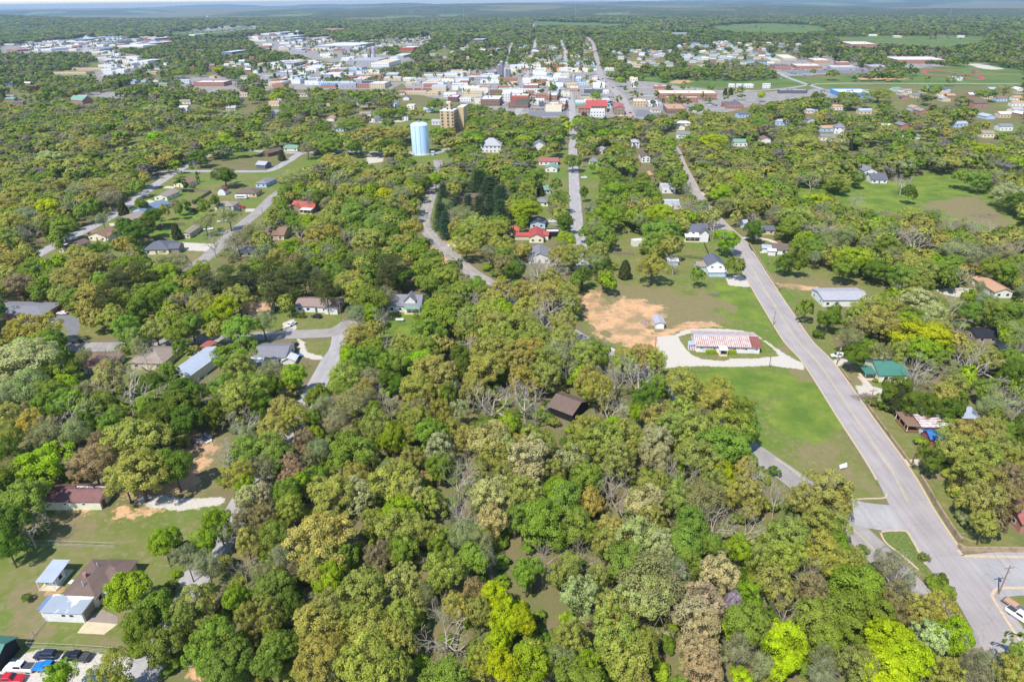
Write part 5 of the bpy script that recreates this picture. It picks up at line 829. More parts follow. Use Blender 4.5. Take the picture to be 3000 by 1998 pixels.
BL="""1408,1464,312,281,8,white,brown;1471,1495,298,268,10,white,white;1497,1548,301,275,8,white,orange;1509,1547,318,292,6,dkgreen,brown;1489,1509,318,302,5,dkgrey,brown;1355,1413,280,268,4,sage,beige;1355,1412,291,279,5,white,beige;1344,1380,298,286,4,sage,white;1313,1341,300,279,6,white,maroon;1300,1337,285,272,5,white,white;1383,1397,268,257,4,white,dkgrey;1397,1436,264,252,5,white,tan;1413,1452,271,261,4,white,lgrey;1435,1471,281,267,7,white,brown;1457,1505,267,253,6,white,brick;1459,1516,243,229,7,white,brick;1485,1514,253,241,4,tan,white;1369,1430,238,223,6,white,lgrey;1375,1415,227,219,5,maroon,brick;1301,1360,225,212,5,lgrey,white;1347,1371,249,238,4,dkred,brick;1328,1343,265,249,5,sage,cream;1532,1576,264,246,6,white,brick;1517,1585,276,262,6,white,white;1540,1565,282,270,6,tan,brick;1569,1610,293,276,7,white,brick;1565,1594,308,290,6,white,white;1557,1608,226,213,5,white,white;1556,1607,237,227,4,lblue,white;1579,1593,313,300,5,orange,dkgrey;1694,1731,334,315,6,red,stone,gx;1717,1778,330,302,7,red,stone,gx;1729,1771,344,322,8,white,white;1685,1716,318,302,5,lblue,sage;1779,1815,317,303,5,silver,lblue;1608,1662,316,300,4,white,brick;1600,1632,295,272,6,white,brick;1641,1663,302,291,4,white,white;1613,1641,269,257,4,lblue,lblue;1668,1694,270,253,5,white,tan;1711,1765,274,260,5,white,dkgrey;1766,1783,275,265,4,white,white;1688,1717,302,290,4,white,dkgrey;1763,1785,301,289,4,lgrey,white;1600,1616,227,214,5,sky,lblue;1618,1638,237,215,5,white,white;1655,1673,244,232,6,lgrey,lgrey;1685,1702,239,226,4,white,lblue;1692,1732,251,242,4,lgrey,lblue;1657,1690,253,243,4,tan,beige;1600,1623,250,241,4,white,white;1735,1750,238,223,5,red,white;1856,1893,313,291,6,white,blonde;1771,1801,208,199,4,red,white;1845,1868,238,226,5,tan,cream;1932,2099,294,265,8,cream,brick;1950,2044,302,284,6,cream,brick;1900,1927,313,296,4,white,white;1953,2011,334,305,5,tan,brown;1930,1951,320,304,5,silver,lgrey;2129,2178,320,298,4,dkgrey,brick;1916,1957,262,250,4,white,brick;2135,2152,257,247,4,white,white;2157,2175,257,247,4,lblue,white;2179,2207,258,247,4,lblue,white;2234,2256,260,246,6,white,white;2282,2365,275,263,4,white,dkgrey;2461,2555,285,261,5,white,sky;2270,2317,205,189,5,dkgrey,brick;2333,2407,203,187,5,white,brick;2384,2430,186,171,5,white,tan;2434,2507,206,193,5,white,lgrey;2450,2489,192,181,5,white,brick;2551,2604,204,189,4,silver,stone;2628,2770,188,166,7,white,brick;2492,2568,138,122,6,white,brick;2293,2333,177,161,4,white,beige;2258,2287,184,171,4,lblue,beige;2785,2819,237,226,4,blue,white;2856,2874,218,208,4,maroon,brick;159,253,219,209,4,dkred,beige;208,297,207,200,4,dkred,beige;290,318,185,175,5,white,lgrey;377,404,191,181,6,white,white;285,303,151,143,5,sky,blue;297,316,157,148,4,dkgrey,grey;303,330,218,210,4,red,white;157,250,130,122,6,white,lgrey;175,214,140,133,5,white,white;255,278,118,108,7,sky,white;208,252,121,113,6,lblue,grey;568,657,254,237,6,white,brick;400,434,190,175,7,white,white;647,679,160,148,5,white,blue;764,789,104,94,6,white,white;400,436,135,123,6,white,brick;554,571,106,100,5,white,white;925,1040,144,126,8,white,lgrey;1042,1066,143,136,5,red,white;1173,1212,150,136,8,white,red;812,852,114,104,7,white,lgrey;824,861,121,111,7,silver,lgrey;898,940,119,109,6,lgrey,tan;1020,1109,189,170,8,lgrey,lgrey;1088,1140,198,176,8,beige,white;809,862,196,179,6,lgrey,taupe;850,886,211,199,5,white,brick;901,934,211,199,5,white,lgrey;809,864,223,207,6,white,dkgrey;934,1036,255,241,7,white,lblue;1047,1082,260,246,6,lgrey,brick;1083,1128,260,240,7,white,beige;1005,1035,237,223,4,orange,brown;1048,1081,234,220,5,white,red;1127,1166,227,214,5,white,lgrey;852,883,151,143,5,white,lgrey;1171,1249,278,258,5,maroon,beige;1250,1284,280,267,4,tan,beige;1113,1131,161,153,4,red,white;1150,1182,171,158,5,white,lgrey;1380,1415,122,114,5,white,dkgrey;955,982,223,214,4,lgrey,white;1010,1060,207,196,4,dkred,lblue;1060,1100,246,236,4,lgrey,dkgrey;1180,1215,238,228,4,white,white;1220,1250,243,233,5,tan,lgrey;1255,1290,238,229,4,dkred,lblue;1190,1230,252,242,5,white,beige;1240,1280,257,246,5,white,brick;1290,1330,246,236,4,white,white;1960,2015,102,96,5,sage,lgrey;2545,2570,107,101,5,sage,white;2618,2642,112,105,5,white,beige;2800,2825,111,106,5,dkgrey,white;280,300,138,131,5,white,lgrey;340,380,122,114,5,lgrey,blue;410,450,119,111,5,white,red;60,120,146,138,5,white,dkred;120,150,150,141,5,white,white;20,50,153,145,5,lgrey,brick;300,345,129,121,5,dkgrey,lgrey;345,420,140,131,5,white,white;95,130,133,126,5,beige,lgrey"""
for l in BL.replace('\n','').split(';'):
    p=l.split(','); block(float(p[0]),float(p[1]),float(p[2]),float(p[3]),float(p[4]),p[5],p[6],kind=p[7] if len(p)>7 else 'flat')
block(1799,1829,338,305,8,'red','stone',label='stone gabled church front with red roof beside the highway in town',kind='gy',cat='church',name='church')
# --- random small roofs in the streets beyond, one object each
def inpoly(poly,n,pad=0):
    P=np.array(poly,float); out=[]; Pw=GA(P)[:,:2]; lo,hi=Pw.min(0),Pw.max(0); tries=0
    while len(out)<n and tries<n*60:
        tries+=1; q=np.array([random.uniform(lo[0],hi[0]),random.uniform(lo[1],hi[1])])
        if sdist(Pw,q[0:1],q[1:2])[0]<0: continue
        if any((q[0]-o[0])**2+(q[1]-o[1])**2<18**2 for o in out): continue
        if any(np.min((C[::3,0]-q[0])**2+(C[::3,1]-q[1])**2)<9**2 for C in RCL.values()): continue
        out.append(q)
    return out
TOWNX=[]
GRP=[([(1000,127),(1265,106),(1245,130),(1060,141)],90,'h','houses in the far hillside estate'),([(520,86),(640,79),(715,69),(700,83),(600,91)],34,'h','houses beside the far highway'),([(1970,130),(2130,118),(2150,140),(1990,143)],20,'h','houses of the far cul-de-sac'),
 ([(1515,132),(1735,132),(1760,205),(1535,212)],60,'h','houses in the streets behind the town centre'),([(1790,150),(2250,145),(2260,195),(1850,205)],90,'h','houses among trees behind the sports field'),([(400,195),(760,165),(780,232),(430,262)],26,'h','houses in the western woods'),
 ([(2060,118),(2480,140),(2260,172),(2100,160)],20,'h','houses behind the school'),([(5,132),(250,118),(255,104),(330,112),(488,110),(470,128),(335,138),(262,150),(100,154)],80,'s','shops along the western strip'),([(270,150),(350,155),(430,182),(420,196),(335,222),(285,224),(318,182)],44,'s','shops along the strip road'),
 ([(720,102),(880,102),(1040,132),(1180,168),(1100,195),(900,165),(760,138)],60,'s','works and stores on the industrial estate'),([(770,190),(900,180),(1040,200),(1180,235),(1130,262),(1000,258),(800,255)],55,'s','stores west of the town centre'),([(1190,240),(1330,215),(1480,200),(1560,180),(1650,190),(1745,200),(1790,235),(1750,330),(1500,320),(1300,285)],50,'s','small shops in the town centre'),
 ([(0,250),(380,235),(700,300),(700,345),(200,330),(0,340)],12,'h','houses in the left woods'),([(700,275),(1240,275),(1330,345),(1250,400),(900,380),(700,340)],16,'h','houses west of the apartment block'),([(1800,330),(2300,320),(2700,280),(3000,300),(3000,400),(2500,440),(1900,430)],30,'h','houses in the eastern woods'),([(2600,265),(3000,262),(3000,300),(2650,300)],16,'h','houses beside the bypass'),([(1230,135),(1480,140),(1480,195),(1250,200)],14,'h','houses north of the shops')]
NH=0; FB={}
for poly,n,t,grp in GRP[12:17]+GRP[:12]:
    for q in inpoly(poly,n):
        uv,_=PJ([[q[0],q[1],0]]); u,v=uv[0]
        rs=SEEN and RCHK(u,v) if 'RCHK' in globals() else False
        ang=random.choice([0,0,math.pi/2])+random.uniform(-.15,.15); m=MB()
        if t=='h': L_,D_,h=random.uniform(10,15),random.uniform(8,10),random.uniform(2.7,4.2); roof=random.choice(['grey','lgrey','taupe','white','dkgrey','brown','lgrey','silver','tan','sage']); wall=random.choice(['white','white','cream','brick','beige','lblue']); k='gx'
        else: L_,D_,h=random.uniform(18,38),random.uniform(14,24),random.uniform(4,6.5); roof=random.choice(['white','white','white','lgrey','silver','beige','dkgrey','blue']); wall=random.choice(['white','beige','white','lgrey','cream','brick','white']); k='flat'
        m.box(-L_/2,L_/2,-D_/2,D_/2,0,h,0)
        if k=='flat': m.box(-L_/2+.4,L_/2-.4,-D_/2+.4,D_/2-.4,h,h+.15,1); m.box(-L_/2,L_/2,-D_/2,-D_/2+.3,h+.004,h+.7,0); m.box(1,3.5,0,2,h+.16,h+1.5,0)
        else:
            tt=h+D_*.2; m.slab((-L_/2-.4,-D_/2-.4,h-.1),(L_/2+.4,-D_/2-.4,h-.1),(L_/2+.4,0,tt),(-L_/2-.4,0,tt),.15,1); m.slab((-L_/2-.4,0,tt),(L_/2+.4,0,tt),(L_/2+.4,D_/2+.4,h-.1),(-L_/2-.4,D_/2+.4,h-.1),.15,1)
            for xx in (-L_/2,L_/2): m.face([(xx,-D_/2,h),(xx,D_/2,h),(xx,0,tt)],0)
        for i in range(3): m.box(-L_*.35+i*L_*.3,-L_*.35+i*L_*.3+1.2,-D_/2-.06,-D_/2,1,2.2,2)
        if t=='h': NH+=1
        if t=='h' and NH>205:
            cs_,sn_=math.cos(ang),math.sin(ang); key=(wall,roof); F_=FB.setdefault(key,MB()); k0=len(F_.v); F_.v+=[(q[0]+x*cs_-y*sn_,q[1]+x*sn_+y*cs_,z) for x,y,z in m.v]; F_.f+=[tuple(k0+i for i in f) for f in m.f]; F_.m+=m.m
            register((q[0],q[1]),ang,[(sx*L_/2,sy*D_/2,z) for sx in (-1,1) for sy in (-1,1) for z in (0,h)]); continue
        o=m.build('house' if t=='h' else 'shop',[cm(wall),rm(roof),BAND],None,(q[0],q[1],0),ang); o['category']='house' if t=='h' else 'shop'; o['group']=grp
        DEFER.append((o,'small %s %s with %s roof'%(CN.get(wall,wall),'house' if t=='h' else 'shop',CN.get(roof,roof)),u,v)); c_=(q[0],q[1]); register(c_,ang,[(sx*L_/2,sy*D_/2,z) for sx in (-1,1) for sy in (-1,1) for z in (0,h)])
ALL=MB(); ML=[]
for (wall,roof),F_ in FB.items():
    b0=len(ML); ML+=[cm(wall),rm(roof),BAND]; k0=len(ALL.v); ALL.v+=F_.v; ALL.f+=[tuple(k0+i for i in f) for f in F_.f]; ALL.m+=[b0+i for i in F_.m]
if ALL.f: tag(ALL.build('distant_houses',ML),'tiny far houses in the estates beyond the town','houses',kind='stuff')
# --- water tank, apartment block, silos, tanks
B_=G(1233,452); Rr=52/2*depth(1229,365,27)/F; Hh=0
for hh in np.arange(15,45,.25):
    if PJ([[B_[0],B_[1]-Rr,hh]])[0][0][1]<373: Hh=hh; break
BLUE=mat('pale_blue_paint',srgb(196,224,250),.55,.03,.1,spec=.4); DKBL=mat('mildew_streak',srgb(92,136,172),.7,.2,.5)
wt=empty('water_tower',(B_[0],B_[1]+Rr*.2,0),0,'tall pale blue cylindrical water tank with dark vertical streaks','water tower')
m=MB(); n=48
p=lambda a,r,z:(r*math.cos(a),r*math.sin(a),z); m.tube((0,0,0),(0,0,Hh),Rr,Rr,n,cap=False)
o=m.build('tank',BLUE,wt); o.data.polygons.foreach_set('use_smooth',[True]*n)
m=MB()
for k in range(6):
    r0,r1=Rr*math.cos(k/6*1.4)*1.02 if k else Rr*1.02,Rr*math.cos((k+1)/6*1.4); z0,z1=Hh+Rr*.34*math.sin(k/6*1.57),Hh+Rr*.34*math.sin((k+1)/6*1.57)
    for i in range(n): a0,a1=2*math.pi*i/n,2*math.pi*(i+1)/n; m.face([p(a0,r0,z0),p(a1,r0,z0),p(a1,r1,z1),p(a0,r1,z1)])
m.face([p(2*math.pi*i/n,r1,z1) for i in range(n)]); m.build('dome',BLUE,wt)
MB().tube((0,0,Hh+Rr*.33),(0,0,Hh+Rr*.33+1.6),1.1,1.0,12).build('roof_hatch',DKBL,wt); MB().tube((0,0,Hh+4),(0,0,Hh+9),.08,.05,4).build('antenna',cm('lgrey'),wt)
for a,w in ((-1.97,.45),(-1.42,.35)):
    m=MB(); 
    for k in range(10): z0,z1=Hh*k/10+.5,Hh*(k+1)/10-.2; aa=a+random.uniform(-.02,.02); q0=p(aa-w/Rr/2,Rr+.04,z0); q1=p(aa+w/Rr/2,Rr+.04,z0); m.face([q0,q1,(q1[0],q1[1],z1+.7),(q0[0],q0[1],z1+.7)])
    m.build('streak',DKBL,wt)
MB().tube((0,0,.0),(0,0,.35),Rr+1.4,Rr+1.3,40).build('foundation',cm('beige'),wt)
SEEN.append([(1200,455),(1204,350),(1230,345),(1262,350),(1268,455)]); SOLID.append([(1190,462),(1195,440),(1270,440),(1275,462)])
# beige apartment block of two offset wings
aA=G(1292,392); sc=depth(1320,380,10)/F; wA=44*sc
ap=empty('apartment_building',(aA[0],aA[1],0),math.radians(-10),'beige brick apartment tower of two stepped wings with dark window columns','apartment block')
Ht=30
def wing(x0,x1,y0,y1,h,cols):
    MB().box(x0,x1,y0,y1,0,h).build('wall',cm('blonde'),ap); MB().box(x0-.2,x1+.2,y0-.2,y1+.2,h+.004,h+.8).build('roof',cm('white'),ap)
    for c_ in cols:
        for k in range(9): MB().box(c_-.9,c_+.9,y0-.08,y0,1.5+k*3.1,3.4+k*3.1).build('window',BAND,ap)
        MB().box(c_+1.0,c_+1.5,y0-.1,y0,.5,h-1).build('pilaster',cm('taupe'),ap)
for h_ in np.arange(18,45,.5):
    if PJ([[aA[0],aA[1],h_]])[0][0][1]<328: Ht=h_; break
wing(0,wA*.98,0,17,Ht,[2,8,wA*.88]); wing(wA,wA+8.5,-6,-.02,Ht*.92,[2.0]) if False else None
for k in range(8): MB().box(wA*.98,wA*.98+.08,2,14,1.5+k*3.2,3.2+k*3.2).build('window',BAND,ap)
wing(wA*1.0,wA*1.42,16,34,Ht+1.5,[]); wing(wA*.3,wA*.58,10,15,Ht+7,[])
MB().box(wA*.6,wA*1.0,17.1,22,0,Ht-.5).build('stair_link',cm('brown'),ap)
SEEN.append([(1288,400),(1288,325),(1305,306),(1352,310),(1354,392),(1330,405)]); SOLID.append([(1288,400),(1288,375),(1350,375),(1354,400)])
def silo(u,v,r,h,col,label,cap=True):
    q=G(u,v); s=empty('silo',(q[0],q[1],0),0,label,'silo'); MB().tube((0,0,0),(0,0,h),r,r,16).build('drum',cm(col),s); MB().tube((0,0,h),(0,0,h+r*.6),r,.3,16).build('cap',cm('lgrey'),s); SEEN.append([(u-5,v),(u-5,v-14),(u+5,v-14),(u+5,v)])
for a in ((1463,227,3.2,20,'grey','tall dark grain silo in the town, leftmost of the group'),(1470,227,3.4,25,'grey','tallest grain silo beside the brick warehouse'),(1481,228,3.2,14,'lgrey','shorter grain silo with pale drum'),(1491,229,3.0,14,'grey','grain silo nearest the wide street'),(1452,224,3.2,8,'dkgrey','squat dark silo left of the grain silos'),(1853,256,2.2,9,'white','left one of two white upright tanks by the crossroads'),(1859,256,2.2,9,'white','right one of two white upright tanks by the crossroads'),(1680,243,2.6,11,'lgrey','pale silo behind the small town warehouses'),(1083,172,4,22,'taupe','left tower of the concrete works'),(1096,173,4,24,'lgrey','right tower of the concrete works')): silo(*a)
def mast(u,v,h,label,cat='mast',r=.7):
    q=G(u,v); m=MB(); m.tube((0,0,0),(0,0,h),r,r*.4,4); m.tube((0,0,h*.9),(0,0,h*.95),r*1.8,r*1.8,6); o=m.build('mast',cm('lgrey'),None,(q[0],q[1],relief(np.array([q[0]]),np.array([q[1]]))[0])); o['label']=label; o['category']=cat
mast(1359,62,75,'white communication mast above the far woods',r=1.2); mast(1686,48,110,'thin pale mast beyond the hilltop road',r=1.5); mast(2780,58,160,'tall slender mast on the right horizon woods',r=1.1); mast(2223,80,28,'tall sign mast by the sports field') if False else None
def towertank(u,v,h,label):
    q=G(u,v); s=empty('water_tower',(q[0],q[1],0),0,label,'water tower'); MB().tube((0,0,0),(0,0,h*.6),2.4,2,10).build('pedestal',cm('white'),s); MB().tube((0,0,h*.6),(0,0,h*.72),2,8,16).tube((0,0,h*.72),(0,0,h*.9),8,8,16).tube((0,0,h*.9),(0,0,h),8,2,16).build('tank',cm('lblue'),s)
towertank(610,64,38,'small far pale blue water tower above the left woods'); towertank(552,32,50,'farthest pale blue water tower on the left skyline'); towertank(873,106,20,'stubby white tank tower beside the far works')
# running track and its field
q=[(2706,210),(2720,207),(2760,209),(2810,217),(2850,222),(2876,228),(2876,234),(2850,235),(2800,228),(2750,222),(2712,216)]
P=spline(np.vstack([GA(q)[:,:2],GA(q[:1])[:,:2]]),4); o=strip(P,-4,4,.3,thick=.3).build('running_track',mat('red_track_surface',srgb(160,84,84),.9,.1,.3)); tag(o,'dull red oval running track around the sports pitch','running track')
HAZE=6.5e-5
# ================================================================ PLANTING: named trees first, then the filling woodland
OPENM=rast(OPEN+SEEN)
ROADPX=[]; 
for i,(nm,pts,w,mk,z,mark) in enumerate(ROADS):
    C=RCL[nm+str(i)]; a=offs(C,-w/2-1.0); b=offs(C,w/2+1.0)
    for k in range(0,len(C)-1): ROADPX.append(PJ(np.array([[*a[k],0],[*a[k+1],0],[*b[k+1],0],[*b[k],0]]))[0])
SOLM=rast(SOLID+ROADPX)
def look(M,uv,default=False):
    x=(uv[:,0]*.5).astype(int); y=(uv[:,1]*.5).astype(int); ok=(x>=0)&(x<RW)&(y>=0)&(y<RH); r=np.full(len(uv),default); r[ok]=M[y[ok],x[ok]]; return r
def canopy_clear(P,R,H):
    """P (n,2) bases, crown radius R, height H: does the crown cover something the photograph leaves open?"""
    bad=np.zeros(len(P),bool); x,y=P[:,0],P[:,1]
    for (dx,dy,hz) in ((0,0,.98),(0,0,.65),(-.8,0,.62),(.8,0,.62),(0,-.8,.5),(-.6,-.4,.85),(.6,-.4,.85),(0,0,.3)):
        uv,_=PJ(np.stack([x+dx*R,y+dy*R,H*hz],1)); bad|=look(OPENM,uv)
    uv,_=PJ(np.stack([x,y,np.zeros(len(x))],1)); bad|=look(SOLM,uv); return bad
# thinning noise so the woods have gaps; spacing grows with distance
def scatter(r0,r1,sp,jit,dens):
    hw=.80; xs=np.arange(-r1*hw-40,r1*hw+40,sp); ys=np.arange(r0*.0+60,r1,sp); xx,yy=np.meshgrid(xs,ys); xx=xx+RNG.uniform(-jit,jit,xx.shape)*sp; yy=yy+RNG.uniform(-jit,jit,yy.shape)*sp
    P=np.stack([xx.ravel(),yy.ravel()],1); d=P[:,1]; uv,w=PJ(np.concatenate([P,np.full((len(P),1),6.)],1)); k=(d>=r0)&(d<r1)&(uv[:,0]>-60)&(uv[:,0]<3060)&(uv[:,1]<2080)&(RNG.random(len(P))<dens); return P[k]
NEAR=np.array([[t[5],t[6],t[7]*6] for t in TREES])
def species(P,n):
    """colour key drifts with place: olive and golden in the near wood, greener to the right and far"""
    a=vnoise(P[:,0]+9000,P[:,1]+9000,21,60); b=vnoise(P[:,0]+5000,P[:,1]+7000,22,140); r=RNG.random(n); s=(a*.55+b*.45-.5)*1.1+r; s=np.clip(s,0,.999); far=np.clip((P[:,1]-380)/900,0,1)
    keyn=list('oyosysogwyogbsgg'); keyf=list('ggogswosygsgdwsg'); i=(s*16).astype(int); keyd=list('dgsgwdndsgsgosdk'); dist=np.clip((P[:,1]-800)/900,0,.85); return [ (keyd if RNG.random()<e else keyf if RNG.random()<f else keyn)[j] for j,f,e in zip(i,far,dist)]
FILL=[]
for (r0,r1,sp,dens) in ((60,300,6.6,.98),(300,480,7.4,.97)):
    P=scatter(r0,r1,sp,.36,dens); n=len(P); hid=np.full(n,-1e9)
    for i in range(0,n,2000): q=P[i:i+2000]; d2=(q[:,None,0]-NEAR[None,:,0])**2+(q[:,None,1]-NEAR[None,:,1])**2-(NEAR[None,:,2]*(.72 if r0<100 else .8))**2; hid[i:i+2000]=d2.min(1)
    R=np.where(hid<30,RNG.uniform(1.6,2.9,n),RNG.uniform(3.0,6.2,n)); small=hid<0
    R=np.where(small,RNG.uniform(1.5,2.9,n),R); H=np.where(R<3,R*1.7,R*1.25+6.2); k=~canopy_clear(P,R,H)&((~small)|(RNG.random(n)<.95)); P,R,H=P[k],R[k],H[k]; ks=species(P,len(P))
    for p,rr,hh,c in zip(P,R,H,ks):
        if rr<3: c='g' if c in'wk' else c; FILL.append([p[0],p[1],'shrub',c if random.random()<.5 else random.choice('gbds'),rr/3.1,rr/3.1*random.uniform(.8,1.2)])
        else: kd=DK[c]; FILL.append([p[0],p[1],kd,c,rr*2/KD[kd][0],hh/KD[kd][2]])
CAND=[]
for t in TREES: CAND.append((t[4],t[3],t[5],t[6],t[7],t[8],1))
for f in FILL: CAND.append((f[2],f[3],f[0],f[1],f[4],f[5],0))
NM={'full':'leafy_tree','oak':'oak_tree','thin':'thin_leaved_tree','bare':'bare_tree','pine':'pine_tree','cedar':'cedar_tree','whitepine':'white_pine_tree','shrub':'shrub'}
CW={'o':'olive green','y':'golden olive','g':'mid green','b':'bright green','l':'lime green','d':'dark green','c':'pale cream green','r':'rusty brown','p':'pinkish tan','s':'grey green','k':'blackish green','n':'dark green','w':'grey leafless','u':'lilac flowering','m':'purple leaved','v':'blue green'}
KW={'full':'leafy tree','oak':'oak','thin':'thinly leaved tree','bare':'tree','pine':'pine','cedar':'cedar','whitepine':'white pine','shrub':'shrub'}
per={}; rest=[]
sizes=[c[4]*KD[c[0]][0]/max(60,depth(*PJ([[c[2],c[3],6]])[0][0],6)) if 0 else c[4]*KD[c[0]][0]/math.hypot(math.hypot(c[2],c[3]),CAMH) for c in CAND]
order=sorted(range(len(CAND)),key=lambda i:-sizes[i]*(1.25 if CAND[i][6] else 1))
for i in order:
    kd,c,x,y,s,sz,hand=CAND[i]; nmk='oak' if kd=='oak' else kd
    uv=PJ([[x,y,KD[kd][1]*sz]])[0][0]
    if not(-30<uv[0]<3030 and -30<uv[1]<2040): rest.append(CAND[i]) if uv[1]<2040 else None; continue
    if per.get(nmk,0)>=300 or (kd=='shrub' and not hand and per.get('shrub',0)>=300): rest.append(CAND[i]); continue
    if (not hand) and y>430: rest.append(CAND[i]); continue
    per[nmk]=per.get(nmk,0)+1
    crown,trunk,extra=random.choice(VAR[kd]); rz=random.uniform(0,6.28)
    root=bpy.data.objects.new(NM[kd],None); COL.objects.link(root); root.location=(x,y,0); root.rotation_euler=(0,0,rz); root.scale=(s,s,sz); root['category']='shrub' if kd=='shrub' else 'tree'
    col=np.array(LC[c])*np.array([random.uniform(.9,1.12),random.uniform(.92,1.1),random.uniform(.8,1.2)])*random.uniform(.9,1.1)
    for nm,me in (('trunk' if kd!='shrub' else 'stem',trunk),('branches',extra),('crown' if kd!='shrub' else 'foliage',crown)):
        if me is None: continue
        o=bpy.data.objects.new(nm,me); COL.objects.link(o); o.parent=root; o.color=(*col,1)
    size='broad' if s*KD[kd][0]>14 else 'small' if s*KD[kd][0]<7 else ''
    root['group']={'bare_tree':'leafless trees','shrub':'shrubs in the undergrowth','cedar_tree':'cedars','pine_tree':'pines','white_pine_tree':'white pines'}.get(NM[kd],'trees of the woods and gardens')
    DEFER.append((root,((size+' ') if size else '')+CW[c]+' '+KW[kd],uv[0],uv[1]))
print('TREES',per,'rest',len(rest),'fill',len(FILL))
# ---- the far woodland as one mass
def lod(kind,n,ls):
    out=[]
    for s in range(5):
        if kind=='d': q,v,_=clumpy(max(5,n//14),14,5.6,4.6,8.6,(1.0,1.9),ls,low=-.5,inner=0,jit=.22)
        elif kind=='c': z=rnd(1,13,n); a=rnd(0,6.28,n); R=3.2*(1-z/14.5)**.7; c=np.stack([np.cos(a)*R,np.sin(a)*R,z],1); q=leaves(c,unit(np.stack([np.cos(a),np.sin(a),np.full(n,.5)],1)),rnd(.7,1.3,n)*ls); v=rnd(.8,1.1,n)
        else: q,v,_=clumpy(max(5,n//14),14,5.4,4.6,8.8,(.9,1.9),ls*.55,low=-.4,inner=.2,jit=.4)
        out.append((q,v))
    return out
VV=[];TT=[];WW=[]
def mass(P,sx,sz,rz,keys,L,cap=None):
    key=np.array(keys); typ=np.array([{'k':1,'n':1,'v':1,'w':2,'s':2}.get(k,0) for k in keys]); vr=RNG.integers(0,5,len(P)); zt=relief(P[:,0],P[:,1])
    tint=.84*np.array([LC[k] for k in keys])*RNG.uniform(.88,1.1,(len(P),1))*RNG.uniform(.93,1.07,(len(P),3))  # massed crowns darkened evenly, standing in for the self-shadow their sparse leaves lack
    for t in range(3):
        for k in range(5):
            m=np.where((typ==t)&(vr==k))[0]
            if not len(m): continue
            q,v=L[t][k]; cs,sn=np.cos(rz[m]),np.sin(rz[m]); X_=q[None,:,:,0]*sx[m][:,None,None]; Y_=q[None,:,:,1]*sx[m][:,None,None]; Z_=q[None,:,:,2]*sz[m][:,None,None]
            o=np.stack([X_*cs[:,None,None]-Y_*sn[:,None,None]+P[m,0][:,None,None],X_*sn[:,None,None]+Y_*cs[:,None,None]+P[m,1][:,None,None],Z_+zt[m][:,None,None]],-1).astype(np.float32)
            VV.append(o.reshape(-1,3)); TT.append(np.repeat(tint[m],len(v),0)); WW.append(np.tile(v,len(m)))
if rest:
    A_=np.array([[c[2],c[3]] for c in rest]); K_=[c[1] for c in rest]; sx=np.array([c[4]*KD[c[0]][0]/11.6 for c in rest]); sz=np.array([c[5]*KD[c[0]][2]/13.6 for c in rest]); mass(A_,sx,sz,rnd(0,6.28,len(rest)),K_,[lod('d',900,.62),lod('c',500,.6),lod('t',800,.5)])
for (r0,r1,sp,dens,n,ls) in ((480,900,8.6,.95,330,.95),(900,1500,10.0,.94,120,1.6),(1500,2600,12.5,.94,46,2.7),(2600,5200,18,.93,18,4.8)):
    P=scatter(r0,r1,sp,.4,dens); nn=len(P); R=RNG.uniform(4.0,7.8,nn)*(1 if sp<12.6 else sp/12.6); H=R*1.0+6.5; k=~canopy_clear(P,R,H*.95)
    t=vnoise(P[:,0]+3e4,P[:,1]+3e4,31,70); town=(P[:,1]>760)&(P[:,1]<2300); k&=~(town&(t<.30)); gn=vnoise(P[:,0]+2e4,P[:,1]+2e4,61,52)*.7+vnoise(P[:,0]+2e4,P[:,1]+2e4,62,140)*.3; k&=~((gn<.31)&(P[:,1]<2500)&(RNG.random(nn)<.85)); k&=~((P[:,1]>2300)&(vnoise(P[:,0]+3e4,P[:,1]+3e4,32,420)<.17)); P,R,H=P[k],R[k],H[k]; nn=len(P)
    mass(P,R/5.8*(1.05),H/13.6,rnd(0,6.28,nn),species(P,nn),[lod('d',n,ls),lod('c',n//2,ls),lod('t',n,ls)])
# street and garden trees of the town
T_=[]
for poly,n in (([(1190,240),(1480,200),(1650,185),(1800,240),(2250,275),(2100,318),(1700,330),(1400,300)],190),([(760,190),(1040,195),(1170,240),(1000,258),(800,255)],170),([(720,102),(1040,132),(1180,168),(1000,180)],170),([(1000,125),(1270,105),(1250,132),(1050,142)],200),([(10,135),(250,120),(480,112),(330,138),(100,156)],150),([(270,150),(350,155),(430,182),(335,222)],70),([(1800,215),(2200,212),(2300,240),(1900,245)],30),([(2300,212),(2700,205),(2900,240),(2500,245)],14),([(450,110),(760,76),(760,90),(520,110)],40),([(1515,132),(1735,132),(1760,215),(1535,215)],300),([(2450,108),(2880,106),(2780,138)],10),([(2100,80),(2400,70),(2400,95)],14),([(2330,560),(2900,520),(2980,660),(2500,600)],0),([(510,500),(760,520),(700,620),(520,640)],8)):
    Pw=GA(np.array(poly,float))[:,:2]; lo,hi=Pw.min(0),Pw.max(0); k=0
    while k<n:
        q=RNG.uniform(lo,hi)
        if sdist(Pw,q[:1],q[1:2])[0]>0: T_.append(q); k+=1
T_=np.array(T_); k=~look(SOLM,PJ(np.concatenate([T_,np.zeros((len(T_),1))],1))[0]); T_=T_[k]; mass(T_,RNG.uniform(.5,1.05,len(T_)),RNG.uniform(.5,.95,len(T_)),rnd(0,6.28,len(T_)),[random.choice('ggogsdk') for _ in T_],[lod('d',100,1.6),lod('c',60,1.2),lod('t',100,1.4)])
V=np.concatenate(VV); nf=len(V)//4; TT=np.concatenate(TT); WW=np.concatenate(WW); print('WOODLAND faces',nf)
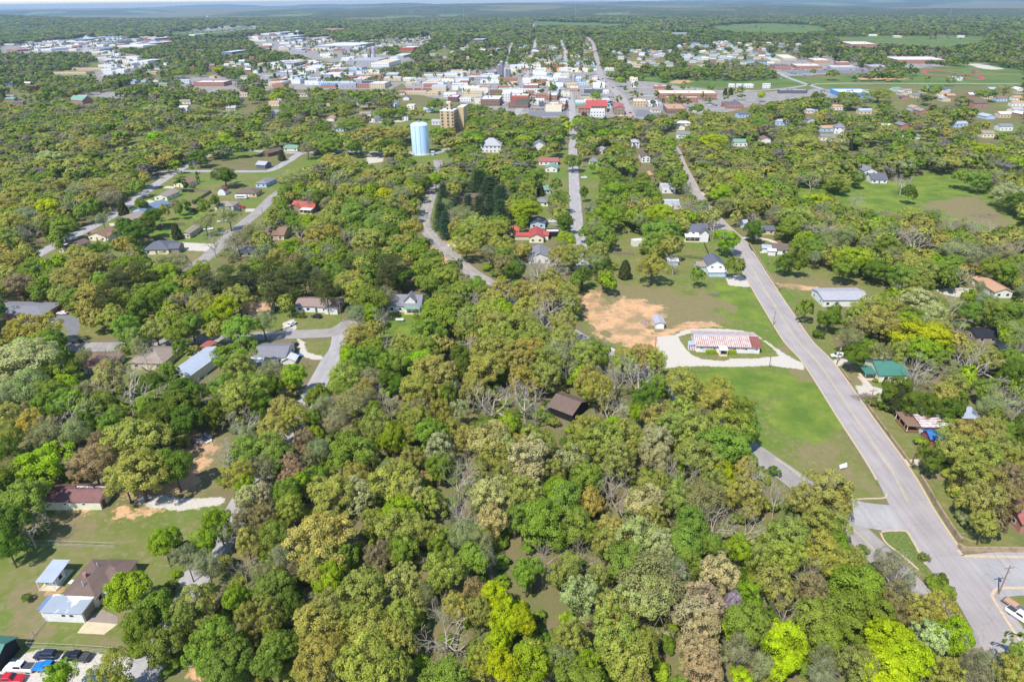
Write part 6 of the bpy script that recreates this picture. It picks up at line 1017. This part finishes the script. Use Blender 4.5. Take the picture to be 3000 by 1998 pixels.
me=mesh_np('woodland',V,nf,4,FOLW,{'tint':('FLOAT_COLOR',np.concatenate([TT,np.ones((nf,1))],1)),'var':('FLOAT',WW)}); o=bpy.data.objects.new('woodland',me); COL.objects.link(o)
tag(o,'mixed spring woodland stretching beyond the houses to the hills','woodland',kind='stuff'); del V,VV,TT,WW
# ---- wooded hills to the horizon: the canopy as one bumpy sheet over the ground
th=np.linspace(-.74,.74,900); rr=np.concatenate([np.geomspace(4700,34000,230)]); TH,RRr=np.meshgrid(th,rr); HX=np.sin(TH)*RRr; HY=np.cos(TH)*RRr
cs_=np.clip(RRr*.0016,7,40); bump=RNG.random(HX.shape)*7+7+vnoise(HX+9e4,HY,41,60)*6; gapn=vnoise(HX+9e4,HY+4e4,42,520)*.6+vnoise(HX+9e4,HY+4e4,43,1500)*.4; gap=np.clip((gapn-.64)/.02,0,1)
wave=(vnoise(HX+1e5,HY+1e5,51,3400)-.5)*110+(vnoise(HX+1e5,HY+1e5,52,1100)-.5)*75+(vnoise(HX+1e5,HY+1e5,53,9000)-.5)*90; far=np.clip((RRr-5000)/9000,0,1)
HZ=relief(HX,HY)+np.where(gap>0,.5,bump*np.clip((RRr-4650)/300,0,1))+wave*far-RRr**2/(2*6.37e6)*.5
hm,nt,N,L,P_=newmat('hill_canopy'); P_.inputs['Roughness'].default_value=1; P_.inputs['Specular IOR Level'].default_value=0
tc=N.new('ShaderNodeTexCoord'); a=N.new('ShaderNodeAttribute'); a.attribute_name='gap'; sp_=N.new('ShaderNodeSeparateColor'); L.new(a.outputs['Color'],sp_.inputs[0])
c1=mixc(rng_(noise(.004,6),.4,.6),(.06,.095,.035),(.15,.135,.08)); c1=mixc(rng_(noise(.03,3),.4,.6),c1,(.045,.07,.028)); c1=mixc(sp_.outputs[0],c1,(.15,.21,.08)); L.new(c1,P_.inputs['Base Color'])
ga=np.stack([gap,gap,gap,np.ones_like(gap)],-1); o=bpy.data.objects.new('hills',grid_mesh('hills',HX,HY,HZ,hm,{'gap':ga})); COL.objects.link(o); tag(o,kind='structure')
# ---- haze
hz=MB(); hz.box(-30000,30000,-400,37000,-420,190); o=hz.build('haze',None); o.data.materials.clear(); m=bpy.data.materials.new('haze_air'); m.use_nodes=True; N=m.node_tree.nodes; N.remove(N['Principled BSDF']); pv=N.new('ShaderNodeVolumePrincipled'); pv.inputs['Color'].default_value=(.52,.73,1,1); pv.inputs['Density'].default_value=HAZE; pv.inputs['Anisotropy'].default_value=0.2
m.node_tree.links.new(pv.outputs[0],N['Material Output'].inputs['Volume']); o.data.materials.append(m); tag(o,'thin blue air haze over the whole land','haze',kind='stuff')
# ================================================================ VEHICLES, POLES, FENCES, WALLS AND SMALL THINGS
def zfor(u,v,vt,lo=1,hi=60):
    q=G(u,v)
    for z in np.arange(lo,hi,.1):
        if PJ([[q[0],q[1],z]])[0][0][1]<vt: return z
    return hi
VCOL={'white':(225,226,228),'black':(28,30,36),'blue':(24,120,205),'red':(190,30,44),'grey':(120,124,130),'silver':(176,180,186),'navy':(40,46,66),'dgreen':(40,70,66),'tan':(190,170,140),'orange':(220,140,50)}
def paint(c):
    n=c+'_car_paint'
    if n in _M: return _M[n]
    m,nt,N,L,P=newmat(n); P.inputs['Base Color'].default_value=(*srgb(*VCOL[c]),1); P.inputs['Roughness'].default_value=.3; P.inputs['Coat Weight'].default_value=.5; _M[n]=m; return m
TYRE=mat('tyre_rubber',(.02,.02,.022),.8,.1,4); RIM=mat('wheel_rim',(.4,.4,.42),.35,.05,4,metal=.6)
def loft(mb,secs,m=0):
    """closed cross-sections (same count) joined along the length, both ends capped"""
    k=len(mb.v); n=len(secs[0])
    for s in secs: mb.v+=[tuple(p) for p in s]
    for i in range(len(secs)-1):
        for j in range(n): j2=(j+1)%n; mb.f.append((k+i*n+j,k+i*n+j2,k+(i+1)*n+j2,k+(i+1)*n+j)); mb.m.append(m)
    mb.f.append(tuple(k+j for j in range(n))[::-1]); mb.m.append(m); b=k+(len(secs)-1)*n; mb.f.append(tuple(b+j for j in range(n))); mb.m.append(m)
def sect(x,w,z0,z1,r=.12): return [(x,-w,z0),(x,w,z0),(x,w+.02,(z0+z1)/2),(x,w-r*.4,z1-r*.5),(x,w-r,z1),(x,-w+r,z1),(x,-w+r*.4,z1-r*.5),(x,-w-.02,(z0+z1)/2)]
def vehicle(kind,col):
    """meshes of one vehicle, front towards +x"""
    B=MB(); Gm=MB(); C=MB(); X=MB(); parts=[]
    if kind=='pickup':
        loft(B,[sect(-2.85,.92,.45,.98),sect(-2.8,.97,.38,1.12),sect(-1.05,.98,.36,1.14),sect(1.0,.98,.36,1.12),sect(1.5,.97,.36,1.1),sect(2.6,.93,.4,.98),sect(2.85,.84,.45,.86)])
        loft(C,[sect(-1.0,.88,1.1,1.12),sect(-.85,.78,1.1,1.84),sect(.55,.78,1.1,1.86),sect(1.35,.86,1.08,1.12)]); X.box(-2.72,-1.1,-.76,.76,1.125,1.16)
        for s in (-1,1): Gm.face([(-.75,s*.865,1.2),(.7,s*.865,1.2),(.45,s*.80,1.72),(-.72,s*.80,1.72)])
        Gm.face([(.72,-.7,1.80),(.72,.7,1.80),(1.27,.78,1.2),(1.27,-.78,1.2)]); Gm.face([(-.93,-.7,1.7),(-.93,.7,1.7),(-1.0,.75,1.2),(-1.0,-.75,1.2)]); wx=(-1.85,1.85)
        parts=[('bed',X,mat('bed_liner',(.06,.06,.065),.8))]
    else:
        L_=2.3 if kind=='sedan' else 2.35; ht=1.42 if kind=='sedan' else 1.72
        loft(B,[sect(-L_,.80,.45,.80),sect(-L_+.15,.88,.36,.95),sect(-1.2,.9,.34,1.0),sect(.9,.9,.34,.98),sect(1.7,.87,.36,.9),sect(L_,.76,.42,.72)])
        bk=-1.95 if kind=='sedan' else -2.2
        loft(C,[sect(bk,.74,.93,.97),sect(bk+(.75 if kind=='sedan' else .3),.66,.93,ht),sect(.25,.66,.93,ht),sect(1.15,.76,.92,.96)])
        for s in (-1,1): Gm.face([(bk+.7,s*.765,1.0),(.75,s*.765,1.0),(.15,s*.69,ht-.1),(bk+.95,s*.69,ht-.1)])
        Gm.face([(.36,-.6,ht-.03),(.36,.6,ht-.03),(1.1,.7,1.02),(1.1,-.7,1.02)]); Gm.face([(bk+.45,-.6,ht-.05),(bk+.45,.6,ht-.05),(bk+.02,.66,1.03),(bk+.02,-.66,1.03)]); wx=(-1.4,1.4)
    W=[]
    for x in wx:
        for s in (-1,1): w=MB(); w.tube((x,s*.78,.36),(x,s*.97,.36),.36,.36,14); W.append((w.mesh('wheel',TYRE),(x,s)))
    R_=MB(); R_.tube((0,0,0),(0,.02,0),.2,.2,10)
    return dict(body=B.mesh('body',paint(col)),cabin=C.mesh('cabin',paint(col)),glass=Gm.mesh('window_glass',glassm()),wheels=W,parts=[(n,m_.mesh(n,mt)) for n,m_,mt in parts],rim=R_.mesh('rim',RIM))
_VC={}
def park(kind,col,u,v,deg,label,s=1.0,cat=None):
    k=(kind,col)
    if k not in _VC: _VC[k]=vehicle(kind,col)
    d=_VC[k]; q=G(u,v); zt=.1; t=empty({'pickup':'pickup_truck','sedan':'parked_car','suv':'parked_car'}[kind],(q[0],q[1],zt-.02),math.radians(deg),label,cat or {'pickup':'pickup truck','sedan':'car','suv':'car'}[kind]); t.scale=(s,s,s)
    for nm in ('body','cabin','glass'): o=bpy.data.objects.new({'glass':'window_glass'}.get(nm,nm),d[nm]); COL.objects.link(o); o.parent=t
    for me,(x,sd) in d['wheels']: o=bpy.data.objects.new('wheel',me); COL.objects.link(o); o.parent=t; r_=bpy.data.objects.new('rim',d['rim']); COL.objects.link(r_); r_.parent=o; r_.location=(x,sd*.97-(0 if sd>0 else .02)+(.0),.36)
    for nm,me in d['parts']: o=bpy.data.objects.new(nm,me); COL.objects.link(o); o.parent=t
    return t
park('pickup','white',62,1961,178,'white pickup truck with black bed beside the open gable garage',1.05); park('pickup','blue',146,1959,176,'bright blue pickup truck parked beside the white pickup')
park('pickup','black',228,1929,174,'black pickup truck with open bed next to the wire fence'); park('suv','navy',138,1924,178,'dark dismantled car with lumber on its roof near the wire fence'); park('pickup','red',30,1996,2,'red pickup truck cut by the bottom edge of the picture')
park('pickup','white',2988,1812,-62,'white pickup truck hitched to a flat trailer on the corner lawn')
q=G(2968,1778); t=empty('flat_trailer',(q[0],q[1],0),math.radians(-62),'flat trailer loaded with pale sacks behind the white pickup','trailer'); MB().box(-2.2,2.2,-1,1,.55,.68).build('deck',cm('dkgrey'),t); MB().box(-1.8,.6,-.8,.8,.69,1.05).build('load',cm('tan'),t)
for s in (-1,1): MB().tube((0,s*.9,.32),(0,s*1.08,.32),.32,.32,12).build('wheel',TYRE,t)
for a in [('suv','white',2452,1046,178,'white van parked at the bend of the roadside drive'),('sedan','white',2576,1058,165,'white car behind the teal roofed house, left one'),('sedan','silver',2596,1056,170,'silver car behind the teal roofed house, right one'),
 ('suv','black',928,931,165,'black van on the lawn of the brick and white ranch house'),('sedan','white',856,953,62,'white sedan parked on the gravel below the ranch house'),('suv','black',861,1016,68,'black car at the top of the gravel drive'),('sedan','blue',868,1047,20,'blue car beside the white arched carport'),
 ('sedan','white',183,921,178,'white sedan in front of the low brick building'),('sedan','red',193,911,178,'red car half hidden behind the white sedan'),('sedan','silver',148,946,172,'silver sedan on the curved asphalt drive'),('sedan','silver',90,950,172,'pale car under the golden tree by the brick building'),('sedan','black',225,1004,178,'black car at the mouth of the asphalt drive'),
 ('sedan','white',186,721,30,'white sedan driving on the crescent street'),('sedan','silver',452,523,60,'silver car in the driveway above the crescent street'),('suv','red',708,611,178,'red car beside the grey ranch house'),('suv','dgreen',697,619,178,'dark green car beside the red car'),
 ('pickup','white',652,651,4,'white pickup truck on the curved street drive'),('pickup','white',612,674,4,'white pickup truck under the sage green tree'),('sedan','silver',590,676,0,'silver car left of the white pickup under the tree'),('suv','black',670,735,175,'black car beside the curved street'),
 ('suv','navy',800,621,10,'navy car parked below the red roofed stone house'),('pickup','silver',806,632,5,'silver pickup truck below the navy car'),('sedan','white',818,533,175,'white car beside the pale blue house'),('suv','blue',563,617,70,'blue van next to the open lean-to shed'),
 ('sedan','white',1711,523,175,'white car parked right of the straight street'),('sedan','white',1619,652,175,'white pickup bodied car behind the flat white carport'),('suv','red',1637,481,0,'red truck beside the brick red roofed house'),('sedan','grey',1711,490,175,'grey car beyond the white car by the straight street'),
 ('suv','red',2210,531,5,'small red trailer in trees east of the highway'),('suv','white',1822,342,10,'white van below the stone gabled church'),('sedan','red',1847,333,-60,'red car driving down the highway into town'),('sedan','navy',1766,233,-60,'dark car on the highway beyond the crossroads')]: park(*a)
q=G(708,583); t=empty('camper',(q[0],q[1],0),0,'white camper trailer in front of the brown roofed house','camper'); m=MB(); m.box(-4,3.6,-1.2,1.2,.5,2.7); m.box(3.6,4.1,-1.1,1.1,.7,2.3); m.build('body',cm('white'),t); MB().box(-3,2.6,-1.25,-1.2,1.5,2.1).build('window',glassm(),t)
for s in (-.5,.5): MB().tube((s,-1.1,.35),(s,-1.3,.35),.35,.35,12).build('wheel',TYRE,t)
q=G(1172,942); t=empty('propane_tank',(q[0],q[1],0),0,'white propane tank on the lawn below the white farmhouse','tank'); MB().tube((-1.5,0,.9),(1.5,0,.9),.6,.6,14).tube((1.5,0,.9),(1.8,0,.9),.6,.2,14).tube((-1.5,0,.9),(-1.8,0,.9),.6,.2,14).build('drum',cm('white'),t)
for s in (-1,1): MB().box(s-.1,s+.1,-.4,.4,0,.5).build('foot',cm('grey'),t)
# far small cars: one mesh each
CM={}
for c in VCOL:
    m=MB(); loft(m,[sect(-2.2,.85,.3,.8),sect(-1.9,.9,.3,.98),sect(1.4,.9,.3,.95),sect(2.2,.8,.3,.75)],0); loft(m,[sect(-1.6,.72,.95,1.0),sect(-1.1,.68,.95,1.5),sect(.3,.68,.95,1.5),sect(1.0,.72,.92,.98)],1); CM[c]=m.mesh('parked_car',[paint(c),glassm()])
LOTS=[((1548,322),(1658,324),14,'in the row beside the dark lot'),((1610,313),(1660,314),8,'behind the low brick shops'),((1655,291),(1690,288),8,'at the end of the straight street'),((1640,286),(1650,284),2,'behind the white shop'),((1852,281),(1880,288),8,'on the big store lot'),((1885,283),(1920,281),5,'on the big store lot, farther right'),
((1925,300),(1950,305),4,'beside the tan hall'),((2075,309),(2130,314),12,'on the lot right of the tan hall'),((2150,298),(2165,291),3,'on the lot right of the big store'),((2290,208),(2420,206),18,'on the dark school lot, near row'),((2300,214),(2360,222),9,'on the pale school lot'),((2430,205),(2560,206),14,'on the dark school lot, right row'),((2570,206),(2640,210),9,'on the lot left of the stadium'),
((2255,229),(2290,232),6,'beside the school road'),((1338,272),(1350,262),6,'by the green roofed shop'),((1350,268),(1362,258),5,'in the angled row downtown'),((1750,218),(1756,240),3,'on the highway beyond town'),((1772,240),(1800,262),5,'at the crossroads'),((2400,270),(2440,268),4,'left of the blue fronted store'),((1470,308),(1500,312),3,'beside the dark roofs'),((1770,285),(1800,288),5,'behind the red roofed church'),((1525,230),(1545,210),4,'on the wide north west street'),
((760,186),(860,182),14,'on the western works yard'),((815,190),(905,192),10,'beside the works'),((300,190),(350,200),9,'along the strip road'),((150,140),(250,134),12,'on the strip mall lot'),((40,146),(120,144),8,'on the left strip lot'),((380,128),(440,125),8,'on the right strip lot'),((900,150),(1020,156),10,'on the estate yard')]
for (a,b,n,wh) in LOTS:
    for i in range(n):
        u=a[0]+(b[0]-a[0])*(i+.5)/n+random.uniform(-1,1); v=a[1]+(b[1]-a[1])*(i+.5)/n+random.uniform(-.8,.8); q=G(u,v); c=random.choice(['white','silver','black','red','grey','navy','white','blue','silver','tan'])
        o=bpy.data.objects.new('parked_car',CM[c]); COL.objects.link(o); o.location=(q[0],q[1],.08); o.rotation_euler=(0,0,random.choice([0,math.pi/2,math.pi/2])+random.uniform(-.15,.15)); o['category']='car'; o['group']='cars parked '+wh; DEFERC.setdefault((c,wh),[]).append((u,o))
# --- poles and wires
POLES=[(2925,1740,1657,1,'utility pole with crossarms at the street corner, bottom right'),(2669,1371,1301,1,'utility pole at the gap between the two retaining walls'),(2545,1196,1140,1,'leaning wooden utility pole beside the fallen branches'),(2451,1068,1010,1,'utility pole beside the white van'),(2332,927,880,1,'utility pole in front of the long low building'),(2281,854,811,1,'utility pole on the bank above the highway bend'),
(2265,953,913,0,'bare wooden pole between highway and lawn'),(2253,1078,1042,0,'short dark pole on the gravel drive right of the hall'),(1919,1026,986,0,'thin pole on the gravel left of the hall'),(2632,1244,1205,0,'leaning pale pole left of the striped roof'),(2646,1263,1240,0,'short pale post below the leaning pale pole'),(1001,943,882,1,'tall utility pole right of the taupe ranch house'),
(171,709,670,0,'street lamp pole at the left end of the crescent street'),(312,627,594,0,'pole beside the upper crescent street'),(421,553,526,0,'pole at the top of the crescent street'),(771,636,608,0,'pole by the curved street parking'),(1143,720,687,0,'brown pole among trees left of the curved road'),(1219,606,578,1,'pole with transformer beside the winding road'),(1310,456,415,1,'utility pole right of the pump house'),(1334,432,403,1,'utility pole behind the pole by the pump house'),
(597,1527,1507,0,'short lamp pole at the edge of the lower side street'),(1693,387,368,1,'utility pole at the top of the straight street'),(2226,735,716,1,'utility pole on the lawn of the glazed porch house'),(2248,777,752,1,'utility pole between lawn and highway wall'),(1710,560,540,1,'utility pole right of the straight street'),(1713,596,578,1,'second utility pole right of the straight street'),(1286,475,462,1,'pole with white boxes on the tank lawn'),(903,1076,1055,0,'pole beside the white arched carport')]
WOOD=mat('weathered_pole_wood',srgb(140,118,100),.9,.15,2)
PT={}
for (u,v,vt,arm,lab) in POLES:
    q=G(u,v); h=min(13,zfor(u,v,vt)); t=empty('utility_pole',(q[0],q[1],0),0.15,lab,'pole'); MB().tube((0,0,-.3),(0,0,h),.17,.11,8).build('pole',WOOD,t); PT[(u,v)]=(q,h)
    if arm:
        MB().box(-1.2,1.2,-.08,.08,h-.75,h-.6).build('crossarm',WOOD,t)
        for x in (-1.1,0,1.1): MB().tube((x,0,h-.6),(x,0,h-.4),.05,.04,6).build('insulator',cm('lgrey'),t)
        if (u,v) in ((2925,1740),(1219,606),(2451,1068)): MB().tube((.35,0,h-2.2),(.35,0,h-1.3),.25,.25,10).build('transformer',cm('lgrey'),t)
WIRE=mat('wire_metal',(.05,.05,.05),.6)
ch=[(2925,1740),(2669,1371),(2545,1196),(2451,1068),(2332,927),(2281,854),(2248,777)]
def wire(A,B,lab):
    A=np.array(A);B=np.array(B); m=MB(); n=10; p=A
    for i in range(1,n+1): t=i/n; q=A+(B-A)*t-np.array([0,0,1.2*4*t*(1-t)*.6]); m.tube(p,q,.022,.022,3,0,False); p=q
    o=m.build('power_line',WIRE); o['label']=lab; o['category']='wire'; o['group']='power lines along the highway'
nmz=['corner pole and the wall gap pole','wall gap pole and the leaning pole','leaning pole and the van pole','van pole and the long building pole','long building pole and the bank pole','bank pole and the wall pole']
for i in range(len(ch)-1):
    (a,ha),(b,hb)=PT[ch[i]],PT[ch[i+1]]
    for k,nm in ((-1.1,'left'),(1.1,'right')): wire((a[0]+k,a[1],ha-.4),(b[0]+k,b[1],hb-.4),'thin %s power line between the %s'%(nm,nmz[i]))
(a,ha)=PT[ch[0]]; wire((a[0]+1.1,a[1],ha-.4),(a[0]+30,a[1]-22,ha+1),'thin power line leaving the corner pole to the right')
# --- walls
STW=mat('concrete_block_wall',srgb(160,140,116),.9,.15,.9,col2=srgb(122,108,92),thr=(.5,.7))
def wall(C,off,h,lab,w=.35,nm='retaining_wall'):
    o=strip(C,off-w/2,off+w/2,h,thick=h).build(nm,STW); return tag(o,lab,'wall')
wall(cut(C0,g(2805,1605),g(2682,1392)),6.6,1.5,'tall block retaining wall along the highway up to the street corner')
wall(cut(C0,g(2655,1362),g(2511,1169)),6.5,.8,'low retaining wall along the highway below the striped roof house'); wall(cut(C0,g(2474,1122),g(2441,1070)),6.4,.6,'short low wall below the teal roofed house'); wall(cut(C0,g(2258,835),g(2178,712)),6.3,.6,'low wall beside the highway below the glazed porch house')
P=spline(GA([(2806,1603),(2820,1614),(2850,1616),(2930,1616),(3040,1618)])[:,:2],5); wall(P,0,1.5,'block retaining wall along the side street at the right edge')
P=spline(GA([(2655,1362),(2660,1370),(2690,1371)])[:,:2],3)
P=spline(GA([(2125,808),(2170,805)])[:,:2],3); wall(P,0,.8,'stone wall between the white highway house and the highway')
q=G(2846,1574); m=MB(); [m.tube((2.2*math.cos(a)*(1+.3*math.sin(3*a)),1.6*math.sin(a),.1),(2.2*math.cos(a+.4)*(1+.3*math.sin(3*a+1.2)),1.6*math.sin(a+.4),.1),.16,.16,5) for a in np.arange(0,6.28,.4)]
o=m.build('flower_bed',STW,None,(q[0],q[1],0)); tag(o,'small stone edged flower bed on the corner lawn','flower bed')
# --- fences
def fence(px,h,kind,lab):
    P=GA(px)[:,:2]; c=P[0]; t=empty('fence',(c[0],c[1],0),0,lab,'fence'); M_={'board':mat('weathered_fence_boards',srgb(124,112,100),.9,.2,1.5,stretch=(6,6,1)),'rail':mat('dark_fence_rails',srgb(52,48,46),.9),'wire':mat('galvanised_wire',srgb(168,172,168),.5)}[kind]
    m=MB(); Q=P-c; pl=MB()
    for a,b in zip(Q[:-1],Q[1:]):
        d=b-a; L_=np.linalg.norm(d); nn=max(1,int(L_/2.6)); n_=np.array([-d[1],d[0]])/L_*.03
        for i in range(nn+1):
            p=a+d*i/nn; MB().tube((p[0],p[1],-.2),(p[0],p[1],h+.1),.06 if kind!='wire' else .04,.05,5).build('post',M_,t)
        if kind=='board': pl.face([(*(a-n_),.05),(*(b-n_),.05),(*(b-n_),h),(*(a-n_),h)]); pl.face([(*(b+n_),.05),(*(a+n_),.05),(*(a+n_),h),(*(b+n_),h)]); pl.face([(*(a-n_),h),(*(b-n_),h),(*(b+n_),h),(*(a+n_),h)])
        else:
            for z in ((.35,.75,1.15) if kind=='rail' else (.1,.5,h)): pl.tube((*a,z),(*b,z),.07 if kind=='rail' else .03,.07 if kind=='rail' else .03,4)
    pl.build('boards' if kind=='board' else 'rails',M_,t)
fence([(523,561),(619,565),(568,597),(464,599)],1.9,'board','grey board fence around the square lawn of the left neighbourhood'); fence([(542,661),(472,664),(408,701)],1.9,'board','board fence of the narrow green garden behind the cedar'); fence([(400,708),(494,704)],1.8,'board','board fence behind the dark grey hip roofed house'); fence([(468,598),(520,604),(545,612)],1.8,'board','short board fence right of the slate blue roof')
fence([(2003,754),(2072,762)],1.4,'rail','black rail fence behind the white highway house'); fence([(2062,715),(2068,730),(2078,752)],1.4,'rail','black rail fence running down from the two storey white house')
fence([(40,1597),(180,1597),(337,1603)],1.5,'wire','wire fence across the lawn below the rusty outbuilding'); fence([(82,1896),(220,1902),(357,1912)],1.5,'wire','wire fence behind the parked pickup trucks'); fence([(132,1822),(100,1862),(84,1892)],1.3,'wire','wire fence running from the garage corner'); fence([(1795,744),(1856,749)],1.5,'board','weathered fence at the lower edge of the central yard')
# --- heaps, hedges, signs
def heap(u,v,rx,ry,n,cols,name,lab,hh=1.0):
    q=G(u,v); m=MB()
    for _ in range(n):
        a=random.uniform(0,6.28); r=random.random()**.5; x,y=rx*r*math.cos(a),ry*r*math.sin(a); z=hh*(1-r)*random.random()+.1; d=unit(RNG.normal(size=3)*[1,1,.25])*random.uniform(.5,1.6); m.tube((x,y,z),(x+d[0],y+d[1],z+abs(d[2])),random.uniform(.04,.1),.03,4,random.randrange(len(cols)))
    o=m.build(name,cols,None,(q[0],q[1],0)); return tag(o,lab,'heap',kind='stuff')
DB=mat('dead_branch',(.27,.22,.19),.9,.2,3); PL=mat('scrap_plaster',(.72,.72,.72),.8); heap(562,1300,4.5,3.2,300,[DB],'brush_pile','heap of cut grey branches on the bare slope',1.3)
q=G(596,1290); m=MB()
for _ in range(60): a=random.uniform(0,6.28); r=random.random()**.5*2.6; s=random.uniform(.2,.7); x,y=r*math.cos(a),r*math.sin(a)*1.2; m.slab((x,y,random.uniform(.05,.7)),(x+s,y+random.uniform(-.2,.2),random.uniform(.05,.7)),(x+s,y+s,random.uniform(.05,.8)),(x,y+s*.8,random.uniform(.05,.7)),.06)
tag(m.build('rubble_pile',PL,None,(q[0],q[1],0)),'white plaster rubble beside the heap of cut branches','heap',kind='stuff')
heap(2540,1165,5,2.2,220,[DB],'fallen_branches','fallen branches beside the leaning utility pole',.9); heap(2885,632,9,5,220,[DB],'brush_pile','brown brush pile in the far meadow',1.4); heap(1900,947,3.2,2.6,90,[cm('lgrey'),DB],'scrap_heap','grey scrap metal beside the small white shed',1.2); heap(2090,862,3,1.5,80,[DB],'brush_pile','low brush pile on the lawn below the white house',.6)
def hedge(u,v,lx,ly,h,lab,c='b'):
    q=G(u,v); n=1500; P=np.stack([rnd(-lx,lx,n),rnd(-ly,ly,n),rnd(.1,h,n)],1); f=RNG.integers(0,3,n); P[f==0,2]=h*rnd(.9,1.05,(f==0).sum()); P[f==1,1]=-ly*rnd(.9,1.1,(f==1).sum()); nr=unit(RNG.normal(size=(n,3))*.5+np.where((f==0)[:,None],[0,0,1],[0,-1,.4])); qd=leaves(P,nr,rnd(.12,.22,n))
    o=bpy.data.objects.new('hedge',mesh_np('hedge',qd.reshape(-1,3),n,4,FOL,{'var':('FLOAT',rnd(.8,1.15,n))})); COL.objects.link(o); o.location=(q[0],q[1],0); o.color=(*LC[c],1); tag(o,lab,'hedge')
hedge(2082,1036,1.9,.7,1.3,'clipped green hedge left of the hall porch','b'); hedge(2139,1037,2.1,.7,1.3,'clipped green hedge right of the hall porch','b')
q=G(2470,1376); t=empty('sign',(q[0],q[1],0),.25,'white sign board leaning beside a low shrub on the field','sign'); MB().slab((-1.2,0,.5),(1.2,0,.7),(1.2,.5,1.9),(-1.2,.5,1.5),.08).build('board',cm('white'),t)
for x in (-1,1): MB().tube((x,.2,0),(x,.2,1.2),.05,.05,5).build('post',cm('trim'),t)
q=G(2711,1648); t=empty('street_sign',(q[0],q[1],0),.4,'small sign on a thin post at the grass island tip','sign'); MB().tube((0,0,0),(0,0,2.2),.04,.04,6).build('post',cm('grey'),t); MB().box(-.38,.38,-.02,.02,2.0,2.7).build('plate',cm('grey'),t)
# --- driveways and slabs laid on the ground
def slab(px,col,name='driveway',z=.03): P=GA(px)[:,:2]; m=MB(); m.prism([(p[0],p[1]) for p in P],-.1,z); tag(m.build(name,mat(col+'_slab',tuple(.9*k for k in srgb(*RC_[col])),.9,.1,.6)),kind='structure')
slab([(250,1822),(262,1803),(300,1785),(345,1805),(345,1827),(252,1826)][::-1],'taupe',z=.03); slab([(226,1854),(252,1820),(345,1828),(305,1858)],'beige',z=.05); slab([(198,1708),(210,1697),(224,1700),(216,1713)],'white','path'); slab([(1300,717),(1336,716),(1320,731)],'cream'); slab([(2640,1345),(2692,1345),(2700,1362),(2655,1364)],'beige','path')
slab([(2970,1722),(3060,1716),(3060,1745),(3000,1745)],'beige','path')
# ================================================================ LABELS that single each thing out
LANDS=[('the blue water tank',1233,400),('the long white hall',2130,1010),('the dark cabin',1675,1190),('the rusty long outbuilding',210,1460),('the brown roofed ranch house',240,1740),('the white farmhouse',1190,890),('the striped roof house',2740,1240),('the teal roofed house',2610,1090),
('the road junction',2860,1700),('the grass island',2640,1600),('the red gabled cottage',1572,690),('the two storey white house',2045,690),('the white highway house',2095,780),('the apartment tower',1320,340),('the orange soil patch',1840,930),('the brush pile',575,1295),('the gravel patch',510,1472),
('the lower left corner',60,1900),('the long cream building',560,1080),('the taupe ranch house',925,890),('the curved street bend',600,765),('the fenced square yard',560,570),('the far meadow',2700,580),('the tan gabled house',2930,850),('the winding road',1290,690),('the white pine row',1420,600),
('the brick church',225,295),('the straight street top',1672,300),('the Victorian house',1440,430),('the stone wall corner',2800,1600),('the wooded street bend',1000,960),('the low brick building',60,915),('the bottom centre edge',1300,1960),('the lower wood centre',1300,1560),('the lilac tree',2150,1770),('the white bare oak',1600,1200),
('the eastern lawn slope',2640,1250),('the maple clump bottom right',2600,1900),('the far town centre',1550,280),('the school',2400,200),('the sports field',2000,240),('the western strip',250,140),('the industrial estate',950,150),('the hillside estate',1150,125),('the long brown roof',1890,460),('the lower highway bend',2550,1330),
('the grassy meadow',1120,1000),('the pale cream oak',150,1050),('the wood edge by the field',2150,1250),('the far highway',620,90),('the bare tree grove',1850,1150),('the side street',800,1320),('the west woods corner',100,650),('the tower of silos',1475,215),('the big store',2010,285),('the bypass',2700,260)]
RO=['nearest','second nearest','third nearest','fourth nearest','fifth nearest','sixth nearest','seventh nearest','eighth nearest','ninth nearest','tenth nearest']
bk={}
for o,desc,u,v in DEFER:
    best=min(LANDS,key=lambda l:((l[1]-u)**2+((l[2]-v)*1.3)**2)); dx,dy=u-best[1],v-best[2]
    if math.hypot(dx,dy)<22: rel='right beside'
    elif abs(dx)>2.2*abs(dy): rel='right of' if dx>0 else 'left of'
    elif abs(dy)>2.2*abs(dx): rel='in front of' if dy>0 else 'behind'
    else: rel=('in front and ' if dy>0 else 'behind and ')+('right of' if dx>0 else 'left of')
    bk.setdefault((desc,rel,best[0]),[]).append((math.hypot(dx,dy),u,v,o))
for (desc,rel,nm),L_ in bk.items():
    L_.sort(key=lambda t:t[0])
    for i,(d,u,v,o) in enumerate(L_):
        o['label']=' '.join((desc+' '+rel+' '+nm).split()) if len(L_)==1 else ' '.join(('%s, %s such %s %s'%(desc,RO[i] if i<10 else 'number %d out'%(i+1),rel,nm)).split())
        if len(o['label'].split())>16: o['label']=' '.join(('%s, %s %s %s'%(desc,(RO[i] if i<10 else 'farther'),rel.replace('in front and ','').replace('behind and ',''),nm)).split())

for (c,wh),L_ in DEFERC.items():
    L_.sort(key=lambda t:t[0])
    for i,(u,o) in enumerate(L_): o['label']=('%s car %s'%(c,wh)) if len(L_)==1 else '%s car %s, %s from the left'%(c,wh,['first','second','third','fourth','fifth','sixth','seventh','eighth','ninth','tenth'][i])
